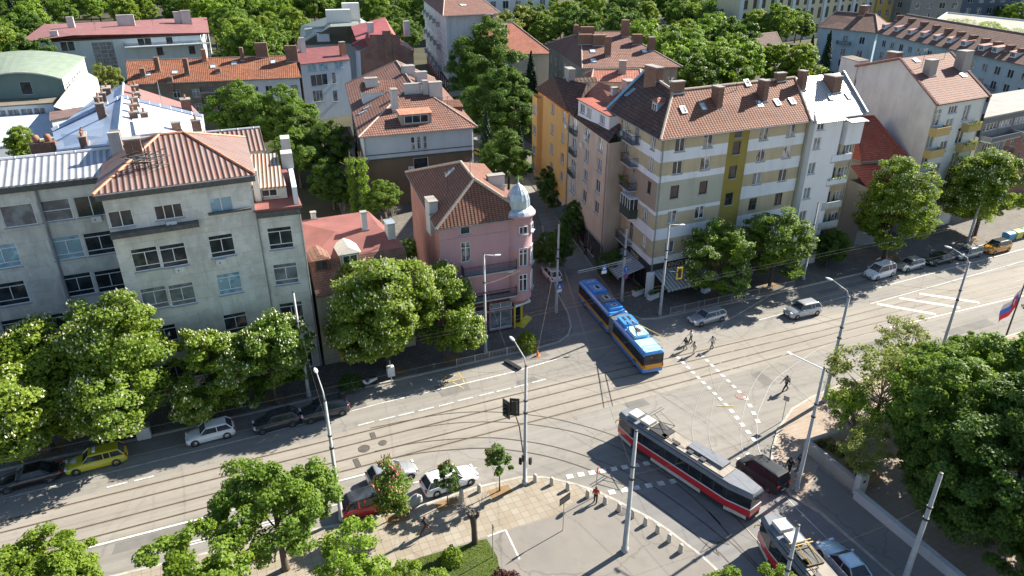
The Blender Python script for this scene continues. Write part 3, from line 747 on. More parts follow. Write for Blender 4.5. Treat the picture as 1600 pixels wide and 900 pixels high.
    def aerial(s, px, py, h=2.6):
        b = s.roofhit(px, py)
        if not b: return
        mb = MB(); mb.tube([(0, 0, -.2), (0, 0, h)], .03, n=5)
        for k in range(5): mb.tube([(-.5 + .06 * k, -.1 * k, h - .1 - k * .16), (.5 - .06 * k, .1 * k, h - .1 - k * .16)], .02, n=4)
        o = mb.build('antenna', m_darkm, s.roof); o.location = b[0]
    def pipe(s, i, u, mat=None, z0=0.2, z1=None, r=0.07):
        a, d, n, L = s.edge(i); q = a + d * u + n * 0.12; mb = MB(); mb.tube([(q.x, q.y, z0), (q.x, q.y, (z1 or s.ze - 0.05))], r, n=6); mb.build('drainpipe', mat or m_pipe, s.root)
    def pipe_px(s, i, px, py, **k): s.pipe(i, s.hit(i, px, py)[0], **k)
g_sky = glass('skylight_glass', (0.35, 0.45, 0.46), None, 0.15)
m_leafy = leafmat('balcony_leaves', (0.10, 0.18, 0.03))
T_or = tiles('roof_tiles_orange', (0.235, 0.105, 0.07), (0.29, 0.14, 0.095), w=0.38, h=0.185, strong=1.7)
T_or2 = tiles('roof_tiles_rust', (0.30, 0.105, 0.055), (0.40, 0.17, 0.095), w=0.45, h=0.2, strong=1.9)
T_pk = tiles('roof_tiles_pinkish', (0.24, 0.115, 0.085), (0.29, 0.155, 0.12), w=0.38, h=0.19, strong=1.8)
T_br = tiles('roof_tiles_brown', (0.20, 0.11, 0.085), (0.28, 0.165, 0.13), w=0.6, h=0.3, strong=2.4)
T_dk = tiles('roof_tiles_dark', (0.085, 0.046, 0.038), (0.14, 0.078, 0.065), w=0.6, h=0.3, strong=2.2)
T_rd = tiles('roof_tiles_red', (0.32, 0.085, 0.06), (0.40, 0.12, 0.085), w=0.3, h=0.2, moss=0.08)
T_rd2 = tiles('roof_tiles_brick_red', (0.40, 0.14, 0.09), (0.48, 0.20, 0.14), w=0.3, h=0.17, moss=0.1)
m_mar = simple('maroon_sheet_roof', (0.25, 0.105, 0.095), 0.6, 0.18, 0.5)
m_mar2 = simple('dark_red_felt', (0.17, 0.05, 0.05), 0.7, 0.2, 0.8)
m_redf = simple('red_painted_felt', (0.22, 0.08, 0.068), 0.75, 0.22, 0.4)
# ================================================================ tan corner house
p_tan = plaster('render_tan', (0.50, 0.43, 0.29), 0.12, 0.35); p_wht = plaster('render_pale_band', (0.74, 0.78, 0.82), 0.06, 0.25, patch=(0.38, 0.42, 0.44), thr=0.70)
p_grn = plaster('render_greygreen', (0.44, 0.45, 0.37), 0.08, 0.25); p_olv = plaster('render_olive', (0.30, 0.25, 0.06), 0.12, 0.35)
p_wblu = plaster('render_white', (0.76, 0.78, 0.80), 0.05, 0.18)
p_fas = simple('fascia_black', (0.03, 0.028, 0.03), 0.5, 0.2, 2)
Z = 19.6
fl = W(1034, 218.5, Z).xy; fr_ = W(1262, 190, Z).xy; en = W(1346, 179, Z).xy; bl = W(955, 173, Z).xy
xd = (fr_ - fl).normalized(); yd = Vector((-xd.y, xd.x)); W1 = (fr_ - fl).length; W2 = (en - fr_).length
foot = [bl, fl, fr_, fr_ + xd * 0.02 - yd * 0.7, fr_ + xd * 6.4 - yd * 0.7, fr_ + xd * 6.4, en, en + yd * 11.5, bl + (en - fl) * 0.98]
foot[7] = en + yd * 12.0; foot[8] = bl + xd * 1.0 + (en - fl) * 0.0 + xd * 9.0
# plain quad body keeps the wall straight; the white stair tower is a second wall of the same house
tan = Bld('corner_apartment_house', 'five storey tan and pale blue striped corner block with tiled roof above the bar awnings', 'apartment house', Z,
          [bl, fl, en, bl + (en - fl)], base=1, world=True)
C0 = tan.p[1]
for px, py, k in ((1107, 216, 'double'), (1063, 223, 'double'), (1058.6, 261, 'double'), (1102, 254.7, 'double'), (1050, 338, 'double'), (1093, 331, 'double'), (1046, 385, 'double'),
               (1194.5, 205.5, 'double'), (1236.7, 200, 'double'), (1189, 242, 'double'), (1229.6, 236.7, 'double'), (1183, 278, 'double'), (1223, 272.7, 'double'),
               (1089, 373, 'double'), (1128, 366, 'double'), (1211, 345, 'double')):
    tan.win(1, px, py + 1, 1.35, 1.55, k)
for px, py in ((1054, 300), (1098.8, 293), (1151, 231), (1145, 269), (1139, 311), (1133, 350), (1176, 319), (1216, 311)):
    tan.win(1, px, py, 1.2, 1.6, 'two' if px > 1170 else 'single', m_brownfr, g_dark)
tan.win(1, 1154.5, 208, 1.2, 0.8, 'single', m_greyfr, g_dark)
for px, py in ((1323.8, 232), (1315.6, 269), (1308, 306.7), (1301, 338), (1295, 368)): tan.win(1, px + 1, py, 1.7, 1.45, 'triple')
tan.win(1, 1336, 194, 1.1, 1.45, 'single')
for px, py in ((1303, 236), (1295.6, 272.5), (1288, 310), (1281, 345)): tan.win(1, px + 5, py, 0.9, 1.9, 'single', m_greyfr)
# ground floor shop windows behind the awning
for u in (3.2, 7.2, 12, 16.5, 20, 26, 30): tan.winuz(1, u, 0.5, 2.6, 2.6, 'triple', m_brownfr, g_dark)
for u in (3, 7, 11, 14): tan.winuz(0, tan.edge(0)[3] - u, 0.5, 2.6, 2.6, 'triple', m_brownfr, g_dark)
for px, py, k in ((963.6, 181, 'double'), (980.5, 191.6, 'double'), (1021, 219, 'double'), (961, 215.6, 'double'), (977, 229, 'double'), (1017.3, 256.4, 'double'),
                  (1009, 334.7, 'double'), (1006.7, 378, 'double'), (952, 330, 'double'), (966.7, 347, 'double'), (955, 288, 'double'), (969, 300, 'double')):
    tan.win(0, px, py, 1.1, 1.6, k)
for px, py in ((957, 251), (1014, 293)): tan.win(0, px, py, 1.0, 1.5, 'single', m_brownfr, g_dark)
for px, py in ((996, 203), (995, 240), (990, 277), (986, 360)): tan.win(0, px, py, 1.1, 2.1, 'T', m_greyfr)
def zb(i, px, py): return tan.hit(i, px, py)[1]
bz = [zb(1, 1031, y) for y in (237, 255, 276, 286, 328, 331.5, 358, 375, 401, 411)]
ub = tan.hit(1, 1137, 230)[0]; ue = tan.hit(1, 1169, 225)[0]; uw = W1
uA, uB = (0, ub), (ue, W1)
bands = {1: [(bz[1], bz[0], p_wht, uA), (bz[3], bz[2], p_wht, uA), (bz[5] - 0.15, bz[3], p_grn, uA), (bz[5] - 0.35, bz[5] + 0.1, p_wht, uA), (bz[7], bz[6], p_wht, uA), (bz[9], bz[8], p_wht, uA), (0, bz[9], p_fas, (0, 40)),
             (0, 20, p_olv, (ub, ue))]}
bz2 = [tan.hit(1, 1172, y)[1] for y in (218, 236, 254.5, 272, 290, 309, 334, 352)]
for a, b in ((1, 0), (3, 2), (5, 4), (7, 6)): bands[1].append((bz2[a], bz2[b], p_wht, uB))
L0 = tan.edge(0)[3]
bands[0] = [(bz[1], bz[0], p_wht, (0, L0)), (bz[3], bz[2], p_wht, (0, L0)), (bz[5] - 0.15, bz[3], plaster('render_beige_side', (0.36, 0.29, 0.22), 0.08, 0.25), (0, L0)), (bz[5] - 0.35, bz[5] + 0.1, p_wht, (0, L0)), (bz[7], bz[6], p_wht, (0, L0)), (bz[9], bz[8], p_wht, (0, L0)), (0, bz[9], p_fas, (0, L0))]
# roof: hip at the street corner, gable at the far end, zinc sheet over the last bay
th = 0.16; o_ = 0.55; ez = Z + 0.2
def L2(q, z): v = tan.Mi @ Vector((q.x, q.y, 0)); return Vector((v.x, v.y, z))
FLp = L2(fl - xd * o_ - yd * o_, ez); Mp = L2(fr_ - yd * o_, ez); ENp = L2(en + xd * 0.35 - yd * o_, ez)
BLp = L2(bl + (bl - fl).normalized() * 0.1 - xd * o_, ez)
rz_ = Z + 4.3
r0 = L2(W(1052, 142, rz_).xy, rz_); r1 = L2(W(1242, 121, rz_).xy, rz_); r2 = L2(W(1318, 113, rz_).xy, rz_); rb_ = L2(W(1008, 112, rz_).xy, rz_)
# back side mirrored
def mir(p, dy=2.0): return Vector((p.x, p.y, p.z))
bk1 = Vector((r0.x + 3.0, r0.y + (r0.y - FLp.y) * 0.95, ez)); bkM = Vector((r1.x, r1.y + (r1.y - Mp.y), ez)); bkE = Vector((r2.x, r2.y + (r2.y - ENp.y), ez))
V = [FLp, Mp, ENp, r0, r1, r2, rb_, BLp, bkM, bkE, bk1]
tan.slab([FLp, Mp, r1, r0, rb_, BLp, bk1, bkM], [(0, 1, 2, 3), (3, 2, 7, 6), (3, 6, 4)], T_or, 'roof'); tan.roof = tan.last
rf_main = tan.roof
tan.slab([FLp, r0, rb_, BLp], [(0, 1, 2, 3)], T_dk, 'roof', parent=None)
zinc = corrug('zinc_sheet_bright', (0.62, 0.62, 0.62), None, 0.4, rough=0.4)
tan.slab([Mp, ENp, r2, r1, bkE, bkM], [(0, 1, 2, 3), (3, 2, 4, 5)], zinc, 'roof')
rdg = MB()
for a, b in ((FLp, r0), (r0, r1), (r1, Mp)): rdg.tube([a + Vector((0, 0, .04)), b + Vector((0, 0, .04))], 0.15, n=6)
rdg.build('ridge_cap', m_ridge, rf_main)
rdg = MB()
rdg.tube([r0 + Vector((0, 0, .06)), rb_ + Vector((0, 0, .06))], 0.15, n=6); rdg.build('ridge_cap', m_ridge, rf_main)
rdg = MB(); rdg.tube([rb_ + Vector((0, 0, .1)), BLp + Vector((0, 0, .1))], 0.28, n=5); rdg.build('flashing', simple('blue_painted_flashing', (0.16, 0.30, 0.42), 0.5, 0.2, 2), rf_main)
rdg = MB(); rdg.tube([r2 + Vector((-.1, 0, .15)), ENp + Vector((-.1, 0, .15))], 0.2, n=5); rdg.build('flashing', m_lead, rf_main)
g = MB(); g.tube([FLp - Vector((0, 0, .1)), Mp - Vector((0, 0, .1)), ENp - Vector((0, 0, .1))], 0.07, n=6); g.tube([FLp - Vector((0, 0, .1)), BLp - Vector((0, 0, .1))], 0.07, n=6); g.build('gutter', m_pipe, rf_main)
a, b = tan.p[2], tan.p[3]
tan.extra.append([(a.x, a.y, Z), (a.x + (b.x - a.x) * .8, a.y + (b.y - a.y) * .8, Z), (r2.x - 0.3, r2.y, rz_ - 0.2)])
tan.walls(p_tan, bands, rnd=3)
for px, py, w, h in ((1060, 147, 1.9, 1.6), (1124, 171, 0.9, 3.0), (1195, 160, 0.8, 3.0), (1221, 128, 1.6, 1.2), (1137, 131, 3.0, 0.9)):
    tan.chimney(px, py, w * .85, 1.3 if w < 1 else 0.7, h * .82, m_chim)
tan.chimney(1255, 142, 0.7, 1.0, 2.3, m_chim); tan.chimney(1307, 146, 1.3, 2.0, 2.0, m_chim); tan.chimney(1030, 128, 1.0, 2.6, 1.6, m_chim)
for px, py in ((1067, 172), (1098, 167), (1084, 136), (1167, 130), (1186, 163), (1214, 160.5), (1237, 158.5)): tan.skylight(px, py, 0.75, 1.0)
tan.skylight(1297, 152, 0.7, 1.0); tan.skylight(1325, 150, 0.7, 1.0)
for px, py in ((985, 145), (1000, 154), (1012, 161), (1021, 130)): tan.skylight(px, py, 0.8, 1.5, m_lead, simple('blue_skylight', (0.10, 0.22, 0.32), 0.3))
for u in (0.25, W1): tan.pipe(1, u)
tan.pipe(0, L0 - 11.2); tan.pipe(1, W1 + W2 - 0.3)
for px, py in ((984, 226), (981, 260), (979, 297)): tan.balcony(0, px + 8, py - 5, 3.0, 1.1, plants=(py > 290))
tan.balcony(0, 980, 375, 3.0, 1.1)
# glazed-in balcony
u, z = tan.hit(0, 988, 333)
a, d, n, L = tan.edge(0); q = a + d * u
gb = MB(); gb.box(-1.5, 1.5, -1.15, -0.003, -0.2, 1.0, simple('bottle_green_sheet', (0.03, 0.05, 0.04), 0.6)); lo = gb.build('glazed_balcony', None, tan.root); lo.location = (q.x, q.y, z); lo.rotation_euler = (0, 0, math.atan2(d.y, d.x))
gw = MB(); gw.box(-1.42, 1.42, -1.07, -0.01, 1.003, 2.3, g_dark); gw.build('pane', None, lo)
gf = MB()
for x in (-1.48, -0.75, 0, 0.75, 1.42): gf.box(x, x + 0.06, -1.13, -1.075, 1.004, 2.34)
for y in (-0.6, -0.04): 
    for x in (-1.48, 1.425): gf.box(x, x + 0.055, y, y + 0.05, 1.004, 2.34)
gf.box(-1.5, 1.5, -1.15, -0.01, 2.345, 2.43); gf.build('window_frame', m_white, lo)
for px, py in ((1306.7, 252), (1299.6, 288), (1292, 325), (1286, 355)):
    tan.balcony(1, px - 2, py - 4, 3.4, 1.0, solid=p_wht if py < 300 else simple('pale_green_board', (0.40, 0.44, 0.42), 0.7), plants=(280 < py < 300), h=0.8)
tan.ac(0, 972, 207); tan.ac(1, 1331, 207)
# white stair tower: its own walls, windows and zinc hipped roof
tw = Bld('stair_tower', None, None, Z - 0.1, [fr_ + xd * 0.5 + yd * 1.0, fr_ + xd * 0.5 - yd * 0.8, fr_ + xd * 5.1 - yd * 0.8, fr_ + xd * 5.1 + yd * 1.0], base=1, world=True)
for px, py, w, h in ((1283, 196, 1.1, 0.8), (1276.7, 224, 1.15, 1.5), (1268.5, 263, 1.15, 1.5), (1261, 302, 1.15, 1.5), (1254, 338, 1.15, 1.5)): tw.win(1, px, py, w, h)
tw.walls(p_wblu, edges=[0, 1, 2])
mb = MB(); q = [tw.corner(a, b, Z + 0.02) for a, b in ((-.06, -.3), (1.06, -.3), (1.06, 3), (-.06, 3))]; pk_ = tw.corner(0.45, 1.9, Z + 2.1)
for a, b in ((0, 1), (1, 2), (3, 0)): mb.face([q[a], q[b], pk_])
mb.face([q[3], q[2], q[1], q[0]]); mb.build('roof', zinc, tw.root)
# re-parent the tower under the house as parts
def adopt(dst, src):
    Mx = dst.root.matrix_world.inverted() if False else dst.Mi @ src.M
    for c in kids(src.root):
        loc = c.matrix_basis.copy(); c.parent = dst.root; c.matrix_basis = Mx @ loc
    bpy.data.objects.remove(src.root)
adopt(tan, tw)
# enclosed white loggia box at the top right
lg = Bld('loggia_box', None, None, Z - 0.35, [fr_ + xd * 5.7 + yd * .5, fr_ + xd * 5.7 - yd * 1.15, fr_ + xd * 8.4 - yd * 1.15, fr_ + xd * 8.4 + yd * .5], base=1, world=True, zb=Z - 3.3)
lg.win(1, 1316.7, 200, 1.9, 1.6, 'double'); lg.walls(p_wblu, edges=[0, 1, 2])
mb = MB(); q = [lg.corner(a, b, zz) for a, b, zz in ((-.04, -.35, Z - .34), (1.04, -.35, Z - .34), (1.04, 1, Z + .1), (-.04, 1, Z + .1))]; mb.face(q); mb.face([v - Vector((0, 0, .08)) for v in reversed(q)])
b0 = lg.corner(0, 0, Z - 3.3); mb2 = MB(); mb2.face([lg.corner(0, 0, Z - 3.3), lg.corner(0, 1, Z - 3.3), lg.corner(1, 1, Z - 3.3), lg.corner(1, 0, Z - 3.3)]); mb2.build('slab', p_wblu, lg.root)
mb.build('lean_to_roof', m_lead, lg.root); adopt(tan, lg)
# dormer on the side slope
def dormer(b, px, py, w, h, dep, wall, roofm, gl=None, rot=0.0, flatroof=False, fr=None, drop=0.25):
    hit = b.roofhit(px, py)
    if not hit: print('no dormer', px, py); return
    q, nn = hit; ang = math.atan2(nn.y, nn.x) + R(90) + rot
    e = MB(); e.box(-w / 2, w / 2, 0, dep, -0.4, h, wall); o = e.build('dormer', wall, b.roof); o.location = q; o.rotation_euler = (0, 0, ang)
    r = MB(); ov = 0.2
    if flatroof:
        r.face([(-w / 2 - ov, -ov, h + .004), (w / 2 + ov, -ov, h + .004), (w / 2 + ov, dep, h + .35), (-w / 2 - ov, dep, h + .35)]); r.face([(-w / 2 - ov, dep, h + .25), (w / 2 + ov, dep, h + .25), (w / 2 + ov, -ov, h - .08), (-w / 2 - ov, -ov, h - .08)])
        r.face([(-w / 2 - ov, -ov, h - .08), (w / 2 + ov, -ov, h - .08), (w / 2 + ov, -ov, h + .004), (-w / 2 - ov, -ov, h + .004)])
    else:
        A = [(-w / 2 - ov, -ov, h), (w / 2 + ov, -ov, h), (w / 2 + ov, dep + 1.2, h), (-w / 2 - ov, dep + 1.2, h), (0, 0.25, h + w * .3), (0, dep + 1.2, h + w * .3)]
        for f in ((0, 1, 4), (1, 2, 5, 4), (3, 0, 4, 5), (3, 2, 1, 0)): r.face([A[i] for i in f])
    rr = r.build('dormer_roof', roofm, b.roof); rr.location = q; rr.rotation_euler = (0, 0, ang)
    ww = w * 0.78; hh = h * 0.72; fm, pm, sm = window_meshes(ww, hh, 'double' if w < 2 else 'triple', fr or m_white, gl or g_dark)
    Mx = Matrix.Translation(q) @ Matrix.Rotation(ang, 4, 'Z') @ Matrix.Translation((0, -0.155, h * 0.14))
    f = link('dormer_window', fm, b.roof); f.matrix_local = Mx; p = link('dormer_pane', pm, b.roof); p.matrix_local = Mx
tan.roof = rf_main
dormer(tan, 1022, 180, 1.5, 1.6, 3.2, simple('blue_grey_sheet', (0.22, 0.36, 0.44), 0.5), T_rd2)
for px, py in ((1045, 150), (1150, 135), (1210, 126), (1275, 128)): tan.aerial(px, py + 6)
# awnings and lettering of the ground floor bar
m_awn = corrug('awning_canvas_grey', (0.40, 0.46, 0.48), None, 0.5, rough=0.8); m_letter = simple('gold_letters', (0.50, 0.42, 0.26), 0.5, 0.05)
def awning(px0, px1, i, z1, z0, dep, name='awning'):
    u0 = tan.hit(i, *px0)[0]; u1 = tan.hit(i, *px1)[0]; a, d, n, L = tan.edge(i)
    p = lambda u, o, z: tuple((a + d * u + n * o).to_3d() + Vector((0, 0, z)))
    mb = MB(); A, B, C, D = p(u0, .02, z1), p(u1, .02, z1), p(u1, dep, z0), p(u0, dep, z0)
    mb.face([D, C, B, A]); mb.face([tuple(Vector(q) - Vector((0, 0, .05))) for q in (A, B, C, D)])
    k = 14
    for j in range(k): # scalloped valance
        s0, s1 = j / k, (j + 1) / k; q0 = Vector(D).lerp(Vector(C), s0); q1 = Vector(D).lerp(Vector(C), s1); mid = (q0 + q1) / 2
        mb.face([q0 - Vector((0, 0, .25)), mid - Vector((0, 0, .38)), q1 - Vector((0, 0, .25)), q1, q0])
    mb.build(name, m_awn, tan.root)
awning((1018, 430), (1100, 412), 1, bz[9] - 0.85, bz[9] - 1.9, 3.4)
awning((975, 395), (1008, 420), 0, bz[9] - 0.85, bz[9] - 1.9, 3.4)
def text3d(body, size, mat, M4, parent=None, name='lettering', extr=0.02, align='LEFT'):
    c = bpy.data.curves.new(name, 'FONT'); c.body = body; c.size = size; c.extrude = extr; c.align_x = align
    o = bpy.data.objects.new(name, c); col.objects.link(o); bpy.context.view_layer.update()
    dg = bpy.context.evaluated_depsgraph_get(); me = bpy.data.meshes.new_from_object(o.evaluated_get(dg)); bpy.data.objects.remove(o)
    me.materials.clear(); me.materials.append(mat)
    t = bpy.data.objects.new(name, me); col.objects.link(t)
    if parent is not None: t.parent = parent
    t.matrix_basis = M4; return t
def wall_text(b, i, body, u, z, size, mat, out=0.05):
    a, d, n, L = b.edge(i); q = a + d * u + n * out
    text3d(body, size, mat, Matrix.Translation((q.x, q.y, z)) @ Matrix.Rotation(math.atan2(d.y, d.x), 4, 'Z') @ Matrix.Rotation(R(90), 4, 'X'), b.root)
wall_text(tan, 1, "KING'S BAR", tan.hit(1, 1043, 415)[0], bz[9] - 0.72, 0.75, m_letter)
wall_text(tan, 0, "KING'S", tan.hit(0, 986, 400)[0], bz[9] - 0.72, 0.75, m_letter)
mb = MB(); mb.box(-0.45, 0.45, -0.45, 0.0, 0.02, bz[9] - 0.9); o = mb.build('corner_pillar', p_wht, tan.root); o.location = (0.05, -0.03, 0)

# ================================================================ street behind: orange and beige houses
p_org = plaster('render_orange', (0.74, 0.41, 0.15), 0.06, 0.12); p_bei = plaster('render_beige_old', (0.60, 0.48, 0.38), 0.14, 0.35)
Z = 17.0
orr = Bld('orange_apartment_house', 'bright orange rendered house with dark tiled roof, farthest down the side street', 'apartment house', Z, [(841, 144), (889, 178), (940, 172), None], base=0)
for px, py in ((863.9, 168.8), (881, 181), (863, 201), (879.5, 213), (862, 231), (878.3, 246), (861.3, 260), (877, 275)): orr.win(0, px, py + 1, 1.4, 1.6)
L = orr.edge(0)[3]
orr.grid(0, [3.5, 8, 13], [0.4], 2.5, 2.4, 'double', m_brownfr, g_dark)
zz = [orr.hit(0, 863, y)[1] for y in (168.8, 201, 231, 260)]
orr.walls(p_org, {0: [(0, 3.3, p_bei, (0, 30))]})
# bay at the far end
by = Bld('bay', None, None, Z - 0.4, [orr.M @ Vector((-0.2, 1.0, 0)), orr.M @ Vector((-0.2, -0.9, 0)), orr.M @ Vector((2.6, -0.9, 0)), orr.M @ Vector((2.6, .5, 0))], base=1, world=True, zb=3.4)
for z in (13.8, 10.4, 7.0, 4.0): by.winuz(1, 1.35, z, 2.0, 1.5, 'triple'); by.winuz(0, 0.95, z, 1.1, 1.5)
by.walls(p_org); mb = MB(); mb.prism([(q.x, q.y) for q in by.p], 3.38, 3.5, p_org); mb.build('slab', p_org, by.root); adopt(orr, by)
e = [W(836, 138, Z + .2), W(888, 173, Z + .2), W(917, 131, Z + 3.9), W(865, 119, Z + 3.9)]
def loc(b, q): return b.Mi @ q
orr.slab([loc(orr, q) for q in e] + [loc(orr, e[2]) + Vector((9, 7, -3.9)) * 0 + (loc(orr, e[2]) - loc(orr, e[1])) * Vector((1, 1, -1)), loc(orr, e[3]) + (loc(orr, e[3]) - loc(orr, e[0])) * Vector((1, 1, -1))], [(0, 1, 2, 3), (3, 2, 4, 5)], T_dk, 'roof'); orr.roof = orr.last
orr.chimney(885, 125, 2.2, 1.0, 1.6, m_chpl); orr.chimney(934, 139, 1.3, 2.6, 2.2, m_chpl)
dormer(orr, 893, 138, 1.6, 1.0, 2.5, m_lead, T_dk)
orr.ac(0, 887, 197)
bei = Bld('beige_apartment_house', 'weathered beige house between the orange house and the tan corner block', 'apartment house', Z, [(889.5, 178), (952, 224), (1000, 216), None], base=0)
for px, py in ((918, 207.5), (939, 220), (916.8, 241), (936.7, 256.5), (915, 273), (934, 289), (913, 304), (932, 322)): bei.win(0, px, py + 2, 1.7, 1.7, 'double')
for px, py in ((898.6, 195.8), (897.5, 226), (895.8, 260), (895, 290)): bei.win(0, px, py + 1, 2.4, 2.0, 'triple', m_white, g_cur)
bei.grid(0, [3, 7.5, 12, 16], [0.3], 2.8, 2.6, 'triple', m_brownfr, g_dark)
bei.walls(p_bei, {0: [(3.1, 3.5, m_conc, (0, 30)), (0, 3.1, p_fas, (0, 30))]})
e = [W(887, 172, Z + .2), W(952, 221, Z + .2), W(1003, 150, Z + 4.2), W(936, 128, Z + 4.2)]
LL = [loc(bei, q) for q in e]; 
m1 = LL[0].lerp(LL[3], .45); m2 = LL[1].lerp(LL[2], .45)
bei.slab([LL[0], LL[1], m2, m1], [(0, 1, 2, 3)], T_dk, 'roof'); bei.roof = bei.last
bei.slab([m1, m2, LL[2], LL[3], LL[2] + (LL[2] - LL[1]) * Vector((1, 1, -1)), LL[3] + (LL[3] - LL[0]) * Vector((1, 1, -1))], [(0, 1, 2, 3), (3, 2, 4, 5)], T_rd2, 'roof')
# long shed dormer
sd_ = Bld('shed_dormer', None, None, Z + 2.55, [bei.M @ m1.lerp(m2, .25) , bei.M @ (m1.lerp(m2, .25) + Vector((0, -1.9, 0))), bei.M @ (m1.lerp(m2, .98) + Vector((0, -1.9, 0))), bei.M @ m1.lerp(m2, .98)], base=1, world=True, zb=Z + 0.3)
for u in (1.6, 4.0, 8.5, 10.6): sd_.winuz(1, u, Z + 1.0, 1.7, 1.2, 'triple')
sd_.walls(p_wblu); sd_.flat(T_rd, 0.25, 0.12); adopt(bei, sd_)
bei.chimney(975, 142, 2.0, 1.2, 1.3, simple('chimney_pink', (0.42, 0.27, 0.25), 0.85)); bei.chimney(955, 153, 0.8, 0.8, 1.3, m_chwh)
for px, py in ((911, 226), (917, 213)): bei.ac(0, px, py)
bei.pipe(0, 0.2); bei.pipe(0, bei.edge(0)[3] - 0.3)
for px, py in ((898, 205), (897, 237), (895, 270)): bei.balcony(0, px, py + 4, 2.6, 0.5, h=0.8)
mb = MB(); a, d, n, L = bei.edge(0); p = lambda u, o, z: tuple((a + d * u + n * o).to_3d() + Vector((0, 0, z)))
mb.face([p(0, 2.5, 2.7), p(9, 2.5, 2.7), p(9, .03, 3.3), p(0, .03, 3.3)]); mb.face([p(0, .03, 3.25), p(9, .03, 3.25), p(9, 2.5, 2.65), p(0, 2.5, 2.65)]); mb.build('awning', simple('dark_green_canvas', (0.05, 0.07, 0.06), 0.8, 0.2, 2), bei.root)

# ================================================================ pink house with the domed turret
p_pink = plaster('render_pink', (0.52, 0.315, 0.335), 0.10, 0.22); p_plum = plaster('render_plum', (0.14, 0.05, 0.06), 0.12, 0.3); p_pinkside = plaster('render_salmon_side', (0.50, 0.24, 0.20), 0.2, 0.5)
Z = 13.3
F1 = W(686, 358.5, Z).xy; F2 = W(806, 342, Z).xy; B1 = W(640, 272, Z).xy
xd = (F2 - F1).normalized(); yd = Vector((-xd.y, xd.x))
pnk = Bld('pink_turret_house', 'pink three storey house with a silver domed round corner turret', 'house', Z, [B1, F1, F2, B1 + (F2 - F1)], base=1, world=True)
Wp = (F2 - F1).length
pnk.win(1, 727, 358, 1.1, 0.85, 'single'); pnk.win(1, 728, 394, 1.05, 2.3, 'T')
pnk.win(1, 792, 352, 1.0, .9, 'single') if False else None
pnk.winuz(1, pnk.hit(1, 728, 394)[0], 4.6, 1.05, 2.3, 'T')
pnk.winuz(1, pnk.hit(1, 782.5, 490)[0], 0.5, 2.6, 2.1, 'double'); pnk.winuz(1, pnk.hit(1, 782.5, 466)[0], 3.0, 2.6, 0.7, 'double', m_white)
pnk.winuz(1, 3.6, 0.5, 2.6, 2.1, 'double'); pnk.winuz(1, 3.6, 3.0, 2.6, 0.7, 'double')
zb_ = pnk.hit(1, 790, 453)[1]
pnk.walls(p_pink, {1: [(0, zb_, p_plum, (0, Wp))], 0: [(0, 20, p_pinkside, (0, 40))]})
# left wing set a little lower/forward on the courtyard side is part of the same side wall; cornice line
mb = MB(); a, d, n, L = pnk.edge(1)
zc = pnk.hit(1, 720, 372)[1]
for zz_ in ((zc - .06, zc + .06, .06), (zb_ - .1, zb_ + .1, .12), (2.75, 2.95, .09)): mb = MB(); mb.box(0, L, -zz_[2], -0.001, zz_[0], zz_[1]); mb.build('cornice', p_pink, pnk.root)
ez = Z + .2
eA = pnk.Mi @ (F1 - xd * .4 - yd * .4).to_3d(); eB = pnk.Mi @ (F2 + xd * 1.6 - yd * .4).to_3d(); eD = pnk.Mi @ (B1 - xd * .4 + yd * .3).to_3d(); eC = eD + (eB - eA)
for q in (eA, eB, eC, eD): q.z = ez
rz1 = Z + 4.3; rp0 = pnk.Mi @ W(741, 280, rz1); rp1 = pnk.Mi @ W(720, 253, rz1)
pnk.slab([eA, eB, eC, eD, rp0, rp1], [(0, 1, 4), (1, 2, 5, 4), (2, 3, 5), (3, 0, 4, 5)], T_or, 'roof'); pnk.roof = pnk.last
rdg = MB()
for a, b in ((eA, rp0), (rp0, rp1), (eB, rp0), (eD, rp1)): rdg.tube([a + Vector((0, 0, .05)), b + Vector((0, 0, .05))], 0.16, n=6)
rdg.build('ridge_cap', m_ridge, pnk.roof)
g = MB(); g.tube([eD - Vector((0, 0, .1)), eA - Vector((0, 0, .1)), eB - Vector((0, 0, .1))], 0.08, n=6); g.build('gutter', m_pipe, pnk.roof)
pnk.chimney(776, 292, 1.9, 0.8, 1.2, m_chwh); pnk.chimney(678, 335, 0.9, 1.8, 1.3, m_chwh, pots=0)
pnk.skylight(704, 270, 0.6, 1.4)
# turret
tc_ = pnk.Mi @ W(822, 318, Z + 0.5); tr = 1.5
tc_.y = tc_.y if abs(tc_.y) < 3 else 1.0
TX, TY = Wp + 0.55, 0.75
tm = MB(); tm.lathe([(tr, 3.9), (tr, Z - 3.4), (tr + .06, Z - 3.35), (tr + .06, Z - 3.2), (tr, Z - 3.15), (tr, Z + .2), (tr + .35, Z + .35), (tr + .35, Z + .55), (0.01, Z + .56)], TX, TY, 28)
tm.lathe([(0.01, 3.3), (tr * .75, 3.35), (tr, 3.9)], TX, TY, 28)
tm.build('turret', p_pink, pnk.root, True)
m_dome = simple('dome_zinc_painted', (0.42, 0.50, 0.54), 0.4, 0.25, 1.2, metal=0.35)
dm = MB(); dm.lathe([(tr + .3, Z + .56), (tr + .1, Z + .85), (tr * .84, Z + 1.1), (tr * .82, Z + 1.5), (tr * .79, Z + 2.0), (tr * .66, Z + 2.6), (tr * .44, Z + 3.05), (tr * .2, Z + 3.4), (.08, Z + 3.65), (.05, Z + 4.2), (.005, Z + 4.5)], TX, TY, 16)
do = dm.build('turret_dome', m_dome, pnk.root, False)
rs_ = MB(); 
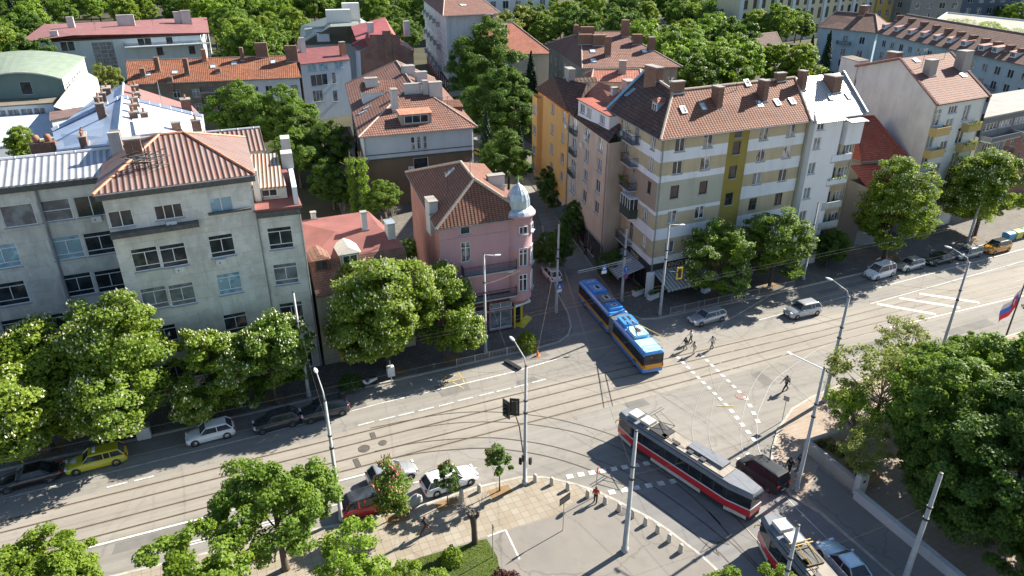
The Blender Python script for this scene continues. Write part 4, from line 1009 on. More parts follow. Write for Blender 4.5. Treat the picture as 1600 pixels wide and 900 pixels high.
for k in range(16):
    an = 2 * math.pi * k / 16; pts = [((r_) * math.cos(an) + TX, (r_) * math.sin(an) + TY, z_) for r_, z_ in ((tr * .84, Z + 1.1), (tr * .82, Z + 1.5), (tr * .79, Z + 2.0), (tr * .66, Z + 2.6), (tr * .44, Z + 3.05), (tr * .2, Z + 3.4))]; rs_.tube(pts, 0.03, n=4)
rs_.build('dome_rib', m_metal, do)
for k, an in enumerate((-90, -35, 20)):
    for z_, h_ in ((Z - 1.5, .85), (Z - 5.2, 2.1), (Z - 8.2, 2.0)):
        if k == 2 and z_ < 8: pass
        fm, pm, sm = window_meshes(0.95, h_, 'T' if h_ > 1 else 'single', m_white, g_dark)
        x, y = TX + (tr + .02) * math.cos(R(an)), TY + (tr + .02) * math.sin(R(an)); f = link('window', fm, pnk.root, (x, y, z_), R(an + 90)); f.matrix_basis = f.matrix_basis @ Matrix.Translation((0, -0.12, 0)) if False else Matrix.Translation((x, y, z_)) @ Matrix.Rotation(R(an + 90), 4, 'Z') @ Matrix.Translation((0, -0.10, 0)); link('pane', pm, f); link('sill', sm, f)
# entrance recess below the turret with yellow sides
mb = MB(); mb.box(Wp - 0.2, Wp + .0, -0.02, 1.5, 0.1, 2.9, MATS['bright_yellow_paint']); mb.box(Wp + .003, Wp + 1.0, 1.2, 1.5, 0.1, 2.7, simple('shop_window_dark', (0.03, 0.03, 0.03), 0.15)); mb.box(Wp + 1.0, Wp + 1.25, 1.0, 1.6, .1, 3.3, MATS['bright_yellow_paint']); mb.build('entrance', None, pnk.root)
mb = MB(); mb.prism([(Wp - .2, -.4), (Wp + 1.9, .3), (Wp + 1.9, 1.6), (Wp - .2, 1.6)], 2.95, 3.2, m_white); mb.build('entrance_canopy', m_white, pnk.root)
# long balconies
u0 = pnk.hit(1, 735, 430)[0]
for z_ in (Z - 5.35, Z - 8.5): pnk.balcony_uz(1, (u0 - 1 + Wp - .2) / 2, z_, (Wp - .2 - u0 + 1), 1.0)
pnk.ac(1, 798, 420)
# ================================================================ low house with red roof between grey block and pink house
p_crm = plaster('render_cream_old', (0.44, 0.40, 0.30), 0.14, 0.4)
Z = 8.2
A = Vector((6.55, 65.0)); B = Vector((16.3, 65.15)); 
mans = Bld('mansard_house', 'low cream house with red felt roof and brown mansard, half hidden by the chestnut trees', 'house', Z, [A + Vector((0.5, 13.5)), A, B, B + Vector((.5, 11))], base=1, world=True)
zt = mans.ze
for u, w in ((1.4, .7), (3.2, 1.2), (9, 1.2), (11, 1.2)):
    for z in (5.1, 2.3): mans.winuz(1, u, z, w, 1.6, 'T')
mans.walls(p_crm)
# bay over the shop
bay = Bld('bay', None, None, Z - .3, [A + Vector((1.0, .4)), A + Vector((1.6, -1.0)), A + Vector((4.9, -1.0)), A + Vector((5.4, .4))], base=1, world=True, zb=3.2)
bay.winuz(0, .75, 5.2, .7, 1.5, 'T'); bay.winuz(1, 1.65, 5.2, 1.5, 1.7, 'T'); bay.winuz(1, 1.65, 3.4, 1.5, 1.1, 'T'); bay.walls(p_crm); bay.flat(m_lead, .15, .12)
mb = MB(); mb.prism([(q.x, q.y) for q in bay.p], 3.1, 3.21, p_crm); mb.build('slab', p_crm, bay.root); adopt(mans, bay)
mb = MB(); mb.box(1.6, 4.8, -.6, -.003, 2.6, 3.1, simple('shop_sign_yellow', (0.60, 0.36, 0.04), 0.6)); mb.box(1.6, 1.9, -.12, -.003, .1, 2.6, MATS['shop_sign_yellow']); mb.build('shop_front', None, mans.root)
mb = MB(); mb.box(2.0, 4.8, -.05, -.003, .1, 2.55, MATS['shop_window_dark']); mb.build('shop_window', None, mans.root)
WW = (B - A).length
m_shing = bricks('mansard_shingles', (0.20, 0.105, 0.075), (0.26, 0.15, 0.11), (0.10, 0.05, 0.04), .3, .2, .02, .4)
V = [Vector(v) for v in ((0, -.35, Z), (WW, -.35, Z), (WW, 1.6, Z + 2.9), (0, 1.6, Z + 2.9), (0, 11, Z + 3.9), (WW - 1.5, 11, Z + 3.9))]
mans.slab(V, [(0, 1, 2, 3)], m_shing, 'roof'); mans.roof = mans.last
mans.slab([V[3], V[2], Vector((WW - .3, 7, Z + 3.0)), V[5], V[4], Vector((3.5, 5.5, Z + 4.2)), Vector((8, 5.5, Z + 4.2))], [(0, 1, 6, 5), (1, 2, 6), (2, 3, 6), (3, 4, 5, 6), (4, 0, 5)], m_redf, 'roof', th=.12)
mb = MB()
for (x0, x1, y0, y1, z0, z1) in ((-.0, WW - 1.5, 10.8, 11.1, Z - .2, Z + 3.8), (WW - .25, WW + .05, 6.9, 7.2, Z, Z + 3.2)): mb.box(x0, x1, y0, y1, z0, z1)
mb.face([(WW, 0, Z), (WW, 11.5, Z), (WW, 11.5, Z + 3.0), (WW, 1.6, Z + 2.7)]); mb.face([(0, 0, Z), (0, 1.6, Z + 2.7), (0, 12, Z + 3.6), (0, 12.4, Z)]); mb.build('gable_wall', p_crm, mans.root)
mans.chimney(571, 360, .55, .55, 1.9, m_chwh); mans.chimney(491, 343, .5, .5, .7, m_chwh)
dormer(mans, 504, 424, 1.5, 1.3, 1.6, m_shing, m_shing, fr=m_brownfr)
dormer(mans, 548, 414, 1.9, 1.3, 1.6, p_crm, simple('cream_trim_roof', (0.50, 0.46, 0.40), 0.7), fr=m_white)
mb = MB(); mb.box(-.4, .4, -.2, 1.2, -.5, 1.6, m_chwh); mb.box(-.5, .5, -.3, 1.3, 1.603, 1.7, m_lead)
q = mans.roofhit(612, 372)
if q: o = mb.build('chimney', None, mans.root); o.location = q[0]
# ================================================================ grey stone-faced office block
p_stone = bricks('stone_cladding_grey', (0.57, 0.565, 0.51), (0.66, 0.655, 0.61), (0.44, 0.43, 0.38), 2.1, 1.25, 0.018, 0.5)
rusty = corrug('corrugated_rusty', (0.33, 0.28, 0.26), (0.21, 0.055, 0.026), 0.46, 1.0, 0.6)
whcor = corrug('corrugated_white', (0.62, 0.64, 0.68), None, 0.55, rough=0.4)
blue_sh = corrug('sheet_metal_blue', (0.38, 0.47, 0.62), None, 1.2, rough=0.42, seam=True)
white_sh = corrug('sheet_metal_white', (0.66, 0.68, 0.72), None, 1.6, rough=0.42, seam=True)
m_ledge = simple('ledge_dark', (0.09, 0.09, 0.085), 0.8, 0.3, 3)
Z = 20.9
a = W(156, 305, Z).xy; b = W(390, 276, Z).xy; c = Vector((5.9, 64.9))
b = Vector((2.35, 65.2)); a = Vector((a.x, 64.6))
gb_ = Bld('stone_office_block', 'large grey stone-clad office block with rusty corrugated hipped roof', 'office building', Z, [a + Vector((0, 13)), a, b, b + Vector((0.2, 13))], base=1, world=True)
for px, py, w, h, k in ((189.4, 342, 1.8, 1.45, 'double'), (263.8, 331, 2.2, 1.3, 'triple'), (346, 320, 1.9, 1.4, 'double'), (376.4, 316.5, 1.8, 1.4, 'double')): gb_.win(1, px, py, w, h, k, gl=g_blue if px > 330 else g_dark)
for px, py, g in ((228, 405, g_dark), (271.8, 399, g_dark), (347, 384, g_dark), (381.5, 379.5, g_dark), (242, 466, g_grey), (285, 460, g_grey), (359, 443, g_blue), (392, 438, g_blue), (258, 525, g_dark), (297, 516, g_dark), (369, 505, g_dark), (400, 498, g_dark), (276, 582, g_dark), (315, 572, g_dark), (385, 560, g_dark)):
    gb_.win(1, px, py, 2.1, 2.15, 'grey', gl=g)
gb_.walls(p_stone); gb_.o2 = 0
zl = gb_.hit(1, 240, 357)[1]
mb = MB(); u1 = gb_.hit(1, 311, 350)[0]; mb.box(0.0, u1, -0.85, -0.005, zl - .18, zl + .22); mb.build('ledge', m_ledge, gb_.root)
mb = MB(); mb.box(gb_.hit(1, 323, 323)[0], gb_.hit(1, 390, 313)[0], -.35, -.005, gb_.hit(1, 345, 331)[1] - .1, gb_.hit(1, 345, 331)[1] + .08); mb.build('ledge', m_ledge, gb_.root)
gb_.hip(2.7, rusty, 0.42, 0.58, 0.5, 0.45, ridge=True, rmat=simple('rusty_ridge_sheet', (0.50, 0.22, 0.12), 0.6, 0.3, 1.5))
mb = MB(); L = gb_.edge(1)[3]; mb.box(-.4, L + .4, -.42, -.003, Z - .45, Z + .02); mb.build('cornice', m_ledge, gb_.root)
for px, py in ((268, 349), (281, 420), (345, 408)): gb_.ac(1, px, py)
gb_.chimney(212, 248, 1.3, 1.0, 1.6, m_chim)
# nest of old aerials on the hip
q = gb_.roofhit(232, 262)
if q:
    mb = MB(); rg = random.Random(4)
    for k in range(26):
        x, y, z = rg.uniform(-1.3, 1.3), rg.uniform(-.5, .5), rg.uniform(.3, 1.3); an = rg.uniform(-.4, .4)
        mb.tube([(x - .7 * math.cos(an), y - .3, z), (x + .7 * math.cos(an), y + .3, z + an)], .035, n=4)
    for x in (-.9, 0, .8): mb.tube([(x, 0, -.3), (x, 0, 2.2)], .05, n=5)
    o = mb.build('antenna', m_darkm, gb_.roof); o.location = q[0]
# right, lower wing of the same block
Z3 = 17.4
gw_ = Bld('lower_wing', None, None, Z3, [b + Vector((0.02, 12)), b + Vector((0.02, 0.15)), c + Vector((0.35, 0.15)), c + Vector((.5, 12))], base=1, world=True)
for px, py, g in ((438.3, 372, g_dark), (447, 428, g_grey), (456, 488, g_dark)): gw_.win(1, px, py, 2.2, 2.2, 'grey', gl=g)
gw_.winuz(1, 2.3, .2, 1.5, 2.6, 'T'); gw_.walls(p_stone, edges=[1, 2, 3]); gw_.flat(m_redf, .2, .25)
mb = MB(); L = gw_.edge(1)[3]; mb.box(0, L, -.3, -.003, Z3 - .55, Z3 - .01); mb.build('cornice', m_ledge, gw_.root)
aw = Bld('attic', None, None, Z3 + 1.5, [b + Vector((.1, 9)), b + Vector((0.1, 2.7)), c + Vector((-.4, 2.7)), c + Vector((-.3, 9))], base=1, world=True, zb=Z3 + .2)
aw.winuz(1, 1.5, Z3 + .5, 1.4, .7, 'double'); aw.walls(p_stone)
e = [aw.corner(u, v, z) for u, v, z in ((-.05, -.05, Z3 + 1.52), (1.0, -.05, Z3 + 1.52), (1.0, 1, Z3 + 3.0), (-.05, 1, Z3 + 3.0))]; aw.slab(e, [(0, 1, 2, 3)], corrug('corrugated_rusty_fine', (0.55, 0.53, 0.50), (0.42, 0.19, 0.08), 0.36, 1.0, 0.6)); adopt(gw_, aw)
mb = MB(); mb.box(L - .45, L - .02, 0.3, 11, Z3 + .26, Z3 + 1.9, p_wht); mb.box(L - 1.0, L + .1, 6.5, 8.0, Z3 + 1.9, Z3 + 3.4, m_chwh); mb.box(L - .8, L + .1, 9.2, 10.8, Z3 + 1.9, Z3 + 4.2, m_chwh); mb.box(.05, .6, 2.2, 3.0, Z3 + .26, Z3 + 3.2, m_chwh); mb.build('parapet', None, gw_.root)
gw_.pipe(1, 0.0); gw_.pipe(1, L - .1)
adopt(gb_, gw_)
# recessed left wing of the same block
Z1 = 20.3
p0 = W(-160, 325, Z1).xy; p1 = W(152, 276, Z1).xy; yy = (p1.y)
lw = Bld('left_wing', None, None, Z1, [Vector((p0.x - 4, yy + 9)), Vector((p0.x - 4, yy - .6)), Vector((a.x + .5, yy)), Vector((a.x + .5, yy + 9))], base=1, world=True)
for px, py, k, g in ((29, 337, 'single', g_grey), (86.7, 329, 'top', g_grey), (142, 322, 'double', g_dark)): lw.win(1, px, py, 2.5, 2.0, k, gl=g)
for px, py, g in ((4, 401, g_blue), (48.8, 394, g_blue), (104.8, 387, g_blue), (157, 380, g_dark), (18, 459, g_dark), (66.7, 452, g_dark), (122, 445, g_dark), (173, 438, g_dark), (30, 515, g_dark), (84, 508, g_dark), (139, 501, g_dark), (190, 494, g_dark), (-35, 345, g_dark), (-45, 408, g_dark)): lw.win(1, px, py, 2.5, 2.3, 'grey', gl=g)
lw.walls(p_stone, edges=[0, 1])
up = simple('pale_wall_band', (0.45, 0.46, 0.46), 0.8)
L = lw.edge(1)[3]; mb = MB(); mb.box(0, L, -.4, -.003, Z1 - .5, Z1 - .01); mb.build('cornice', m_ledge, lw.root)
e = [Vector(v) for v in ((0, -.5, Z1 + .2), (L + .1, -.5, Z1 + .2), (L + .1, 3.8, Z1 + 1.5), (0, 3.8, Z1 + 1.5), (L + .1, 8.6, Z1 + .3), (0, 8.6, Z1 + .3))]
lw.slab(e, [(0, 1, 2, 3), (3, 2, 4, 5)], whcor); lw.roof = lw.last
mb = MB(); mb.tube([e[3] + Vector((0, 0, .05)), e[2] + Vector((0, 0, .05))], .16, n=6); mb.build('ridge_cap', white_sh, lw.roof)
mb = MB(); mb.box(L + .1, L + .9, 2.0, 5.0, Z1, Z1 + 3.0, m_chim); mb.box(L + .0, L + 1.0, 1.9, 2.3, Z1, Z1 + 3.4, m_chwh); mb.build('chimney', None, lw.root)
lw.pipe_px(1, 66, 330, r=.12); lw.ac(1, 151, 341)
adopt(gb_, lw)
# rusty roof strip behind the hip
mb = MB(); x0, x1 = a.x - .0, 5.0; O = gb_.Mi
rs = Bld('rear_wing', None, None, 19.6, [Vector((x0 + .3, yy + 12)), Vector((x0 + .3, 77.9)), Vector((4.6, 77.9)), Vector((4.6, yy + 12))], base=1, world=True)
rs.walls(p_stone); rs.hip(1.6, rusty, 0.0, 1.0, 0.5, .2, ridge=True, rmat=white_sh); 
for px, py, w, d, h in ((322, 243, 3.6, 1.0, 1.7), (384, 252, 2.6, 1.6, 2.6), (360, 243, 1.2, 1.2, 2.2)): rs.chimney(px, py, w, d, h, m_chim)
adopt(gb_, rs)
# ================================================================ sheet-metal roofed house behind the grey block
def house_from_roof(name, label, cat, verts, faces, mats, wallmat, wall_idx, zwall=None, th=0.14, group=None, inset_=0.35, wins=None):
    """verts: (px,py,z); the walls rise from the ground to the eave corners wall_idx"""
    P = [W(*v) for v in verts]; ze = min(P[i].z for i in wall_idx) - th - 0.02 if zwall is None else zwall
    cen = sum((P[i].xy for i in wall_idx), Vector((0, 0))) / len(wall_idx)
    foot = [P[i].xy + (cen - P[i].xy).normalized() * inset_ * 1.4 for i in wall_idx]
    ar = sum(foot[i].x * foot[(i + 1) % len(foot)].y - foot[(i + 1) % len(foot)].x * foot[i].y for i in range(len(foot)))
    if ar < 0: print('clockwise', name); foot.reverse()
    b = Bld(name, label, cat, ze, foot, base=1, world=True, group=group)
    LV = [b.Mi @ q for q in P]; first = None
    for fs, mt in zip(faces, mats):
        b.slab(LV, fs, mt, 'roof', th)
        if first is None: first = b.last
    b.roof = first; b.LV = LV
    if wins: wins(b)
    b.walls(wallmat)
    return b
TT = [(82, 206, 18), (90, 238, 18), (175, 228, 20.6), (185, 214, 21), (191, 153, 21), (193, 131, 21), (152, 150, 18), (322, 214, 18), (318, 184, 18), (300, 165, 18), (216, 133, 20.2)]
Tb = house_from_roof('metal_roofed_house', 'house with wide blue and white sheet-metal roof and many chimneys behind the grey office block', 'house', TT,
     [[(0, 1, 2, 3, 4)], [(3, 7, 8, 4)], [(4, 5, 6, 0)], [(4, 8, 9, 5)]], [blue_sh, white_sh, blue_sh, corrug('sheet_maroon_seam', (0.28, 0.14, 0.12), None, 2.2, rough=.6, seam=True)], p_stone, [1, 7, 9, 6])
mb = MB(); V = Tb.LV
for p, q in ((0, 4), (4, 8), (3, 4), (3, 2), (2, 1), (4, 5)):
    A_, B_ = V[p] + Vector((0, 0, .15)), V[q] + Vector((0, 0, .15)); mb.tube([A_, B_], 0.3 if (p, q) in ((0, 4), (4, 8)) else .16, n=4)
mb.build('firewall_coping', blue_sh, Tb.roof)
for px, py, w, d, h, pots in ((138, 225, 2.6, .7, 1.0, 4), (166, 180, .8, .9, 1.4, 1), (163, 168, .8, .9, 1.3, 1), (168, 160, .8, .8, 1.2, 1), (217, 187, .9, .9, .9, 1), (217, 177, .9, .9, 1.1, 1), (218, 166, .9, .9, 1.1, 1), (220, 158, .9, .9, 1.1, 1), (219, 149, .9, .9, 1.3, 1), (234, 192, .8, .8, 1.2, 1), (284, 205, 1.0, 1.0, 1.1, 0), (317, 212, 1.0, 1.0, 1.9, 2), (300, 173, 1.4, 1.2, 1.6, 1), (291, 155, 1.0, 1.0, 1.5, 1), (238, 145, 1.6, 1.0, 1.5, 0), (175, 148, 2.4, 1.0, 1.0, 1)):
    Tb.chimney(px, py, w, d, h, m_chim, pots=pots)
q = Tb.roofhit(235, 208)
if q: dm = MB(); dm.box(-4.2, 4.2, -1, 1.5, -.5, .9, white_sh); o = dm.build('dormer', white_sh, Tb.roof); o.location = q[0]; o.rotation_euler = (0, 0, .02)
q = Tb.roofhit(257, 180)
if q:
    mb = MB(); mb.tube([(0, 0, -.2), (0, 0, 4.2)], .04, n=5)
    for k in range(6): mb.tube([(-.6 + .08 * k, 0, 2.4 + k * .22), (.6 - .08 * k, 0.1, 2.4 + k * .22)], .03, n=4)
    o = mb.build('antenna', m_metal, Tb.roof); o.location = q[0]
for px, py, r_ in ((72, 236, 0),):
    st = empty('chimney_stack', W(72, 240, 17), 0, 'brick chimney stack with two round clay pots at the left edge', 'chimney')
    st.location.z = 0
    mb = MB(); mb.box(-1.3, 1.3, -.6, .6, 0, 18.4); mb.build('stack', m_chim, st)
    for x in (-.6, .6): pb = MB(); pb.lathe([(.01, 19.3), (.3, 19.2), (.42, 18.9), (.36, 18.6), (.3, 18.403)], x, 0, 10); pb.build('chimney_pot', m_chim2, st, True)
# ================================================================ green-roofed hall on the far left
m_gr = simple('green_felt_roof', (0.20, 0.25, 0.19), 0.8, 0.15, 0.5); p_gw = plaster('render_greenish', (0.19, 0.27, 0.25), 0.08, .2)
p_wh2 = plaster('render_white_old', (0.68, 0.69, 0.70), .08, .25); p_blw = plaster('render_blue_white', (0.60, 0.67, 0.73), .06, .2)
SH = Bld('vaulted_hall', 'hall with shallow vaulted green roof at the far left', 'hall', 9.6, [W(-40, 92, 9.6).xy, W(-40, 128, 9.6).xy, W(97, 123, 9.6).xy, W(131, 90, 9.6).xy], base=1, world=True)
SH.win(1, 41, 138, 2.4, 3.0, 'single'); SH.grid(2, [3, 6, 12, 15, 20, 23], [5.6], 1.3, 2.4, 'single')
SH.walls(p_gw, {2: [(0, 10, p_wh2, (0, 60))]})
mb = MB(); n = 12; rows = []
for k in range(n + 1):
    t = k / n; hgt_ = 1.9 * (1 - (2 * t - 1) ** 2) + .12; rows.append((SH.corner(t * 1.03 - .015, -.03, 9.6 + hgt_), SH.corner(t * 1.03 - .015, 1.01, 9.6 + hgt_)))
for k in range(n):
    mb.face([rows[k][0], rows[k + 1][0], rows[k + 1][1], rows[k][1]], m_gr)
    mb.face([SH.corner(k / n, 0, 9.6), SH.corner((k + 1) / n, 0, 9.6), SH.corner((k + 1) / n, 0, rows[k + 1][0].z - .1), SH.corner(k / n, 0, rows[k][0].z - .1)], p_gw)
    mb.face([rows[k][0] - Vector((0, 0, .3)), rows[k + 1][0] - Vector((0, 0, .3)), rows[k + 1][0], rows[k][0]], m_metal)
mb.build('roof', None, SH.root)
lo_ = Bld('front_extension', None, None, 5.2, [W(-40, 150, 5.2).xy, W(-40, 170, 5.2).xy, W(82, 162, 5.2).xy, W(97, 147, 5.2).xy], base=1, world=True)
lo_.grid(1, [2 + i * 2.6 for i in range(14)], [3.0], 2.3, 1.5, 'double', m_white, g_grey); lo_.walls(p_blw); lo_.flat(simple('flat_roof_brown', (0.17, 0.145, 0.11), .9, .2, .5), .3, .3); adopt(SH, lo_)
sk = Bld('side_skylight_wing', None, None, 6.0, [W(131, 118, 6).xy, W(87, 178, 6).xy, W(108, 176, 6).xy, W(152, 122, 6).xy], base=1, world=True); sk.walls(p_wh2)
sk.slab([sk.corner(0, 0, 7.6), sk.corner(1, 0, 6.1), sk.corner(1, 1, 6.1), sk.corner(0, 1, 7.6)], [(0, 1, 2, 3)], corrug('ribbed_white_roof', (.6, .58, .5), None, 1.6, rough=.5)); adopt(SH, sk)
sh2 = Bld('corrugated_shed', 'small shed with white corrugated roof beside the vaulted hall', 'shed', 6.5, [W(80, 176, 6.5).xy, W(80, 188, 6.5).xy, W(140, 176, 6.5).xy, W(140, 166, 6.5).xy], base=1, world=True); sh2.walls(p_wh2); sh2.flat(rusty, .3, .12)
lower = Bld('white_courtyard_house', 'plain white wall building below the vaulted hall at the left edge', 'house', 3.0, [W(-60, 178, 3).xy, W(-60, 240, 3).xy, W(90, 215, 3).xy, W(84, 180, 3).xy], base=1, world=True)
lower.walls(p_blw); lower.flat(simple('pale_flat_roof', (.42, .46, .5), .8, .1, .4), .1, .2)
# ================================================================ white building with maroon roof, back left
Rb = Bld('maroon_roofed_building', 'long white building with flat maroon roof and tall stair window, back left by the trees', 'building', 12, [W(68, 40, 12).xy, W(42, 68, 12).xy, W(313, 55, 12).xy, W(322, 30, 12).xy], base=1, world=True)
L = Rb.edge(1)[3]
us_ = Rb.hit(1, 165, 90)[0]
Rb.winuz(1, us_, .4, 5.8, 11.0, 'grid', m_greyfr, g_grey)
for px, py in ((100, 72), (111, 71)): Rb.win(1, px, py, 1.6, 2.4, 'single', m_brownfr, g_dark)
for px, py in ((220, 64), (231, 64), (264, 60), (250, 80), (300, 78)): Rb.win(1, px, py, 1.8, 2.4, 'single', m_brownfr, g_dark)
Rb.walls(plaster('render_bluish_white', (.58, .64, .64), .05, .2))
e = [W(30, 66, 12.3), W(327, 51, 12.3), W(323, 27, 12.8), W(68, 38, 12.8)]
mid0, mid1 = W(115, 55, 14.0), W(250, 30, 14.0)
Rb.slab([Rb.Mi @ q for q in e + [mid0, mid1]], [(0, 1, 5, 4), (1, 2, 5), (2, 3, 4, 5), (3, 0, 4)], m_mar, th=.4); Rb.roof = Rb.last
for px, py, w, d, h, m in ((112, 44, 2.0, 2, 3.2, m_chwh), (199, 45, 5, 2.5, 4, m_chwh), (281, 37, 3, 2.5, 3.6, m_chwh), (293, 38, 3, 2.5, 4.2, m_chwh), (85, 57, 2, 1.6, 1.4, m_chwh), (180, 30, 5, 2, 1.4, m_metal), (209, 28, 2.5, 2, 1.6, m_metal)): Rb.chimney(px, py, w, d, h, m)
z_ = Rb.hit(1, 240, 70)[1]; Rb.balcony_uz(1, Rb.hit(1, 262, 68)[0], z_, 24, 3.0, rail=m_darkm, slab=p_blw)
# ================================================================ row with rust tiled roof
Ob = Bld('rust_tiled_row_house', 'long old row house with rust-orange tiled roof and weathered balconied back', 'row house', 11, [W(203, 131, 11).xy + Vector((0, 17)), W(203, 133, 11).xy, W(468, 122, 11).xy, W(468, 122, 11).xy + Vector((0, 17))], base=1, world=True)
L = Ob.edge(1)[3]; p_old = plaster('render_grey_brown_old', (.22, .18, .14), .25, .7)
Ob.grid(1, [9, 13, 17.5, 22], [7.8, 4.6, 1.4], 1.5, 1.8, 'T'); Ob.grid(1, [25.5, 28.5, 31.5, 34], [7.8, 4.6, 1.4], 1.5, 1.8, 'double')
Ob.walls(p_old, {1: [(0, 20, p_wh2, (24, L)), (9.8, 11, p_wh2, (23, L))]}); Ob.hip(3.6, T_or2, 0.0, 1.0, .5, .4)
for px, py, w, h in ((224, 121, 1.3, 2.6), (247, 112, 1.3, 4.2), (293, 118, 1.3, 5), (320, 96, 1.3, 3.6), (379, 95, 1, 4), (341, 114, 1.4, 1.2), (266, 129, 1.4, 1.6), (410, 90, 3.6, 4.5), (457, 97, 3.6, 5), (246, 82, 1.6, 1.6), (474, 80, 1, 3.4)): Ob.chimney(px, py, w * .75, 1.1, h * .72, m_chim if px != 320 else m_chim2, cap=False)
for px, py in ((231, 116), (273, 113), (333, 104), (366, 99), (427, 97)): Ob.skylight(px, py, 1.2, 1.4, m_lead)
for px, py in ((333, 142), (337, 160)): Ob.balcony(1, px, py, 5, 1.6)
Wb = Bld('white_row_house', 'white rendered row house with flat dark red felt roof beside the rust tiled row', 'row house', 13.2, [W(468, 100, 13.2).xy + Vector((0, 10)), W(469, 101, 13.2).xy + Vector((0, -.4)), W(546, 93, 13.2).xy + Vector((0, -.4)), W(546, 93, 13.2).xy + Vector((0, 10))], base=1, world=True)
for px, py in ((487, 101), (505, 100), (529, 99)): Wb.win(1, px, py, 2.2, 1.6, 'double', m_white, g_blue)
for px, py, w in ((479, 127, 4.2), (499, 125, 4.2), (522, 122, 1), (497, 150, 2.5), (524, 150, 1.2)): Wb.win(1, px, py, w, 2.6, 'triple' if w > 2 else 'single')
Wb.walls(p_blw)
Wb.slab([Wb.corner(0, -.05, 13.4), Wb.corner(1, -.05, 13.4), Wb.corner(1, 1, 15.2), Wb.corner(0, 1, 15.2)], [(0, 1, 2, 3)], m_mar2); Wb.roof = Wb.last
for px, py, m in ((475, 82, m_chwh), (538, 88, m_chim2)): Wb.chimney(px, py, 1.2, 1.2, 3.2, m)
# ================================================================ brick gabled building and green-roofed villa behind
def WYp(px, py, Y):
    d = ray(px, py); t = Y / d.y; return ORG + d * t
def onY(pts, Y): return [WYp(x, y, Y) for x, y in pts]
Yp = 196
G_ = onY([(563, 118), (563, 82), (577, 74), (577, 54), (600, 53), (625, 54), (626, 70), (646, 80), (647, 118)], Yp)
br_ = empty('brick_gable_house', (G_[0].x, Yp, 0), 0, 'house with tall bare brown brick gable and raspberry red roof', 'house')
mi = Matrix.Translation((-G_[0].x, -Yp, 0)); P = [mi @ q for q in G_]; mb = MB()
P[0].z = P[-1].z = 0
front = [Vector((q.x, 0, q.z)) for q in P]; back = [Vector((q.x + 2, 16, q.z)) for q in P]
mb.face([front[0], front[8], front[7], front[6], front[5], front[3], front[2], front[1]], bricks('gable_brick', (.19, .10, .085), (.25, .14, .12), (.2, .15, .13), .5, .2, .02, .6)); mb.face([back[0], front[0], front[1], back[1]], p_blw); mb.face([front[8], back[8], back[7], front[7]], p_wh2); mb.build('wall', None, br_)
m_rasp = simple('raspberry_red_roof', (.32, .085, .085), .6, .15, .5)
mb = MB()
z3 = front[3].z - .5
for q in ([front[1] + Vector((-.8, .4, .3)), front[2] + Vector((0, .4, .3)), back[2] + Vector((0, 0, .3)), back[1] + Vector((-.8, 0, .3))], [front[2] + Vector((0, .4, .3)), front[3] + Vector((0, .4, 0)), back[3], back[2] + Vector((0, 0, .3))], [front[3] + Vector((-3.5, .4, -1.2)), front[5] + Vector((-2, .4, .3)), back[5] + Vector((-2, 0, 3)), back[3] + Vector((-3.5, 0, .5))], [front[5] + Vector((-2, .4, .3)), front[6] + Vector((1, .4, .5)), back[6] + Vector((1, 0, .5)), back[5] + Vector((-2, 0, 3))], [front[6] + Vector((0, .4, 0)), front[7] + Vector((.6, .4, .2)), back[7] + Vector((.6, 0, .2)), back[6]]): mb.face(q)
mb.build('roof', m_rasp, br_)
mb = MB(); mb.box(front[5].x - 4.6, front[5].x - 2.6, -.3, .9, front[4].z - 12, front[4].z + .8); mb.build('chimney', m_chim, br_)
for dx in (4, 14): mb = MB(); mb.box(dx, dx + 1.6, 4, 5.4, z3 - 1, z3 + 3); mb.build('chimney', m_chwh, br_)
m_slate = corrug('green_copper_sheet', (.20, .24, .21), None, 1.6, rough=.6, seam=True)
QP = [(468, 72, 12), (475, 35, 12), (556, 28, 12), (588, 66, 12), (516, 40, 17), (562, 34, 17), (548, 22, 17), (520, 24, 17)]
Qb = house_from_roof('green_roofed_villa', 'villa with steep green sheet-metal mansard roofs and rooftop machinery, behind the white row house', 'villa', [(468, 70, 11), (582, 66, 11), (582, 40, 11), (470, 40, 11), (516, 42, 17), (560, 40, 17), (556, 24, 17), (518, 24, 17)],
     [[(0, 1, 5, 4), (1, 2, 6, 5), (2, 3, 7, 6), (3, 0, 4, 7), (4, 5, 6, 7)]], [m_slate], p_blw, [3, 0, 1, 2])
for px, py, w, h, m in ((530, 36, 7, 3.6, m_acw), (550, 33, 5, 5.0, m_acw), (519, 36, 2, 3.5, m_chim), (562, 52, 5, 2.5, m_chim)): Qb.chimney(px, py, w, 3, h, m, cap=False)
for px, py in ((490, 55), (505, 60), (565, 60), (478, 56)): dormer(Qb, px, py, 3.5, 2.0, 4, p_blw, m_slate, flatroof=True)
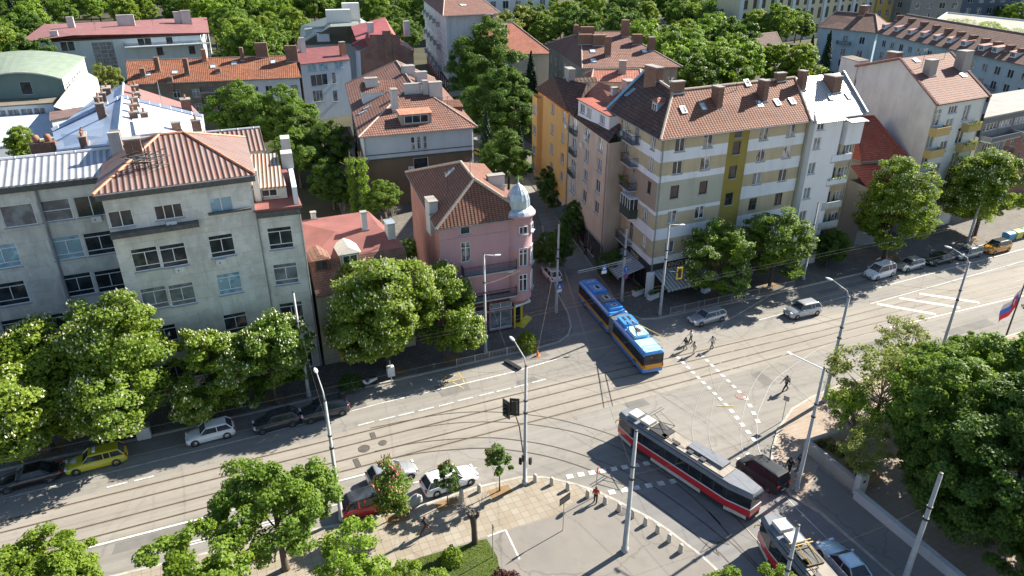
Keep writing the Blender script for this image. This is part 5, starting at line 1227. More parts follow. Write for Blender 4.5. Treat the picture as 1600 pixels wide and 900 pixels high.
# ================================================================ big white and brown house with the pantile roof
Z = 12.0; p_brn = plaster('render_dull_brown', (.20, .145, .10), .12, .3)
Nf, Nr, Nb = W(567, 214, Z).xy, W(739, 199, Z).xy, W(545, 133, Z).xy
Nb_ = Bld('pantile_villa', 'large villa with brown pantile hipped roof, white upper wall and brown lower wall', 'villa', Z, [Nb, Nf, Nr, Nb + (Nr - Nf)], base=1, world=True)
u, z = Nb_.hit(1, 655, 223); 
for k in (-.75, 0, .75): Nb_.winuz(1, u + k * 1.35, z - 1.0, .62, 2.0, 'top')
u2, z2 = Nb_.hit(1, 658, 258); Nb_.winuz(1, u2, z2 - 1.2, 2.4, 2.4, 'single', m_white, g_dark)
Nb_.grid(0, [4, 9, 14, 20], [8.5, 5, 1.5], 1.2, 1.8)
zb1 = Nb_.hit(1, 650, 244)[1]; Nb_.walls(p_blw, {1: [(0, zb1, p_brn, (0, 60))], 0: [(0, zb1, p_brn, (0, 60))]})
mb = MB(); L = Nb_.edge(1)[3]; mb.box(-.1, L + .1, -.14, -.003, zb1 - .1, zb1 + .15); zz = Nb_.hit(1, 650, 237)[1]; mb.box(0, L, -.07, -.003, zz, zz + .14); mb.build('cornice', m_ledge, Nb_.root)
Nb_.hip(4.6, T_pk, 0.36, .92, .56, .7, axis='y')
for px, py, w, d, h, m in ((583, 153, 2.2, 1.5, 3.3, m_chwh), (588, 150, 1.5, 1.5, 2.2, m_chwh), (619, 176, 1.0, 1.6, 3.6, m_chwh), (646, 147, 3.0, 1.0, 1.6, m_chwh), (666, 148, .8, 1.2, 2.2, m_chwh), (682, 154, 2.2, 1.4, 2.6, m_chwh), (660, 133, 2, 1.4, 2.2, m_chwh), (640, 118, 2.2, 2, 1.6, m_chwh), (574, 112, 3.6, 1.2, 2.0, m_chwh)): Nb_.chimney(px, py, w, d, h, m)
dormer(Nb_, 651, 194, 5.0, 1.7, 2.6, plaster('render_cream', (.4, .36, .3), .1, .2), simple('rusty_sheet', (.42, .19, .11), .6, .35, 1.2), flatroof=True)
dormer(Nb_, 566, 158, 5.5, 2.0, 5.0, p_blw, T_pk, flatroof=False); dormer(Nb_, 720, 172, 3.0, 1.0, 3.0, p_brn, T_or)
for px, py in ((574, 168), (566, 176)): Nb_.skylight(px, py, 1.0, 1.4, m_lead)
Nb_.ac(1, 642, 262); Nb_.pipe(1, .2); Nb_.pipe(1, Nb_.edge(1)[3] - .2, mat=m_white)
# small houses in the courtyard gap
def small_house(name, label, verts, z, rise, roofm, wallm, ul=.2, ur=.8):
    P = [W(x, y, z).xy for x, y in verts]; b = Bld(name, label, 'house', z, P + ([None] if len(P) == 3 else []), base=1, world=True); b.walls(wallm); b.hip(rise, roofm, ul, ur, .5, .3); return b
small_house('small_house', 'tiny house with orange tiled roof tucked left of the big villa', [(520, 205), (526, 226), (553, 222)], 4, 1.6, T_or, p_wh2)
b = small_house('small_house', 'brown tiled little house below the big round-crowned tree at upper right', [(1222, 82), (1235, 108), (1262, 104)], 6, 3, T_pk, p_blw, 0, 1)
small_house('small_house', 'low dark roofed house beside the big round-crowned tree, upper right', [(1165, 62), (1175, 78), (1222, 72)], 6, 3, T_dk, p_old, .1, .9)
small_house('small_house', 'small pink-red roofed house showing between the trees right of the mid terrace', [(1055, 60), (1065, 70), (1085, 66)], 5, 2, T_rd2, p_wh2)
# ================================================================ tall grey apartment house, upper centre
Z = 21; 
Mb_ = Bld('tall_grey_apartment_house', 'tall pale grey apartment house with many small balconied windows, upper centre', 'apartment house', Z, [W(662, -2, Z).xy, W(697, 25, Z).xy, W(776, 21, Z).xy, None], base=1, world=True)
L = Mb_.edge(0)[3]
Mb_.grid(0, [L - 3 - 4.6 * i for i in range(12)], [1.5 + 3.05 * j for j in range(6)], 1.7, 1.9)
Mb_.walls(plaster('render_light_grey', (.52, .54, .56), .12, .45), {0: [(0, 4.4, p_plum, (0, 90))]})
for i in range(1, 6):
    for j in range(1, 6, 2): Mb_.balcony_uz(0, L - 16.8 - 9.2 * (i - 1), 1.5 + 3.05 * j, 3, 1.1, solid=m_sill)
Mb_.hip(5.0, T_pk, .3, .7, .5, 1.0, axis='x'); Mb_.skylight(724, 8, 2, 2, m_chim2)
Lb = Bld('red_roofed_villa', 'villa with bright red tiled hipped roof behind the big dark tree, upper centre', 'villa', 12, [W(717, 68, 12).xy, W(746, 86, 12).xy, W(858, 84, 12).xy, None], base=1, world=True)
L = Lb.edge(0)[3]; Lb.grid(0, [L - 3 - 4 * i for i in range(7)], [8.5, 5, 1.5], 1.2, 2.2, 'single', m_greyfr); Lb.walls(plaster('render_ivory', (.52, .52, .46), .08, .2)); Lb.hip(6.5, T_rd2, .2, .65, .5, .8)
for px, py in ((737, 62), (765, 44), (786, 60), (808, 40), (839, 62)): Lb.chimney(px, py, 2.2, 1.6, 3.4, m_chim if px != 839 else m_chwh)
Kb = Bld('brown_hipped_house', 'grey-walled house with brown hipped roof and several brick chimneys behind the corner block', 'house', 15, [W(858, 71, 15).xy, W(914, 107, 15).xy, W(1059, 105, 15).xy, None], base=1, world=True)
L = Kb.edge(0)[3]; Kb.grid(0, [L - 2.6 - 5 * i for i in range(7)], [11.2, 7.8, 4.4, 1.2], 1.6, 2.1); Kb.walls(plaster('render_grey_warm', (.33, .30, .26), .1, .35)); Kb.hip(5.0, T_pk, .2, .62, .5, .8)
for px, py, w, h in ((901, 55, 1.5, 3), (918, 58, 4, 3), (915, 70, 4, 3), (937, 72, 4, 3.2), (950, 88, 1.6, 5.5), (960, 45, 2.6, 3.4), (977, 58, 2.2, 5), (996, 70, 3, 3), (1018, 80, 1.8, 4)): Kb.chimney(px, py, w * .75, 1.5, h * .72, m_chim, cap=False)
for px, py in ((927, 95), (926, 80), (1007, 80)): Kb.skylight(px, py, 1.2, 1.8)
# flat/low roofs in the gap in front of it
gap = Bld('courtyard_wing', 'low beige wing with small red roof behind the corner block ridge', 'house', 15.5, [W(915, 118, 15.5).xy, W(925, 128, 15.5).xy, W(1000, 130, 15.5).xy, W(1010, 115, 15.5).xy], base=1, world=True)
gap.walls(p_bei); gap.hip(1.5, T_rd2, .1, .9, .5, .3); gap.chimney(972, 115, 1.4, 1.2, 2.2, m_chpl); gap.chimney(1034, 112, 2.0, 1.2, 2.0, m_chpl) if gap.roofhit(1034, 112) else None
# ================================================================ pale block with blank gable, right
Z = 19.3
A = W(1462, 165, Z).xy; B = W(1541, 152, Z).xy; ridgeL = W(1408, 91, 24.0); backL = W(1338, 103, 21.3)
xd = (B - A).normalized()
dirL = (backL.xy - A).normalized()
Fb = Bld('pale_balcony_house', 'pale grey-blue apartment house with yellow balconies and huge blank side wall', 'apartment house', Z, [A + dirL * 19.5, A, B, B + dirL * 19.5], base=1, world=True)
Lf = Fb.edge(1)[3]
for px, py, w, h, k in ((1489, 171, 1.9, 1.0, 'triple'), (1464, 184, 1.5, 2.3, 'T'), (1510, 176, 1.5, 2.2, 'double'), (1483, 194, 1.6, 1.6, 'double'), (1454, 219, 1.5, 2.3, 'T'), (1500, 212, 1.7, 2.3, 'double'), (1474, 229, 1.6, 1.6, 'double'), (1445, 252, 1.5, 2.0, 'double'), (1464, 263, 1.6, 1.6, 'double'), (1491, 250, 1.7, 2.3, 'double'), (1480, 283, 1.6, 2.0, 'double'), (1470, 310, 1.6, 1.8, 'double'), (1437, 290, 1.5, 2.0, 'double'), (1455, 300, 1.5, 1.6, 'double'), (1461, 340, 1.6, 2.0, 'double')): Fb.win(1, px, py, w, h, k)
p_gab = plaster('render_gable_blank', (.66, .66, .68), .14, .25); p_pale = plaster('render_pale_bluegrey', (.64, .68, .68), .05, .15)
rL = Fb.Mi @ ridgeL; bL = Fb.Mi @ backL
eA, eD = Fb.p[1], Fb.p[0]
Fb.extra.append([(eD.x, eD.y, Z), (eA.x, eA.y, Z), tuple(rL - Vector((0, 0, .2))), tuple(bL - Vector((0, 0, .2)))])
Fb.walls(p_pale, {0: [(0, 30, p_gab, (0, 60))]})
# recolour the side top triangle
for f in list(Fb.wall.data.polygons)[-1:]: f.material_index = Fb.wall.data.materials.find('render_gable_blank')
shift = Fb.p[2] - Fb.p[1]; S3 = Vector((shift.x, shift.y, 0))
v0 = Vector((eA.x - .25, eA.y - .4, Z + .2)); v3 = rL + Vector((-.25, 0, .02)); vb = bL + Vector((-.25, 0, 0))
Fb.slab([v0, v0 + S3 + Vector((.5, 0, 0)), v3 + S3 + Vector((.5, 0, 0)), v3, vb + S3 + Vector((.5, 0, 0)), vb], [(0, 1, 2, 3), (3, 2, 4, 5)], T_pk); Fb.roof = Fb.last
mb = MB(); mb.tube([v0, v3, vb], .2, n=5); mb.tube([v0 + S3 + Vector((.5, 0, 0)), v3 + S3 + Vector((.5, 0, 0))], .25, n=5); mb.build('verge_trim', simple('red_brown_trim', (.22, .10, .09), .6), Fb.roof)
for px, py, w, d, h, m in ((1421, 181, 1.5, 1.2, 2.4, m_chim2), (1456, 120, 1.6, 1.1, 2.2, m_chpl), (1508, 112, 1.9, 1.4, 2.8, m_chpl), (1404, 95, 1.4, 2, 1.2, m_chim), (1483, 82, 1.8, 1.4, 1.8, m_chim)): Fb.chimney(px, py, w, d, h, m)
Fb.chimney(1421, 122, 1.4, 1.2, 2.4, m_chim2)
for px, py in ((1431, 95), (1429, 86), (1504, 118)): Fb.skylight(px, py, .9, .9, m_white)
p_yb = plaster('balcony_yellow', (.50, .38, .17), .06, .15)
for px, py in ((1461, 204), (1511, 197), (1452, 238), (1502, 228), (1443, 272), (1490, 262), (1436, 305), (1478, 295)): Fb.balcony(1, px, py + 4, 3.1, 1.1, solid=p_yb, slab=p_yb, h=1.0, plants=(px > 1500))
Fb.pipe(1, .15); Fb.pipe(1, Lf - .15)
for dx, h in ((0.3, 3.4), (2.6, 3.6), (-1.8, 1.5)):
    pass
cs = Bld('chimney_block', None, None, 22.0, [backL.xy + dirL * 4.5 + xd * -.2, backL.xy - dirL * .5 - xd * .15, backL.xy - dirL * .5 + xd * 2.5, backL.xy + dirL * 4.5 + xd * 2.5], base=1, world=True); cs.walls(p_gab); cs.flat(m_chim, .05, .1)
cs.chimney(1335, 112, 1.3, 1.3, 3.0, m_chim2); cs.chimney(1350, 112, 1.2, 1.2, 2.4, m_chim2); adopt(Fb, cs)
# red hipped little house between the blocks
EZ = 11.3
Eb = Bld('red_hipped_house', 'small grey house with bright red hipped roof squeezed between the two apartment blocks', 'house', EZ, [W(1344, 250, EZ).xy + Vector((0.6, 9)), W(1346, 252, EZ).xy, W(1409, 247, EZ).xy, W(1409, 247, EZ).xy + Vector((2, 9))], base=1, world=True)
Eb.win(1, 1380, 262, 1.4, 1.2); Eb.walls(plaster('render_grey', (.34, .35, .36), .08, .2)); Eb.hip(4.6, T_rd, .35, .75, .62, .5, rmat=T_rd)
Ef = Bld('front_wing', None, None, 8.8, [Eb.M @ Vector((-1.5, -.2, 0)), Eb.M @ Vector((-1.5, -4, 0)), Eb.M @ Vector((4.2, -4, 0)), Eb.M @ Vector((4.2, -.2, 0))], base=1, world=True)
Ef.winuz(1, 1.6, 5.6, 1.0, 2.0, 'single', m_white, g_grey); Ef.winuz(1, 1.6, 1.8, 1.2, 2.0, 'single', m_white, g_blue); Ef.walls(MATS['render_grey']); Ef.slab([Ef.corner(-.05, -.1, 9.0), Ef.corner(1, -.1, 9.0), Ef.corner(1, 1, 10.9), Ef.corner(-.05, 1, 10.9)], [(0, 1, 2, 3)], T_rd); adopt(Eb, Ef)
# grey and brick building at the right edge
GZ = 15
Gb = Bld('grey_brick_office', 'grey flat-roofed office with ribbon windows and brick front at the right edge', 'office building', GZ, [W(1552, 150, GZ).xy, W(1538, 186, GZ).xy, W(1680, 157, GZ).xy, W(1700, 125, GZ).xy], base=1, world=True)
L = Gb.edge(1)[3]
Gb.grid(1, [2.4 + 4.3 * i for i in range(6)], [13.0], 3.8, 1.1, 'quad')
Gb.grid(1, [3, 6.5], [9.0, 5.4, 2.0], 2.2, 2.0, 'triple'); Gb.grid(1, [10.5, 14, 17.5, 21], [9.4, 6.0, 2.4], 1.1, 2.0, 'single')
Gb.walls(plaster('render_dark_grey', (.16, .17, .18), .1, .3), {1: [(0, 11.6, bricks('brick_red_brown', (.22, .10, .07), (.28, .14, .1), (.2, .16, .14), .5, .16, .02, .3), (8.6, 40)), (0, 11.2, plaster('render_khaki', (.34, .32, .25), .1, .3), (0, 8.6))]})
Gb.flat(simple('flat_roof_grey', (.26, .25, .23), .9, .15, .4), .3, .25); Gb.balcony_uz(1, 4.5, 8.6, 8, 1.6, slab=p_wht); Gb.balcony_uz(1, 4.5, 11.7, 8.4, 1.8, solid=MATS['render_dark_grey'], h=.7); Gb.balcony_uz(1, 18, 11.7, 16, 1.6, solid=m_metal, h=.35)
# ================================================================ long blue row with dark roof and red dormer caps
HZ = 13; p_blu = plaster('render_sky_blue', (.42, .52, .57), .08, .3)
f0, f1 = W(1302, 42, HZ).xy, W(1640, 112, HZ).xy
q0, q1 = Vector((193.5, 168)), Vector((172, 98))
Hb = Bld('blue_row_house', 'long pale blue terrace with dark brown roof and a row of little red-capped dormers', 'terrace', HZ, [q0 + Vector((17, -4)), q0, q1, q1 + Vector((17, -4))], base=1, world=True)
L = Hb.edge(1)[3]
Hb.grid(1, [4 + 4.4 * i for i in range(16)], [9.6, 6.2, 2.8], 1.9, 1.9, 'double')
Hb.walls(p_blu); Hb.hip(5.2, T_br, 0.0, 1.0, .5, .7)
for px, py in ((1312, 0), (1380, 41), (1399, 45), (1420, 50), (1440, 54), (1460, 59), (1482, 63), (1504, 68), (1532, 75), (1553, 78), (1581, 86)): 
    if Hb.roofhit(px, py + 4): dormer(Hb, px, py + 4, 2.0, 1.3, 2.6, p_wht, simple('pink_red_sheet', (.34, .14, .11), .6, .15, 1), flatroof=True)
for k in range(11):
    px, py = 1400 + k * 19, 32 + k * 5.4; Hb.chimney(px, py, 1.1, 2.0, 1.5, m_chim, cap=False) if Hb.roofhit(px, py) else None
for u in (12, 30, 52, 66): Hb.balcony_uz(1, u, 6.0, 3.6, 1.2)
H2 = Bld('blue_corner_house', 'pale blue house with iron balconies at the far end of the blue terrace', 'apartment house', HZ, [Vector((200, 196)), Vector((188.5, 187)), Vector((193.4, 168.6)), Vector((208, 176))], base=1, world=True)
H2.grid(1, [4, 9.5, 15], [9.4, 5.4, 2], 1.7, 2.1, 'double'); H2.walls(p_blu); H2.hip(4.5, T_br, .2, .8, .5, .7); H2.balcony_uz(1, 9.5, 8.8, 4.5, 1.2); H2.chimney(1345, 25, 2, 3, 3, m_chim) if H2.roofhit(1345, 25) else None
Yb = Bld('yellow_ochre_building', 'ochre yellow rendered building at the right edge next to the dark-roofed terrace', 'building', 11.6, [W(1640, 80, 11.6).xy, W(1583, 97, 11.6).xy, W(1660, 118, 11.6).xy, W(1700, 95, 11.6).xy], base=1, world=True)
Yb.walls(plaster('render_ochre', (.52, .36, .10), .06, .15)); Yb.flat(m_sill, .2, .2)
# yellow palace with arched windows
IZ = 23; i0 = W(1150, 66, 2).xy; i1 = W(1372, 40, 2).xy
Ib = Bld('cream_palace', 'large cream building with pale blue pilasters and rows of arched windows, top right', 'public building', IZ, [i0 + Vector((8, 25)), i0, i1, i1 + Vector((8, 25))], base=1, world=True)
L = Ib.edge(1)[3]; n = int(L / 5.5)
g_arch = m_brownfr
for k in range(n):
    u = 3 + k * 5.5
    for z in (2.2, 8.2, 14.0, 19): Ib.winuz(1, u, z, 2.2, 3.4, 'single', m_brownfr, g_dark)
Ib.walls(plaster('render_cream_yellow', (.60, .55, .38), .05, .12))
a_, d_, n_, L_ = Ib.edge(1)
for k in range(0, n + 1, 2):
    u = .25 + k * 5.5; mb = MB(); mb.box(u - .9, u + .9, -.5, -.004, 0, IZ); mb.build('pilaster', p_blw, Ib.root)
for k in range(n):   # round heads over the second row
    u = 3 + k * 5.5; mb = MB(); mb.face([(u + 1.1 * math.cos(math.pi * j / 10), -.03, 11.6 + 1.1 * math.sin(math.pi * j / 10)) for j in range(11)]); mb.build('arch_head', g_dark, Ib.root)
Ib.flat(m_sill, .6, .5)
# further town at the top right
def far(name, label, px, py, w, d, h, mat, rz=-.2, nw=4, rows=4, roofm=None):
    c = W(px, py, 0); P = [Vector((c.x, c.y)) + Vector((x * math.cos(rz) - y * math.sin(rz), x * math.sin(rz) + y * math.cos(rz))) for x, y in ((-w / 2, d), (-w / 2, 0), (w / 2, 0), (w / 2, d))]
    b = Bld(name, label, 'building', h, P, base=1, world=True)
    st = w / nw
    b.grid(1, [st * (i + .5) for i in range(nw)], [1.5 + (h - 2) / rows * j for j in range(rows)], st * .45, (h - 2) / rows * .55); b.grid(0, [d * .25, d * .6], [1.5 + (h - 2) / rows * j for j in range(rows)], st * .45, (h - 2) / rows * .55)
    b.walls(mat)
    if roofm: b.hip(4, roofm, .2, .8, .5, .6)
    else: b.flat(m_sill, .3, .4)
    return b
far('apartment_building', 'golden yellow building behind the blue terrace, top right', 1400, 48, 26, 18, 22, plaster('render_gold', (.58, .40, .12), .06, .1), nw=6)
far('apartment_building', 'grey building beside the golden yellow one, top right', 1452, 52, 26, 18, 20, plaster('render_mid_grey', (.28, .28, .26), .1, .3), nw=4)
far('apartment_building', 'dark slate blue building behind the roof garden, top right', 1530, 44, 50, 20, 22, plaster('render_slate_blue', (.10, .13, .18), .08, .2), rz=-.15, nw=8)
far('apartment_building', 'white balconied block behind the tall grey apartment house', 800, 62, 34, 20, 24, p_wh2, rz=0, nw=6)
far('apartment_building', 'white block at the top edge above the dark trees, upper right', 1170, 48, 30, 18, 16, p_wh2, rz=-.2, nw=5)
far('apartment_building', 'brownish house in the trees at the top edge, upper left', 158, 20, 24, 14, 10, p_old, rz=0, nw=5, roofm=T_dk)
# roof garden block
RGz = 13
Rg = Bld('roof_garden_block', 'flat-roofed block carrying a green roof garden with clipped shrubs, top right', 'building', RGz, [W(1480, 22, RGz).xy, W(1462, 34, RGz).xy, W(1680, 84, RGz).xy, W(1700, 45, RGz).xy], base=1, world=True)
Rg.walls(p_wh2); Rg.flat(simple('roof_garden_paving', (.24, .22, .18), .9, .2, .3), .2, .25, parapet=.5, pmat=p_wht)
m_lawnr = leafmat('roof_lawn', (.16, .28, .03))
mb = MB(); rg = np.random.default_rng(3)
for (cx, cy, rx, ry) in ((1500, 36, 26, 6), (1545, 40, 18, 5), (1590, 52, 24, 7), (1560, 48, 14, 5)):
    for k in range(500):
        r_, an = math.sqrt(rg.uniform()), rg.uniform(0, 6.28); q = Rg.Mi @ W(cx + rx * r_ * math.cos(an), cy + ry * r_ * math.sin(an), RGz + .3); v = rg.normal(0, .35, (3, 3)); v[:, 2] *= .4
        mb.face([(q.x + v[j][0], q.y + v[j][1], q.z + .2 + abs(v[j][2])) for j in range(3)])
mb.build('roof_lawn', m_lawnr, Rg.root)

for b_, l_ in ((Nb_, ((640, 140), (600, 165), (700, 175))), (Ob, ((260, 100), (350, 92), (430, 90))), (Kb, ((940, 60), (985, 80))), (Fb, ((1440, 105), (1475, 92))), (Rb, ((150, 48), (240, 44))), (pnk, ((735, 285), (700, 300)))):
    for x_, y_ in l_: b_.aerial(x_, y_)
# ================================================================ trees
m_bark = simple('bark', (0.085, 0.065, 0.05), 0.9, 0.3, 4, bump=0.4); m_bark2 = simple('bark_light', (0.20, 0.18, 0.15), 0.9, 0.25, 4, bump=0.3)
L_ch = leafmat('leaf_chestnut', (0.190, 0.305, 0.042), (1.5, 1.2, 0.8)); L_mp = leafmat('leaf_maple', (0.135, 0.245, 0.040), (1.6, 1.3, 0.8))
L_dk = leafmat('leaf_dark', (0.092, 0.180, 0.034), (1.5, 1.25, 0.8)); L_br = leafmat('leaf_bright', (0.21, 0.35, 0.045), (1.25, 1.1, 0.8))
L_ol = leafmat('leaf_olive', (0.21, 0.29, 0.075), (1.4, 1.1, 0.8)); L_cn = leafmat('leaf_conifer', (0.020, 0.048, 0.020), (1.3, 1.2, 0.9), trans=0.12)
L_pu = leafmat('leaf_purple', (0.075, 0.028, 0.032), (1.4, 1.1, 1.0)); L_rb = leafmat('leaf_brownish', (0.13, 0.115, 0.04), (1.3, 1.1, 0.8))
m_blos = simple('blossom_cream', (0.58, 0.57, 0.40), 0.8, 0.15, 6); m_blosr = simple('blossom_pink', (0.62, 0.24, 0.20), 0.8, 0.2, 6)
def np_mesh(name, V, nper, mat, smooth=False):
    n = len(V) // nper; me = bpy.data.meshes.new(name); me.vertices.add(len(V)); me.vertices.foreach_set('co', V.astype('f').ravel())
    me.loops.add(len(V)); me.loops.foreach_set('vertex_index', np.arange(len(V), dtype='i'))
    me.polygons.add(n); me.polygons.foreach_set('loop_start', np.arange(0, len(V), nper, dtype='i')); me.polygons.foreach_set('loop_total', np.full(n, nper, dtype='i'))
    me.materials.append(mat); me.update(); me.validate(); return me
def crown_points(rg, n, R3, cz, lobes, clump, fill=0.25, squash=1.0, taper=0.0, clumps=110):
    """clump centres spread through a lobed crown, then leaf centres around every clump"""
    lb = []
    for k in range(lobes):
        th = rg.uniform(0, 2 * np.pi); ph = np.arccos(rg.uniform(-0.55, 1)); r = rg.uniform(0.45, 0.7)
        lb.append((np.array([np.cos(th) * np.sin(ph), np.sin(th) * np.sin(ph), np.cos(ph)]) * r, rg.uniform(0.34, 0.5)))
    lb.append((np.array([0, 0, -0.05]), 0.62)); C = []; Nn = []
    while len(C) < clumps:
        c, r = lb[rg.integers(len(lb))]; d = rg.normal(size=3); d /= np.linalg.norm(d); rr = r * (rg.uniform() ** 0.18 if rg.uniform() > fill else rg.uniform(.3, .9)); p = c + d * rr
        if any(np.linalg.norm(p - c2) < r2 * 0.80 for c2, r2 in lb) and rg.uniform() > 0.12: continue
        if p[2] < -0.80: continue
        if taper: 
            k = 1 - taper * (p[2] + .6); p = p * np.array([max(.1, k), max(.1, k), 1])
        C.append(p); Nn.append(d)
    C = np.array(C); Nn = np.array(Nn); C = C * R3 + np.array([0, 0, cz])
    idx = rg.integers(len(C), size=n); d = rg.normal(size=(n, 3)); d /= np.linalg.norm(d, axis=1)[:, None]
    cs = clump * rg.uniform(.6, 1.25, len(C)); r = cs[idx] * rg.uniform(0.1, 1, n) ** 0.45
    P = C[idx] + d * r[:, None] * np.array([1, 1, .62]); out = d * .6 + Nn[idx] * .7 + np.array([0, 0, .45]); return P, out, C
def leaves(rg, P, out, size, mat, name):
    n = len(P); nn = out + rg.normal(size=(n, 3)) * 0.65; nn /= np.linalg.norm(nn, axis=1)[:, None]
    a = np.cross(nn, rg.normal(size=(n, 3))); a /= np.linalg.norm(a, axis=1)[:, None]; b = np.cross(nn, a)
    s = size * rg.uniform(.6, 1.3, n)[:, None]
    V = np.stack([P - a * s * .5, P + b * s * .36 + nn * s * .08, P + a * s * .55, P - b * s * .36 + nn * s * .08], 1).reshape(-1, 3); return np_mesh(name, V, 4, mat)
def trunk_mesh(rg, h, r, C, nlimb=9, lean=0.0, mat=None):
    mb = MB(); top = Vector((lean * h, 0, h)); fork = Vector((lean * h * .4, 0, h * .45))
    mb.tube([(0, 0, -0.1), (0, 0, .25), fork * .5 + Vector((0, 0, .1)), fork, top], [r * 1.5, r * 1.05, r * .9, r * .75, r * .3], n=8)
    idx = rg.choice(len(C), min(nlimb, len(C)), replace=False)
    for i in idx:
        e = Vector(C[i]); s = fork.lerp(top, rg.uniform(0, .7)); m = s.lerp(e, .5) + Vector((0, 0, -.08 * (e - s).length)); k = r * rg.uniform(.25, .45); mb.tube([s, m, e], [k, k * .7, k * .25], n=5)
    return mesh_of(mb, 'trunk', mat or m_bark, True)
def blossoms(rg, P, out, C, n, mat, size=.3, top=None, ctr=None, name='blossoms'):
    """upright flower candles standing out of the crown surface"""
    sc_ = np.linalg.norm((P - ctr[0]) / ctr[1], axis=1) + .15 * out[:, 2]; idx = np.argsort(-sc_)[: int(len(P) * .30)]; idx = rg.choice(idx, n, replace=False); F = []
    for i in idx:
        p = P[i] + (P[i] - ctr[0]) / np.linalg.norm(P[i] - ctr[0]) * .12; s = size * rg.uniform(.6, 1.2); w = s * .36; ax = np.array([rg.normal() * .2, rg.normal() * .2, 1]) * s
        q = [p + np.array([w * np.cos(k * 2.094), w * np.sin(k * 2.094), 0]) for k in range(3)]
        for k in range(3): F += [q[k], q[(k + 1) % 3], p + ax]
    return np_mesh(name, np.array(F), 3, mat)
PROTO = {}
def proto(key, seed, R3, cz, n, size, mat, h=None, r=.22, lobes=11, clump=.75, blos=0, blosmat=None, clumps=120, fill=.25, taper=0.0, nlimb=9, bark=None, bsize=.3):
    rg = np.random.default_rng(seed); R3 = np.array(R3, float)
    P, out, C = crown_points(rg, n, R3, cz, lobes, clump, fill, taper=taper, clumps=clumps)
    cm = leaves(rg, P, out, size, mat, 'crown'); tm = trunk_mesh(rg, h or cz, r, C, nlimb, mat=bark); bm = blossoms(rg, P, out, C, blos, blosmat or m_blos, bsize, ctr=(np.array([0, 0, cz]), R3)) if blos else None
    PROTO[key] = (cm, tm, bm)
def tree(key, x, y, rz, s, label, cat='tree', group=None, name='tree', z=0.0, sz=None):
    cm, tm, bm = PROTO[key]; o = empty(name, (x, y, z), rz, label, cat, group); o.scale = (s, s, sz or s)
    link('trunk', tm, o); link('crown', cm, o)
    if bm: link('blossoms', bm, o)['kind'] = 'stuff'
    return o
proto('ch1', 11, (5.3, 5.3, 7.2), 7.1, 52000, .275, L_ch, r=.28, lobes=10, clump=.9, blos=1300, clumps=320, bsize=.22)
proto('ch2', 12, (5.3, 5.3, 7.4), 7.3, 52000, .275, L_ch, r=.28, lobes=12, clump=.9, blos=1200, clumps=320, bsize=.22)
proto('ch3', 13, (3.7, 3.7, 5.2), 5.2, 32000, .24, L_ch, r=.18, lobes=9, clump=.72, blos=560, clumps=170, bsize=.22)
proto('ch4', 14, (3.7, 3.7, 5.5), 5.6, 32000, .24, L_mp, r=.2, lobes=8, clump=.72, blos=600, clumps=170, bsize=.22)
proto('mp1', 21, (3.9, 3.9, 3.9), 5.8, 30000, .22, L_mp, r=.24, lobes=14, clump=.62, clumps=150, fill=.35)
proto('mp2', 22, (5.5, 5.5, 5.2), 8.0, 42000, .27, L_mp, r=.3, lobes=16, clump=.85, clumps=220, fill=.3)
proto('mp3', 23, (3.9, 3.9, 3.6), 5.4, 28000, .22, leafmat('leaf_fresh', (0.175, 0.295, 0.040), (1.5, 1.2, .8)), r=.22, lobes=14, clump=.6, clumps=150, fill=.35)
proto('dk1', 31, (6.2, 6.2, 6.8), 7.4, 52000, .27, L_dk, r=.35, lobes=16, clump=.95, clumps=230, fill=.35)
proto('sp1', 41, (4.6, 4.6, 5.2), 8.2, 6500, .26, L_ol, r=.15, lobes=12, clump=.75, clumps=120, fill=.5, nlimb=40, bark=m_bark2)
proto('sp2', 42, (3.2, 3.2, 2.2), 3.6, 5200, .24, L_br, r=.10, lobes=9, clump=.6, clumps=70, fill=.6, nlimb=34, bark=m_bark2)
proto('yg', 51, (1.25, 1.25, 1.5), 3.1, 3400, .17, L_dk, r=.055, lobes=5, clump=.32, clumps=34, blos=22, blosmat=m_blosr, bsize=.2)
proto('rd', 52, (2.3, 2.3, 2.5), 3.2, 8500, .19, L_mp, r=.08, lobes=8, clump=.46, clumps=80, blos=130, blosmat=m_blosr, bsize=.26)
# far woodland prototypes (a few hundred pixels each): fewer, larger leaves
for i, (mt, sz_) in enumerate(((L_mp, 1), (L_br, 1), (L_dk, 1), (L_ch, 1), (L_ol, 1))):
    proto('far%d' % i, 60 + i, (6.2, 6.2, 6.0), 8.2, 12000, .52, mt, r=.3, lobes=13, clump=1.1, clumps=130, nlimb=7)
def conifer(key, seed, h, r, mat, n=11000, size=.3):
    rg = np.random.default_rng(seed); z = h * (.08 + .92 * rg.uniform(size=n) ** .8); tier = (z * 1.6) % 1.0; rad = r * (1 - z / h) ** .85 * (.55 + .45 * (1 - tier)) * rg.uniform(.35, 1, n) ** .4
    an = rg.uniform(0, 6.283, n); arm = 1 + .22 * np.sin(an * 7 + z * 3); P = np.stack([np.cos(an) * rad * arm, np.sin(an) * rad * arm, z - rad * .18], 1); out = np.stack([np.cos(an), np.sin(an), np.full(n, .7)], 1)
    cm = leaves(rg, P, out, size, mat, 'crown'); mb = MB(); mb.tube([(0, 0, -.1), (0, 0, h * .6), (0, 0, h * .98)], [.28, .15, .03], n=7); PROTO[key] = (cm, mesh_of(mb, 'trunk', m_bark, True), None)
conifer('cn1', 71, 17, 3.3, L_cn, 16000, .34); conifer('cn2', 72, 14, 2.6, L_cn, 12000, .3)
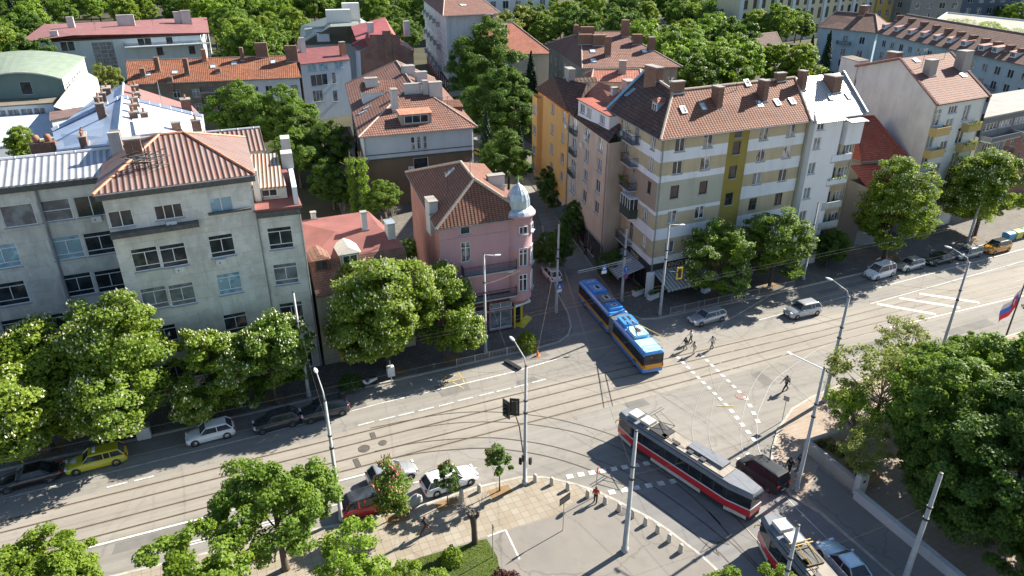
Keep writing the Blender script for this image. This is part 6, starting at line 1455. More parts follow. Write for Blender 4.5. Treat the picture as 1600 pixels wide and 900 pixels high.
# --- chestnuts along the north kerb
NG = 'chestnut trees along the north pavement'
for key, x, y, rz, s, lab in (('ch1', -17.6, 60.6, .3, 1.08, 'blossoming chestnut cut by the left edge beside the grey block'), ('ch2', -11.0, 60.2, 1.9, 1.05, 'tall blossoming chestnut in front of the gap between the grey block wings'),
        ('ch3', -4.1, 59.9, .8, 1.05, 'smaller blossoming chestnut above the white parked hatchback'), ('ch4', 1.1, 59.9, 2.5, 1.05, 'small white-candled chestnut left of the pole at the grey block corner'),
        ('ch1', 12.4, 61.6, 3.9, 1.08, 'widest blossoming chestnut hiding the low mansard house'), ('ch3', 18.4, 61.6, 2.2, 1.12, 'blossoming chestnut touching the front of the pink turret house'),
        ('ch4', 52.6, 61.6, 4.4, 1.06, 'dark chestnut beside the striped bar awning'), ('ch4', 61.6, 61.6, 1.1, 1.14, 'pale blossoming chestnut before the white stair tower'),
        ('ch2', 82.2, 62.4, 5.1, 1.02, 'large sunlit chestnut before the small red hipped house'), ('ch1', 101.5, 63.4, 2.9, 1.10, 'heavily blossoming chestnut at the far right before the brick office')):
    tree(key, x, y, rz, s, lab, 'tree', NG, 'chestnut_tree', sz=s * (.84 if x < 0 else .92))
tree('dk1', 72.5, 63.2, .5, .42, 'small dark shrubby tree in shade between the two large right-hand chestnuts', 'tree', None, 'tree')
tree('ch2', -25.5, 62, .9, .95, 'chestnut whose crown only just reaches into the left edge of the view', 'tree', NG, 'chestnut_tree')
# --- foreground trees
c = W(440, 893, KZ); tree('mp1', -0.6, 39.3, .4, 1.04, 'dense maple with forked trunk standing on the front pavement left of the red car', 'tree', None, 'maple_tree', KZ)
c = W(66, 915, 5.0); tree('mp3', c.x, c.y, 1.4, .92, 'dense green maple cut by the lower left corner of the view', 'tree', 'maples at the bottom edge', 'maple_tree')
c = W(288, 935, 5.4); tree('mp3', c.x, c.y, 3.3, 1.0, 'broad green maple at the bottom edge, right of the corner one', 'tree', 'maples at the bottom edge', 'maple_tree')
c = W(548, 868, 3.4); tree('sp2', c.x, c.y, .2, .95, 'sparse yellow-green young tree at the bottom, by the walking man', 'tree', None, 'young_tree', KZ)
tree('mp3', 6.9, 31.4, 5.0, .56, 'low bushy green tree at the bottom edge beside the lawn', 'tree', None, 'maple_tree')
tree('mp3', 24.3, 22.6, .9, .58, 'bright green treetop at the bottom edge by the tram rails', 'tree', 'treetops at the bottom edge', 'maple_tree')
tree('mp3', 27.9, 22.2, 4.0, .50, 'smaller bright green treetop at the bottom edge before the second tram', 'tree', 'treetops at the bottom edge', 'maple_tree')
tree('rd', 7.9, 41.1, .7, .9, 'small red-flowering chestnut beside the red car', 'tree', None, 'flowering_tree', KZ)
tree('yg', 11.9, 40.9, .2, .85, 'slim young tree with pink flowers in front of the white estate car', 'tree', None, 'young_tree', KZ)
tree('yg', 16.2, 40.7, 2.8, 1.05, 'slim dark young tree near the traffic light pole', 'tree', None, 'young_tree', KZ)
# right-hand park mass
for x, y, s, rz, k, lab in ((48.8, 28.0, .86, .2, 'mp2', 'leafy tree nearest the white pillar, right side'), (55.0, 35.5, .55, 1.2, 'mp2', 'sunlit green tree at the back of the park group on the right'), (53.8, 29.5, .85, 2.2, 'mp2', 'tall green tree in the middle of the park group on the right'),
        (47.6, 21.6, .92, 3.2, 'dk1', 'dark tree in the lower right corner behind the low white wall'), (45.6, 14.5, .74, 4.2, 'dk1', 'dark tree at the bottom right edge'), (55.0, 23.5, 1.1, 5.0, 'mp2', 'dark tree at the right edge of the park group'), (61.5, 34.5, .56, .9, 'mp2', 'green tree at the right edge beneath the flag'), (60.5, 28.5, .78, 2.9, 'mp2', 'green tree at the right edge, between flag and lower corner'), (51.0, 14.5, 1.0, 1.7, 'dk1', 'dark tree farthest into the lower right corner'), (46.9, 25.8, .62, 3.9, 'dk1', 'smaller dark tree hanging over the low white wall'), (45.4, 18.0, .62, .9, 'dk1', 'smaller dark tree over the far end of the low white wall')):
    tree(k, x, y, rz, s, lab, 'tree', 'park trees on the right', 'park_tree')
c = W(1385, 590, 6.2); tree('sp1', c.x, c.y, .4, .95, 'sparse olive-leaved tree in front of the dark park trees', 'tree', None, 'sparse_tree', sz=.75)
c = W(1345, 705, 3.6); tree('sp1', c.x, c.y, 4.4, .52, 'sparse olive tree leaning over the pale planter', 'tree', None, 'sparse_tree')
tree('sp1', 58.0, 39.2, 2.4, .62, 'thin olive-leaved tree beside the street lamp right of the junction', 'tree', None, 'sparse_tree')
tree('sp2', 46.6, 34.2, 2.9, .9, 'low sparse olive tree above the pale planter', 'tree', None, 'sparse_tree')
tree('yg', 79.0, 39.8, 2.8, 1.3, 'small round dark tree by the flagpole at the right edge', 'tree', None, 'young_tree', KZ)
# --- courtyards and side street
def at(px, py, z): q = W(px, py, z); return q.x, q.y
for px, py, z, s, k, lab in ((443, 196, 8, 1.12, 'mp2', 'big round maple behind the grey block roofs, in the courtyard'), (380, 208, 6, 1.15, 'mp2', 'maple crown left of the big round courtyard maple'), (465, 250, 5, 1.15, 'mp1', 'tree just right of the grey block chimneys'),
        (425, 262, 4, .7, 'mp1', 'green tree squeezed behind the grey block side wall'), (505, 235, 6, .8, 'dk1', 'dark shaded tree left of the big villa'), (520, 300, 3, .62, 'dk1', 'dark shaded tree behind the red felt roof, left'), (600, 320, 3, .5, 'mp2', 'green tree between the red felt roof and the big villa'), (640, 400, 2.5, .36, 'mp2', 'small green tree squeezed beside the pink house side wall'),
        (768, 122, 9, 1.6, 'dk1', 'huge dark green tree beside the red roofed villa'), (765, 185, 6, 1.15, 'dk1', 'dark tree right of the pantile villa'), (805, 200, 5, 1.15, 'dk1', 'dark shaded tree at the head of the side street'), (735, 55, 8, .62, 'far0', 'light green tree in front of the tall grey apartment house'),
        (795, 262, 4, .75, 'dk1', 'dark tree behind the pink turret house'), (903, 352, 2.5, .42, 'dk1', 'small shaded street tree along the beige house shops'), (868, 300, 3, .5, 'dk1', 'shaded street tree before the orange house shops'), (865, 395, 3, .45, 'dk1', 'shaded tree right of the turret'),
        (955, 418, 1.8, .3, 'dk1', 'little dark bush tree at the bar terrace corner'), (1015, 25, 8, 1.0, 'far3', 'pale blossoming tree behind the brown hipped house')):
    x, y = at(px, py, z); tree(k, x, y, px * .7, s, lab, 'tree', None, 'tree')
for px, py, z, s, k, lab in ((829, 150, 6, .95, 'cn1', 'tall dark spruce beside the red roofed villa'), (1290, 95, 5, 1.0, 'cn2', 'dark conifer left of the chimney block, upper right'), (1265, 90, 4, .8, 'cn2', 'smaller dark conifer beside the brown little house'), (28, 45, 7, 1.25, 'cn1', 'grey-green spruce left of the maroon roofed building'), (760, 220, 5, .8, 'cn2', 'dark conifer in the side street courtyard'), (812, 235, 5, .7, 'cn2', 'dark conifer behind the turret dome')):
    x, y = at(px, py, z); tree(k, x, y, px * .7, s, lab, 'tree', None, 'conifer')
# ivy-clad trunks and bare shrubs behind the red felt roof
def ivy(px, py, h, r, lab, seed):
    x, y = at(px, py, 0); rg = np.random.default_rng(seed); n = 2600; z = rg.uniform(.3, h, n); an = rg.uniform(0, 6.28, n); rad = r * (.5 + .5 * np.sin(z * 1.9 + seed) ** 2) * rg.uniform(.5, 1, n)
    P = np.stack([np.cos(an) * rad, np.sin(an) * rad, z], 1); o = empty('ivy_clad_tree', (x, y, 0), 0, lab, 'tree', 'ivy-clad trunks'); link('crown', leaves(rg, P, np.stack([np.cos(an), np.sin(an), an * 0 + .3], 1), .26, L_br, 'crown'), o)
    mb = MB(); mb.tube([(0, 0, -.1), (.1, 0, h * .6), (0, .1, h * 1.1)], [.2, .15, .05], n=6)
    for k in range(14): a_ = rg.uniform(0, 6.28); zz = rg.uniform(h * .4, h); mb.tube([(0, 0, zz), (math.cos(a_) * 1.8, math.sin(a_) * 1.8, zz + 1.2)], [.04, .015], n=4)
    link('trunk', mesh_of(mb, 'trunk', m_bark2), o)
ivy(556, 338, 9.5, 1.0, 'bright green ivy-clad trunk, left of the pair behind the red felt roof', 3); ivy(573, 342, 9.8, 1.1, 'bright green ivy-clad trunk, right of the pair behind the red felt roof', 8)
def bare(px, py, h, w, n, lab, seed, z0=0.0, trunk=.12, name='bare_shrub', root=None, zt=0.0):
    x, y = at(px, py, z0); rg = np.random.default_rng(seed); mb = MB()
    def grow(p, d, L, r, lev):
        q = p + d * L; mb.tube([p, q], [r, r * .6], n=4, cap=False)
        if lev <= 0: return
        for k in range(rg.integers(2, 5)): grow(p.lerp(q, rg.uniform(.4, 1)), (d + Vector(rg.normal(0, .55, 3))).normalized(), L * rg.uniform(.5, .8), r * .6, lev - 1)
    for k in range(n): grow(Vector((rg.normal() * w * .12, rg.normal() * w * .12, zt)), Vector((rg.normal() * w / h * .5, rg.normal() * w / h * .5, 1)).normalized(), h * .4, trunk, 3)
    o = mb.build(name, m_bark2, root)
    if root is None: o.location = (x, y, z0); tag(o, lab, 'shrub')
    return o
bare(610, 350, 5.5, 4, 8, 'leafless pale shrub between the ivy-clad trunks and the pink house', 5, trunk=.05); bare(540, 330, 8.5, 3, 3, 'thin leafless tree left of the ivy-clad trunks', 6, trunk=.07)
# pollarded tree by the lawn
x, y = 12.45, 36.35; o = empty('pollarded_tree', (x, y, KZ), 0, 'pollarded dark trunk with a few bare twigs beside the lawn', 'tree')
mb = MB(); mb.tube([(0, 0, -.1), (.03, 0, .2), (0, 0, 1.5), (-.05, 0, 2.6), (-.05, 0, 2.75)], [.30, .24, .21, .26, .12], n=9)
for dx, dy in ((-.32, .05), (.30, -.05), (.05, .25)): mb.tube([(0, 0, 2.3), (dx, dy, 2.65), (dx * 1.2, dy * 1.2, 2.95)], [.16, .15, .10], n=7)
mb.build('trunk', m_bark, o, True); t_ = bare(0, 0, 2.4, 1.6, 4, None, 9, trunk=.03, name='twigs', root=o, zt=2.8)
# shrubs
def shrub(x, y, r, h, mat, lab, seed, n=1800, size=.14, z=0.0, name='shrub', cat='shrub'):
    rg = np.random.default_rng(seed); d = rg.normal(size=(n, 3)); d /= np.linalg.norm(d, axis=1)[:, None]; d[:, 2] = np.abs(d[:, 2]) * 1.1 - .1; k = rg.uniform(.72, 1.05, n) * (1 + .12 * np.sin(d[:, 0] * 7 + seed) * np.cos(d[:, 1] * 6)); P = d * k[:, None] * np.array([r, r, h]) + np.array([0, 0, h * .12])
    o = empty(name, (x, y, z), 0, lab, cat); link('foliage', leaves(rg, P, d, size, mat, 'foliage'), o)
    mb = MB(); [mb.tube([(0, 0, -.05), (rg.normal() * r * .3, rg.normal() * r * .3, h * .7)], [.04, .02], n=4) for _ in range(5)]; link('stem', mesh_of(mb, 'stem', m_bark), o)
q = W(823, 545, KZ); shrub(q.x, q.y, 1.15, 1.9, leafmat('leaf_lime', (.19, .27, .02), (1.2, 1.1, .8)), 'round lime-green shrub inside the corner railing', 2, z=KZ, n=3000)
shrub(11.6 - 1.2, 35.4, .8, 1.0, L_ch, 'small round green bush at the left end of the lawn', 4, z=KZ); q = W(812, 893, KZ)
shrub(12.6, 30.9, 1.5, 2.0, L_pu, 'purple-leaved shrub at the bottom edge beside the parking bay', 5, z=KZ, n=3600, size=.17)
q = W(548, 605, KZ); shrub(q.x, q.y, 1.3, 1.3, L_dk, 'dark shaded shrub by the kerb under the widest chestnut', 6, z=KZ)
q = W(835, 795, KZ)
# woodland beyond the houses: single trees, copied
rgt = np.random.default_rng(77)
kinds = {0: 'mid green broad tree', 1: 'bright fresh-green tree', 2: 'dark green tree', 3: 'green tree dotted with blossom-light tips', 4: 'olive-brown tree in young leaf'}
where = ((0, 120, 'at the far left'), (120, 330, 'behind the maroon roofed building'), (330, 470, 'left of the green-roofed villa'), (470, 660, 'behind the brick gable house'), (660, 860, 'behind the red roofed villa'), (860, 1060, 'behind the brown hipped house'), (1060, 1270, 'behind the corner block'), (1270, 1700, 'at the top right'))
spots = []
def zone(x0, x1, y0, y1, step, kp, s0=.85, s1=1.25, z=8):
    xs = np.arange(x0, x1, step)
    for x in xs:
        for y in np.arange(y0, y1, step * .42): spots.append((x + rgt.normal() * step * .25, y + rgt.normal() * step * .1, rgt.choice(5, p=kp), rgt.uniform(s0, s1), z))
zone(-20, 75, 8, 100, 34, (.3, .2, .35, .1, .05)); zone(75, 340, 2, 28, 34, (.3, .3, .2, .15, .05)); zone(335, 470, 8, 80, 33, (.35, .35, .05, .2, .05)); zone(455, 660, 0, 22, 34, (.35, .3, .2, .1, .05))
zone(600, 660, 25, 60, 26, (.4, .1, .5, 0, 0), .7, .9); zone(790, 860, 0, 60, 30, (.1, .2, .3, .1, .3)); zone(860, 1010, 2, 50, 34, (.15, .2, .4, .15, .1)); zone(1010, 1180, 10, 128, 34, (.3, .25, .35, .05, .05)); zone(1150, 1260, 30, 118, 36, (.2, .35, .2, .15, .1), .8, 1.1)
zone(1010, 1180, -20, 12, 40, (.3, .1, .5, .05, .05)); zone(-20, 660, -40, 2, 48, (.3, .2, .4, .1, 0), 1, 1.4); zone(780, 1010, -40, 0, 48, (.3, .2, .5, 0, 0), 1, 1.4); zone(1440, 1500, 14, 28, 22, (.2, .2, 0, 0, .6), .6, .8, 6); zone(1540, 1620, 0, 30, 26, (.2, 0, .8, 0, 0), .6, .9)
boxes = []
for o in list(bpy.data.objects):
    if o.type == 'EMPTY' and o.get('category') in ('house', 'building', 'apartment house', 'row house', 'villa', 'terrace', 'public building', 'hall', 'shed', 'office building'):
        w_ = [c for c in kids(o) if c.name.split('.')[0] == 'wall']
        if w_:
            M4 = Matrix.Translation(o.location) @ Matrix.Rotation(o.rotation_euler.z, 4, 'Z'); xs = [v.co.x for v in w_[0].data.vertices]; ys = [v.co.y for v in w_[0].data.vertices]; boxes.append((M4.inverted(), min(xs) - 3.2, max(xs) + 3.2, min(ys) - 3.2, max(ys) + 3.2))
seen = []
for px, py, k, s, z in spots:
    q = W(px, py, z * s)
    if any((lambda l: a <= l.x <= b and c_ <= l.y <= d)(Mi @ Vector((q.x, q.y, 0))) for Mi, a, b, c_, d in boxes): continue
    if q.y < 75 or any((q.x - a) ** 2 + (q.y - b) ** 2 < 30 for a, b in seen): continue
    seen.append((q.x, q.y)); wh = [w for a, b, w in where if a <= max(0, min(px, 1699)) < b]
    tree('far%d' % k, q.x, q.y, px * 1.3, s, kinds[int(k)] + ' ' + (wh[0] if wh else 'at the top'), 'tree', 'woodland trees behind the houses', 'woodland_tree')
tree('far0', *at(1212, 45, 9), .4, 1.25, 'big round pale-green tree left of the cream palace', 'tree', None, 'tree')
tree('far4', *at(168, 118, 5), .4, .62, 'yellowish young-leaved tree before the tall stair window', 'tree', None, 'tree')
tree('far3', *at(40, 228, 4), .9, .55, 'bright tree above the white corrugated roof, left edge', 'tree', None, 'tree')
print('woodland', len(seen))
# ================================================================ vehicles
def paint(name, c, rough=0.25, metal=0.0): return simple(name, c, rough, 0.04, 1.0, metal=metal, coat=0.6)
m_tyre = simple('tyre_rubber', (.02, .02, .02), .8, .1, 5); m_rim = simple('alloy_rim', (.35, .36, .37), .35, .1, 5, metal=.7); m_carglass = glass('car_glass', (.02, .024, .028)); m_plast = simple('black_plastic', (.025, .025, .027), .6, .1, 5)
m_head = simple('headlight_lens', (.65, .68, .70), .15, .05, 5); m_tail = simple('tail_light_red', (.55, .02, .015), .2, .1, 5); m_plate = simple('number_plate', (.7, .7, .68), .5, .03, 5)
def loft(mb, stations, mat=None):
    n = len(stations[0]); b = len(mb.v); k = mb.mi(mat) if mat else 0
    for s in stations: mb.v += [tuple(p) for p in s]
    for i in range(len(stations) - 1):
        for j in range(n):
            a0 = b + i * n + j; a1 = b + i * n + (j + 1) % n; mb.f.append((a0, a0 + n, a1 + n, a1)); mb.m.append(k)
    mb.f.append(tuple(b + j for j in range(n))); mb.m.append(k); e = b + (len(stations) - 1) * n; mb.f.append(tuple(e + j for j in reversed(range(n)))); mb.m.append(k); return mb
CARS = {  # L, W, H, hood height, belt, greenhouse x fractions (front glass foot, roof front, roof rear, rear glass foot), tail deck height
    'sedan': (4.6, 1.8, 1.42, .78, .92, (.31, .44, .70, .84), .92), 'hatch': (4.1, 1.76, 1.48, .80, .94, (.29, .43, .84, .955), .92), 'wagon': (4.65, 1.8, 1.47, .80, .94, (.29, .41, .88, .965), .92),
    'suv': (4.5, 1.86, 1.66, .96, 1.08, (.27, .40, .86, .965), 1.05), 'van': (4.3, 1.82, 1.84, .98, 1.10, (.20, .36, .93, .985), 1.1)}
WHEEL = None
def wheel_meshes():
    global WHEEL
    if WHEEL: return WHEEL
    t = MB(); t.lathe([(.19, -.10), (.31, -.10), (.335, -.06), (.335, .06), (.31, .10), (.19, .10)], n=18); t.v = [(x, z, y) for x, y, z in t.v]
    r = MB(); r.lathe([(.002, .07), (.06, .075), (.07, .06), (.10, .05), (.17, .06), (.20, .09), (.205, .085)], n=10); r.v = [(x, -z, y) for x, y, z in r.v]
    for k in range(5):
        a = 2 * math.pi * k / 5; r.box(.05, .19, -.09, -.05, -.02, .02, None, Matrix.Rotation(a, 4, 'Y'))
    WHEEL = (mesh_of(t, 'wheel', m_tyre, True), mesh_of(r, 'rim', m_rim)); return WHEEL
def car(kind, x, y, hd, pm, label, name='car', cat='car', group=None, rails=False, z=0.0, roofm=None, s=1.0, gm=None):
    L, Wd, H, hh, belt, gx, td = CARS[kind]; o = empty(name, (x, y, z), R(hd), label, cat, group); o.scale = (s, s, s); h = Wd / 2; mb = MB()
    # x runs forward; stations from nose (f=0) to tail (f=1)
    prof = [(0, .32, .50, .66), (.012, .24, .62, .78), (.045, .18, hh - .16, .90), (.10, .17, hh - .07, .97), (.18, .17, hh + .01, 1.0), (gx[0], .17, belt - .02, 1.0), (.5, .17, belt, 1.0), (gx[3] - .06, .17, belt, 1.0), (.93, .18, td, .97), (.975, .20, td - .06, .90), (.993, .26, td - .2, .84), (1.0, .34, td - .34, .78)]
    st = []
    for f, zb, zt, wk in prof:
        X = L / 2 - f * L; w = h * wk; m = zb + (zt - zb) * .45
        st.append([(X, -w * .90, zb), (X, -w, zb + .10), (X, -w, m), (X, -w * .97, zt - .10), (X, -w * .87, zt - .015), (X, -w * .4, zt + .025), (X, w * .4, zt + .025), (X, w * .87, zt - .015), (X, w * .97, zt - .10), (X, w, m), (X, w, zb + .10), (X, w * .90, zb)])
    loft(mb, st); b = mb.build('body', pm, o, True)
    arch = MB()
    for fx in (.175, .815):
        X = L / 2 - fx * L
        for sgn in (-1, 1):
            arch.lathe([(.002, 0), (.37, 0), (.37, .012), (.34, .012)], n=18); 
            seg = arch.v[-18 * 4:]; arch.v[-18 * 4:] = [(X + p[0], sgn * (h * .995 + p[2] * 1.0), .33 + p[1]) for p in seg]
    arch.build('wheel_arch', m_plast, o)
    # greenhouse
    x0, x1, x2, x3 = [L / 2 - f * L for f in gx]; wb, wt = h * .94, h * .70; g = MB()
    bot = [(x0, wb * .86), (x0 - .25, wb), (x3 + .15, wb), (x3, wb * .86)]; top = [(x1, wt * .92), (x1 - .12, wt), (x2 + .08, wt), (x2, wt * .92)]
    B_ = [(p[0], -p[1], belt - .03) for p in bot] + [(p[0], p[1], belt - .03) for p in reversed(bot)]; T_ = [(p[0], -p[1], H - .05) for p in top] + [(p[0], p[1], H - .05) for p in reversed(top)]
    for i in range(8): g.face([B_[i], B_[(i + 1) % 8], T_[(i + 1) % 8], T_[i]][::-1])
    g.face(T_); g.build('window_glass', gm or m_carglass, o)
    r = MB(); ex = .03; T2 = [Vector((p[0] + (ex if p[0] > 0 else -ex) * 0, p[1] * 1.03, 0)) for p in T_]; cxm = (x1 + x2) / 2
    lay = [(1.02, H - .10), (1.01, H - .05), (.93, H - .012), (.70, H + .012)]
    rings = [[(cxm + (p[0] - cxm) * k * 1.01, p[1] * k * 1.02, z_) for p in T_] for k, z_ in lay]
    for a_, b_ in zip(rings, rings[1:]):
        for i in range(8): r.face([a_[i], b_[i], b_[(i + 1) % 8], a_[(i + 1) % 8]][::-1])
    r.face(rings[-1]); rf = r.build('roof', roofm or pm, o, True)
    p = MB()
    for sg in (-1, 1):
        for (a_, b_, w_) in (((x0 - .0, wb * .9), (x1, wt * .95), .035), ((x3, wb * .9), (x2, wt * .95), .05)): p.tube([(a_[0], sg * a_[1] * 1.01, belt - .02), (b_[0], sg * b_[1] * 1.01, H - .05)], w_, n=4)
        for f in ((.5,) if kind in ('sedan', 'hatch') else (.47, .70)):
            X = x1 + (x2 - x1) * f; p.tube([(X - .05, sg * wb * 1.005, belt - .02), (X, sg * wt * 1.01, H - .05)], .032, n=4)
        p.tube([(x0 - .2, sg * wb * 1.0, belt - .01), (x3 + .1, sg * wb * 1.0, belt - .01)], .03, n=4)
    p.build('pillar', pm, o)
    if rails:
        for sg in (-1, 1): q = MB(); q.tube([(x1 - .2, sg * wt * .95, H - .02), (x1 - .3, sg * wt * .95, H + .05), (x2 + .3, sg * wt * .95, H + .05), (x2 + .2, sg * wt * .95, H - .02)], .02, n=5); q.build('roof_rail', m_plast, o)
    for sg in (-1, 1):
        q = MB(); q.box(L / 2 - .20, L / 2 - .03, sg * h * .62 - .17, sg * h * .62 + .17, hh - .22, hh - .08, m_head); q.build('headlight', None, o)
        q = MB(); q.box(-L / 2 + .012, -L / 2 + .12, sg * h * .72 - .12, sg * h * .72 + .12, td - .30, td - .06, m_tail); q.build('tail_light', None, o)
        q = MB(); q.box(x0 - .32, x0 - .16, sg * (h + .10) - .08, sg * (h + .10) + .08, belt - .02, belt + .12, pm); q.build('mirror', None, o)
    q = MB(); q.box(L / 2 - .03, L / 2 + .006, -.5, .5, .34, .52, m_plast); q.build('grille', None, o)
    q = MB(); q.box(-L / 2 - .008, -L / 2 + .06, -.26, .26, td - .42, td - .31, m_plate); q.box(L / 2 - .01, L / 2 + .014, -.26, .26, .40, .50, m_plate); q.build('number_plate', None, o) if False else None
    for X, nm in ((-L / 2 - .004, 'number_plate'), (L / 2 + .002, 'number_plate')):
        q = MB(); q.box(X - .012, X + .012, -.26, .26, .42, .53, m_plate); q.build(nm, None, o)
    tm, rm = wheel_meshes()
    for fx in (.175, .815):
        for sg in (-1, 1):
            w = link('wheel', tm, o, (L / 2 - fx * L, sg * (h - .085), .325), 0 if sg < 0 else math.pi); link('rim', rm, w)
    return o
pw = paint('car_paint_white', (.72, .73, .74)); pdg = paint('car_paint_dark_grey', (.05, .055, .06), metal=.3); pblk = paint('car_paint_black', (.012, .013, .016)); psil = paint('car_paint_silver', (.42, .44, .46), .3, .5); pred = paint('car_paint_red', (.42, .02, .025)); ptax = paint('taxi_paint_yellow', (.50, .46, .03)); pbl = paint('car_paint_pale_blue', (.36, .52, .62), .3, .4); pora = paint('car_paint_orange', (.55, .24, .02)); pgr = paint('car_paint_grey', (.22, .23, .24), .3, .4)
NPK = 'cars parked along the north kerb'
def G2(px, py, z=0.0): q = W(px, py, z); return q.x, q.y
c1 = car('sedan', *G2(45, 742, .7), 182, pblk, 'black sedan under the first chestnut at the left edge', group=NPK)
tx = car('wagon', *G2(150, 715, .7), 182, ptax, 'yellow-green taxi estate under the chestnuts, behind the black sedan', group=NPK)
mb = MB(); mb.box(-.1, .1, -.28, .28, 1.48, 1.62, m_white); mb.build('taxi_sign', None, tx)
mb = MB(); mb.lathe([(.001, .845), (.32, .845)], 1.55, 0, 16); mb.build('emblem', m_white, tx)
car('hatch', *G2(328, 673, .7), 182, pw, 'white hatchback parked below the smaller chestnuts', group=NPK)
car('hatch', *G2(431, 655, .7), 182, pdg, 'dark grey hatchback behind the white one', group=NPK)
car('suv', *G2(507, 638, .7), 182, pdg, 'dark estate car at the right end of the left parked row', group=NPK)
car('wagon', *G2(1105, 493, .7), 183, psil, 'silver estate car by the railing right of the trolleybus', group=NPK)
car('suv', *G2(1254, 483, .7), 178, psil, 'silver off-road car driving in the tree shade', name='car')
car('van', *G2(1375, 424, .7), 183, pw, 'white small van parked under the sunlit chestnut', group=NPK, name='van', cat='van')
car('hatch', *G2(1422, 412, .7), 181, psil, 'silver hatchback behind the white small van', group=NPK)
car('sedan', *G2(1467, 403, .7), 181, pblk, 'nearly black car in deep shade, between the two silver ones', group=NPK)
car('wagon', *G2(1511, 394, .7), 181, pgr, 'grey estate car near the far right, in the shade', group=NPK)
car('suv', *G2(1557, 385, .7), 181, pora, 'orange-brown car beside the waste containers', group=NPK, roofm=pblk)
car('hatch', *G2(612, 737, .7), 3, psil, 'silver hatchback driving past the parked red car', name='car')
car('suv', *G2(578, 783, .7), 3, pred, 'red off-road car with black roof panel behind the red-flowering tree', rails=True, roofm=m_carglass)
car('wagon', *G2(702, 747, .7), 5, pw, 'white estate car with roof rails behind the slim young tree', rails=True)
car('van', *G2(1191, 737, .7), 100, simple('car_paint_charcoal', (.03, .034, .042), .6, .05, spec=.15), 'black people carrier seen from behind beside the tram', name='van', cat='van', gm=simple('tinted_glass', (.012, .014, .018), .3, .05, spec=.12))
car('sedan', *G2(1322, 880, .7), 84 - 180 + 180, pbl, 'pale blue sedan beside the second tram, bottom right') 
x, y = G2(857, 434); car('hatch', x + .4, y, 85, pw, 'white car standing in the dark side street by the turret')
x, y = G2(748, 243); car('hatch', x, y, 100, paint('car_paint_yellow', (.62, .50, .02)), 'yellow car between the big villa and the trees')
# ---------------------------------------------------------------- trolleybus
b_blue = paint('bus_paint_blue', (.06, .26, .62)); b_lblue = paint('bus_roof_light_blue', (.36, .66, .80), .4); b_or = paint('bus_paint_orange', (.70, .30, .015)); b_glass = glass('bus_glass', (.014, .016, .02)); b_bel = simple('bellows_grey', (.16, .165, .17), .8, .15, 3)
def rrect(x0, x1, y0, y1, r, n=4):
    P = []
    for cx, cy, a in ((x1 - r, y1 - r, 0), (x0 + r, y1 - r, 90), (x0 + r, y0 + r, 180), (x1 - r, y0 + r, 270)): P += [(cx + r * math.cos(R(a + 90 * k / n)), cy + r * math.sin(R(a + 90 * k / n))) for k in range(n + 1)]
    return P
bus = empty('articulated_trolleybus', (36.95, 50.45, 0), 0, 'articulated blue and orange trolleybus turning into the side street', 'trolleybus'); hd = math.atan2(17.5, 1.85)
bus.rotation_euler.z = hd; hw = 1.16
for nm, x0, x1, rm in (('rear', 0, 7.6, b_blue), ('front', 8.7, 17.6, b_blue)):
    P = rrect(x0, x1, -hw, hw, .22); P2 = rrect(x0 - .01, x1 + .01, -hw - .01, hw + .01, .22); P3 = rrect(x0 + .10, x1 - .10, -hw + .16, hw - .16, .25)
    q = MB(); q.prism(P2, .28, .66, b_blue); q.build('skirt', None, bus)
    q = MB(); q.prism(P, .663, 1.10, b_or); q.build('body', None, bus)
    q = MB(); q.prism(P, 1.103, 2.18, b_glass)
    d_ = q
    for k in range(int((x1 - x0) / 1.35)):
        X = x0 + .8 + k * 1.35
        for sg in (-1, 1): d_.box(X - .03, X + .03, sg * hw - .012, sg * hw + .012, 1.14, 2.16, m_plast)
    q.build('window_band', None, bus)
    q = MB(); n_ = len(P); q.v += [(a, b, 2.183) for a, b in P2] + [(a, b, 2.46) for a, b in P2] + [(a, b, 2.62) for a, b in P3]
    for l in (0, 1):
        for j in range(n_): j2 = (j + 1) % n_; q.f.append((l * n_ + j, l * n_ + j2, (l + 1) * n_ + j2, (l + 1) * n_ + j)); q.m.append(0)
    q.f.append(tuple(2 * n_ + j for j in range(n_))); q.m.append(0); q.build('roof', b_blue, bus)
q = MB(); q.prism([(.15, -hw + .2), (2.6, -hw + .2), (2.6, hw - .2), (.15, hw - .2)], 2.623, 2.655, b_lblue); q.build('roof_panel', None, bus)
q = MB(); 
for k in range(9): 
    xx = 7.6 + k * 1.1 / 8; ww = hw - (.02 if k % 2 else .10); q.v += [(xx, -ww, .4), (xx, ww, .4), (xx, ww, 2.5 - (.0 if k % 2 else .08)), (xx, -ww, 2.5 - (.0 if k % 2 else .08))]
for k in range(8):
    for j in range(4): a = k * 4 + j; b2 = k * 4 + (j + 1) % 4; q.f.append((a, b2, b2 + 4, a + 4)); q.m.append(0)
q.build('bellows', b_bel, bus)
for x0, x1, h_, m_ in ((2.9, 4.9, .32, b_lblue), (5.3, 7.3, .36, b_blue), (9.2, 10.6, .30, b_blue), (11.0, 13.0, .22, b_bel), (13.6, 15.6, .26, b_blue), (16.0, 17.2, .12, b_blue)):
    q = MB(); q.prism(rrect(x0, x1, -.82, .82, .15), 2.60, 2.66 + h_, m_); e_ = q.build('roof_unit', None, bus)
    if h_ < .33:
        q = MB(); q.prism(rrect(x0 + .5, x1 - .5, -.35, .35, .05), 2.663 + h_, 2.70 + h_, m_acw); q.prism(rrect(x0 + .6, x1 - .6, -.22, .22, .05), 2.703 + h_, 2.72 + h_, m_plast); q.build('fan_grille', None, e_)
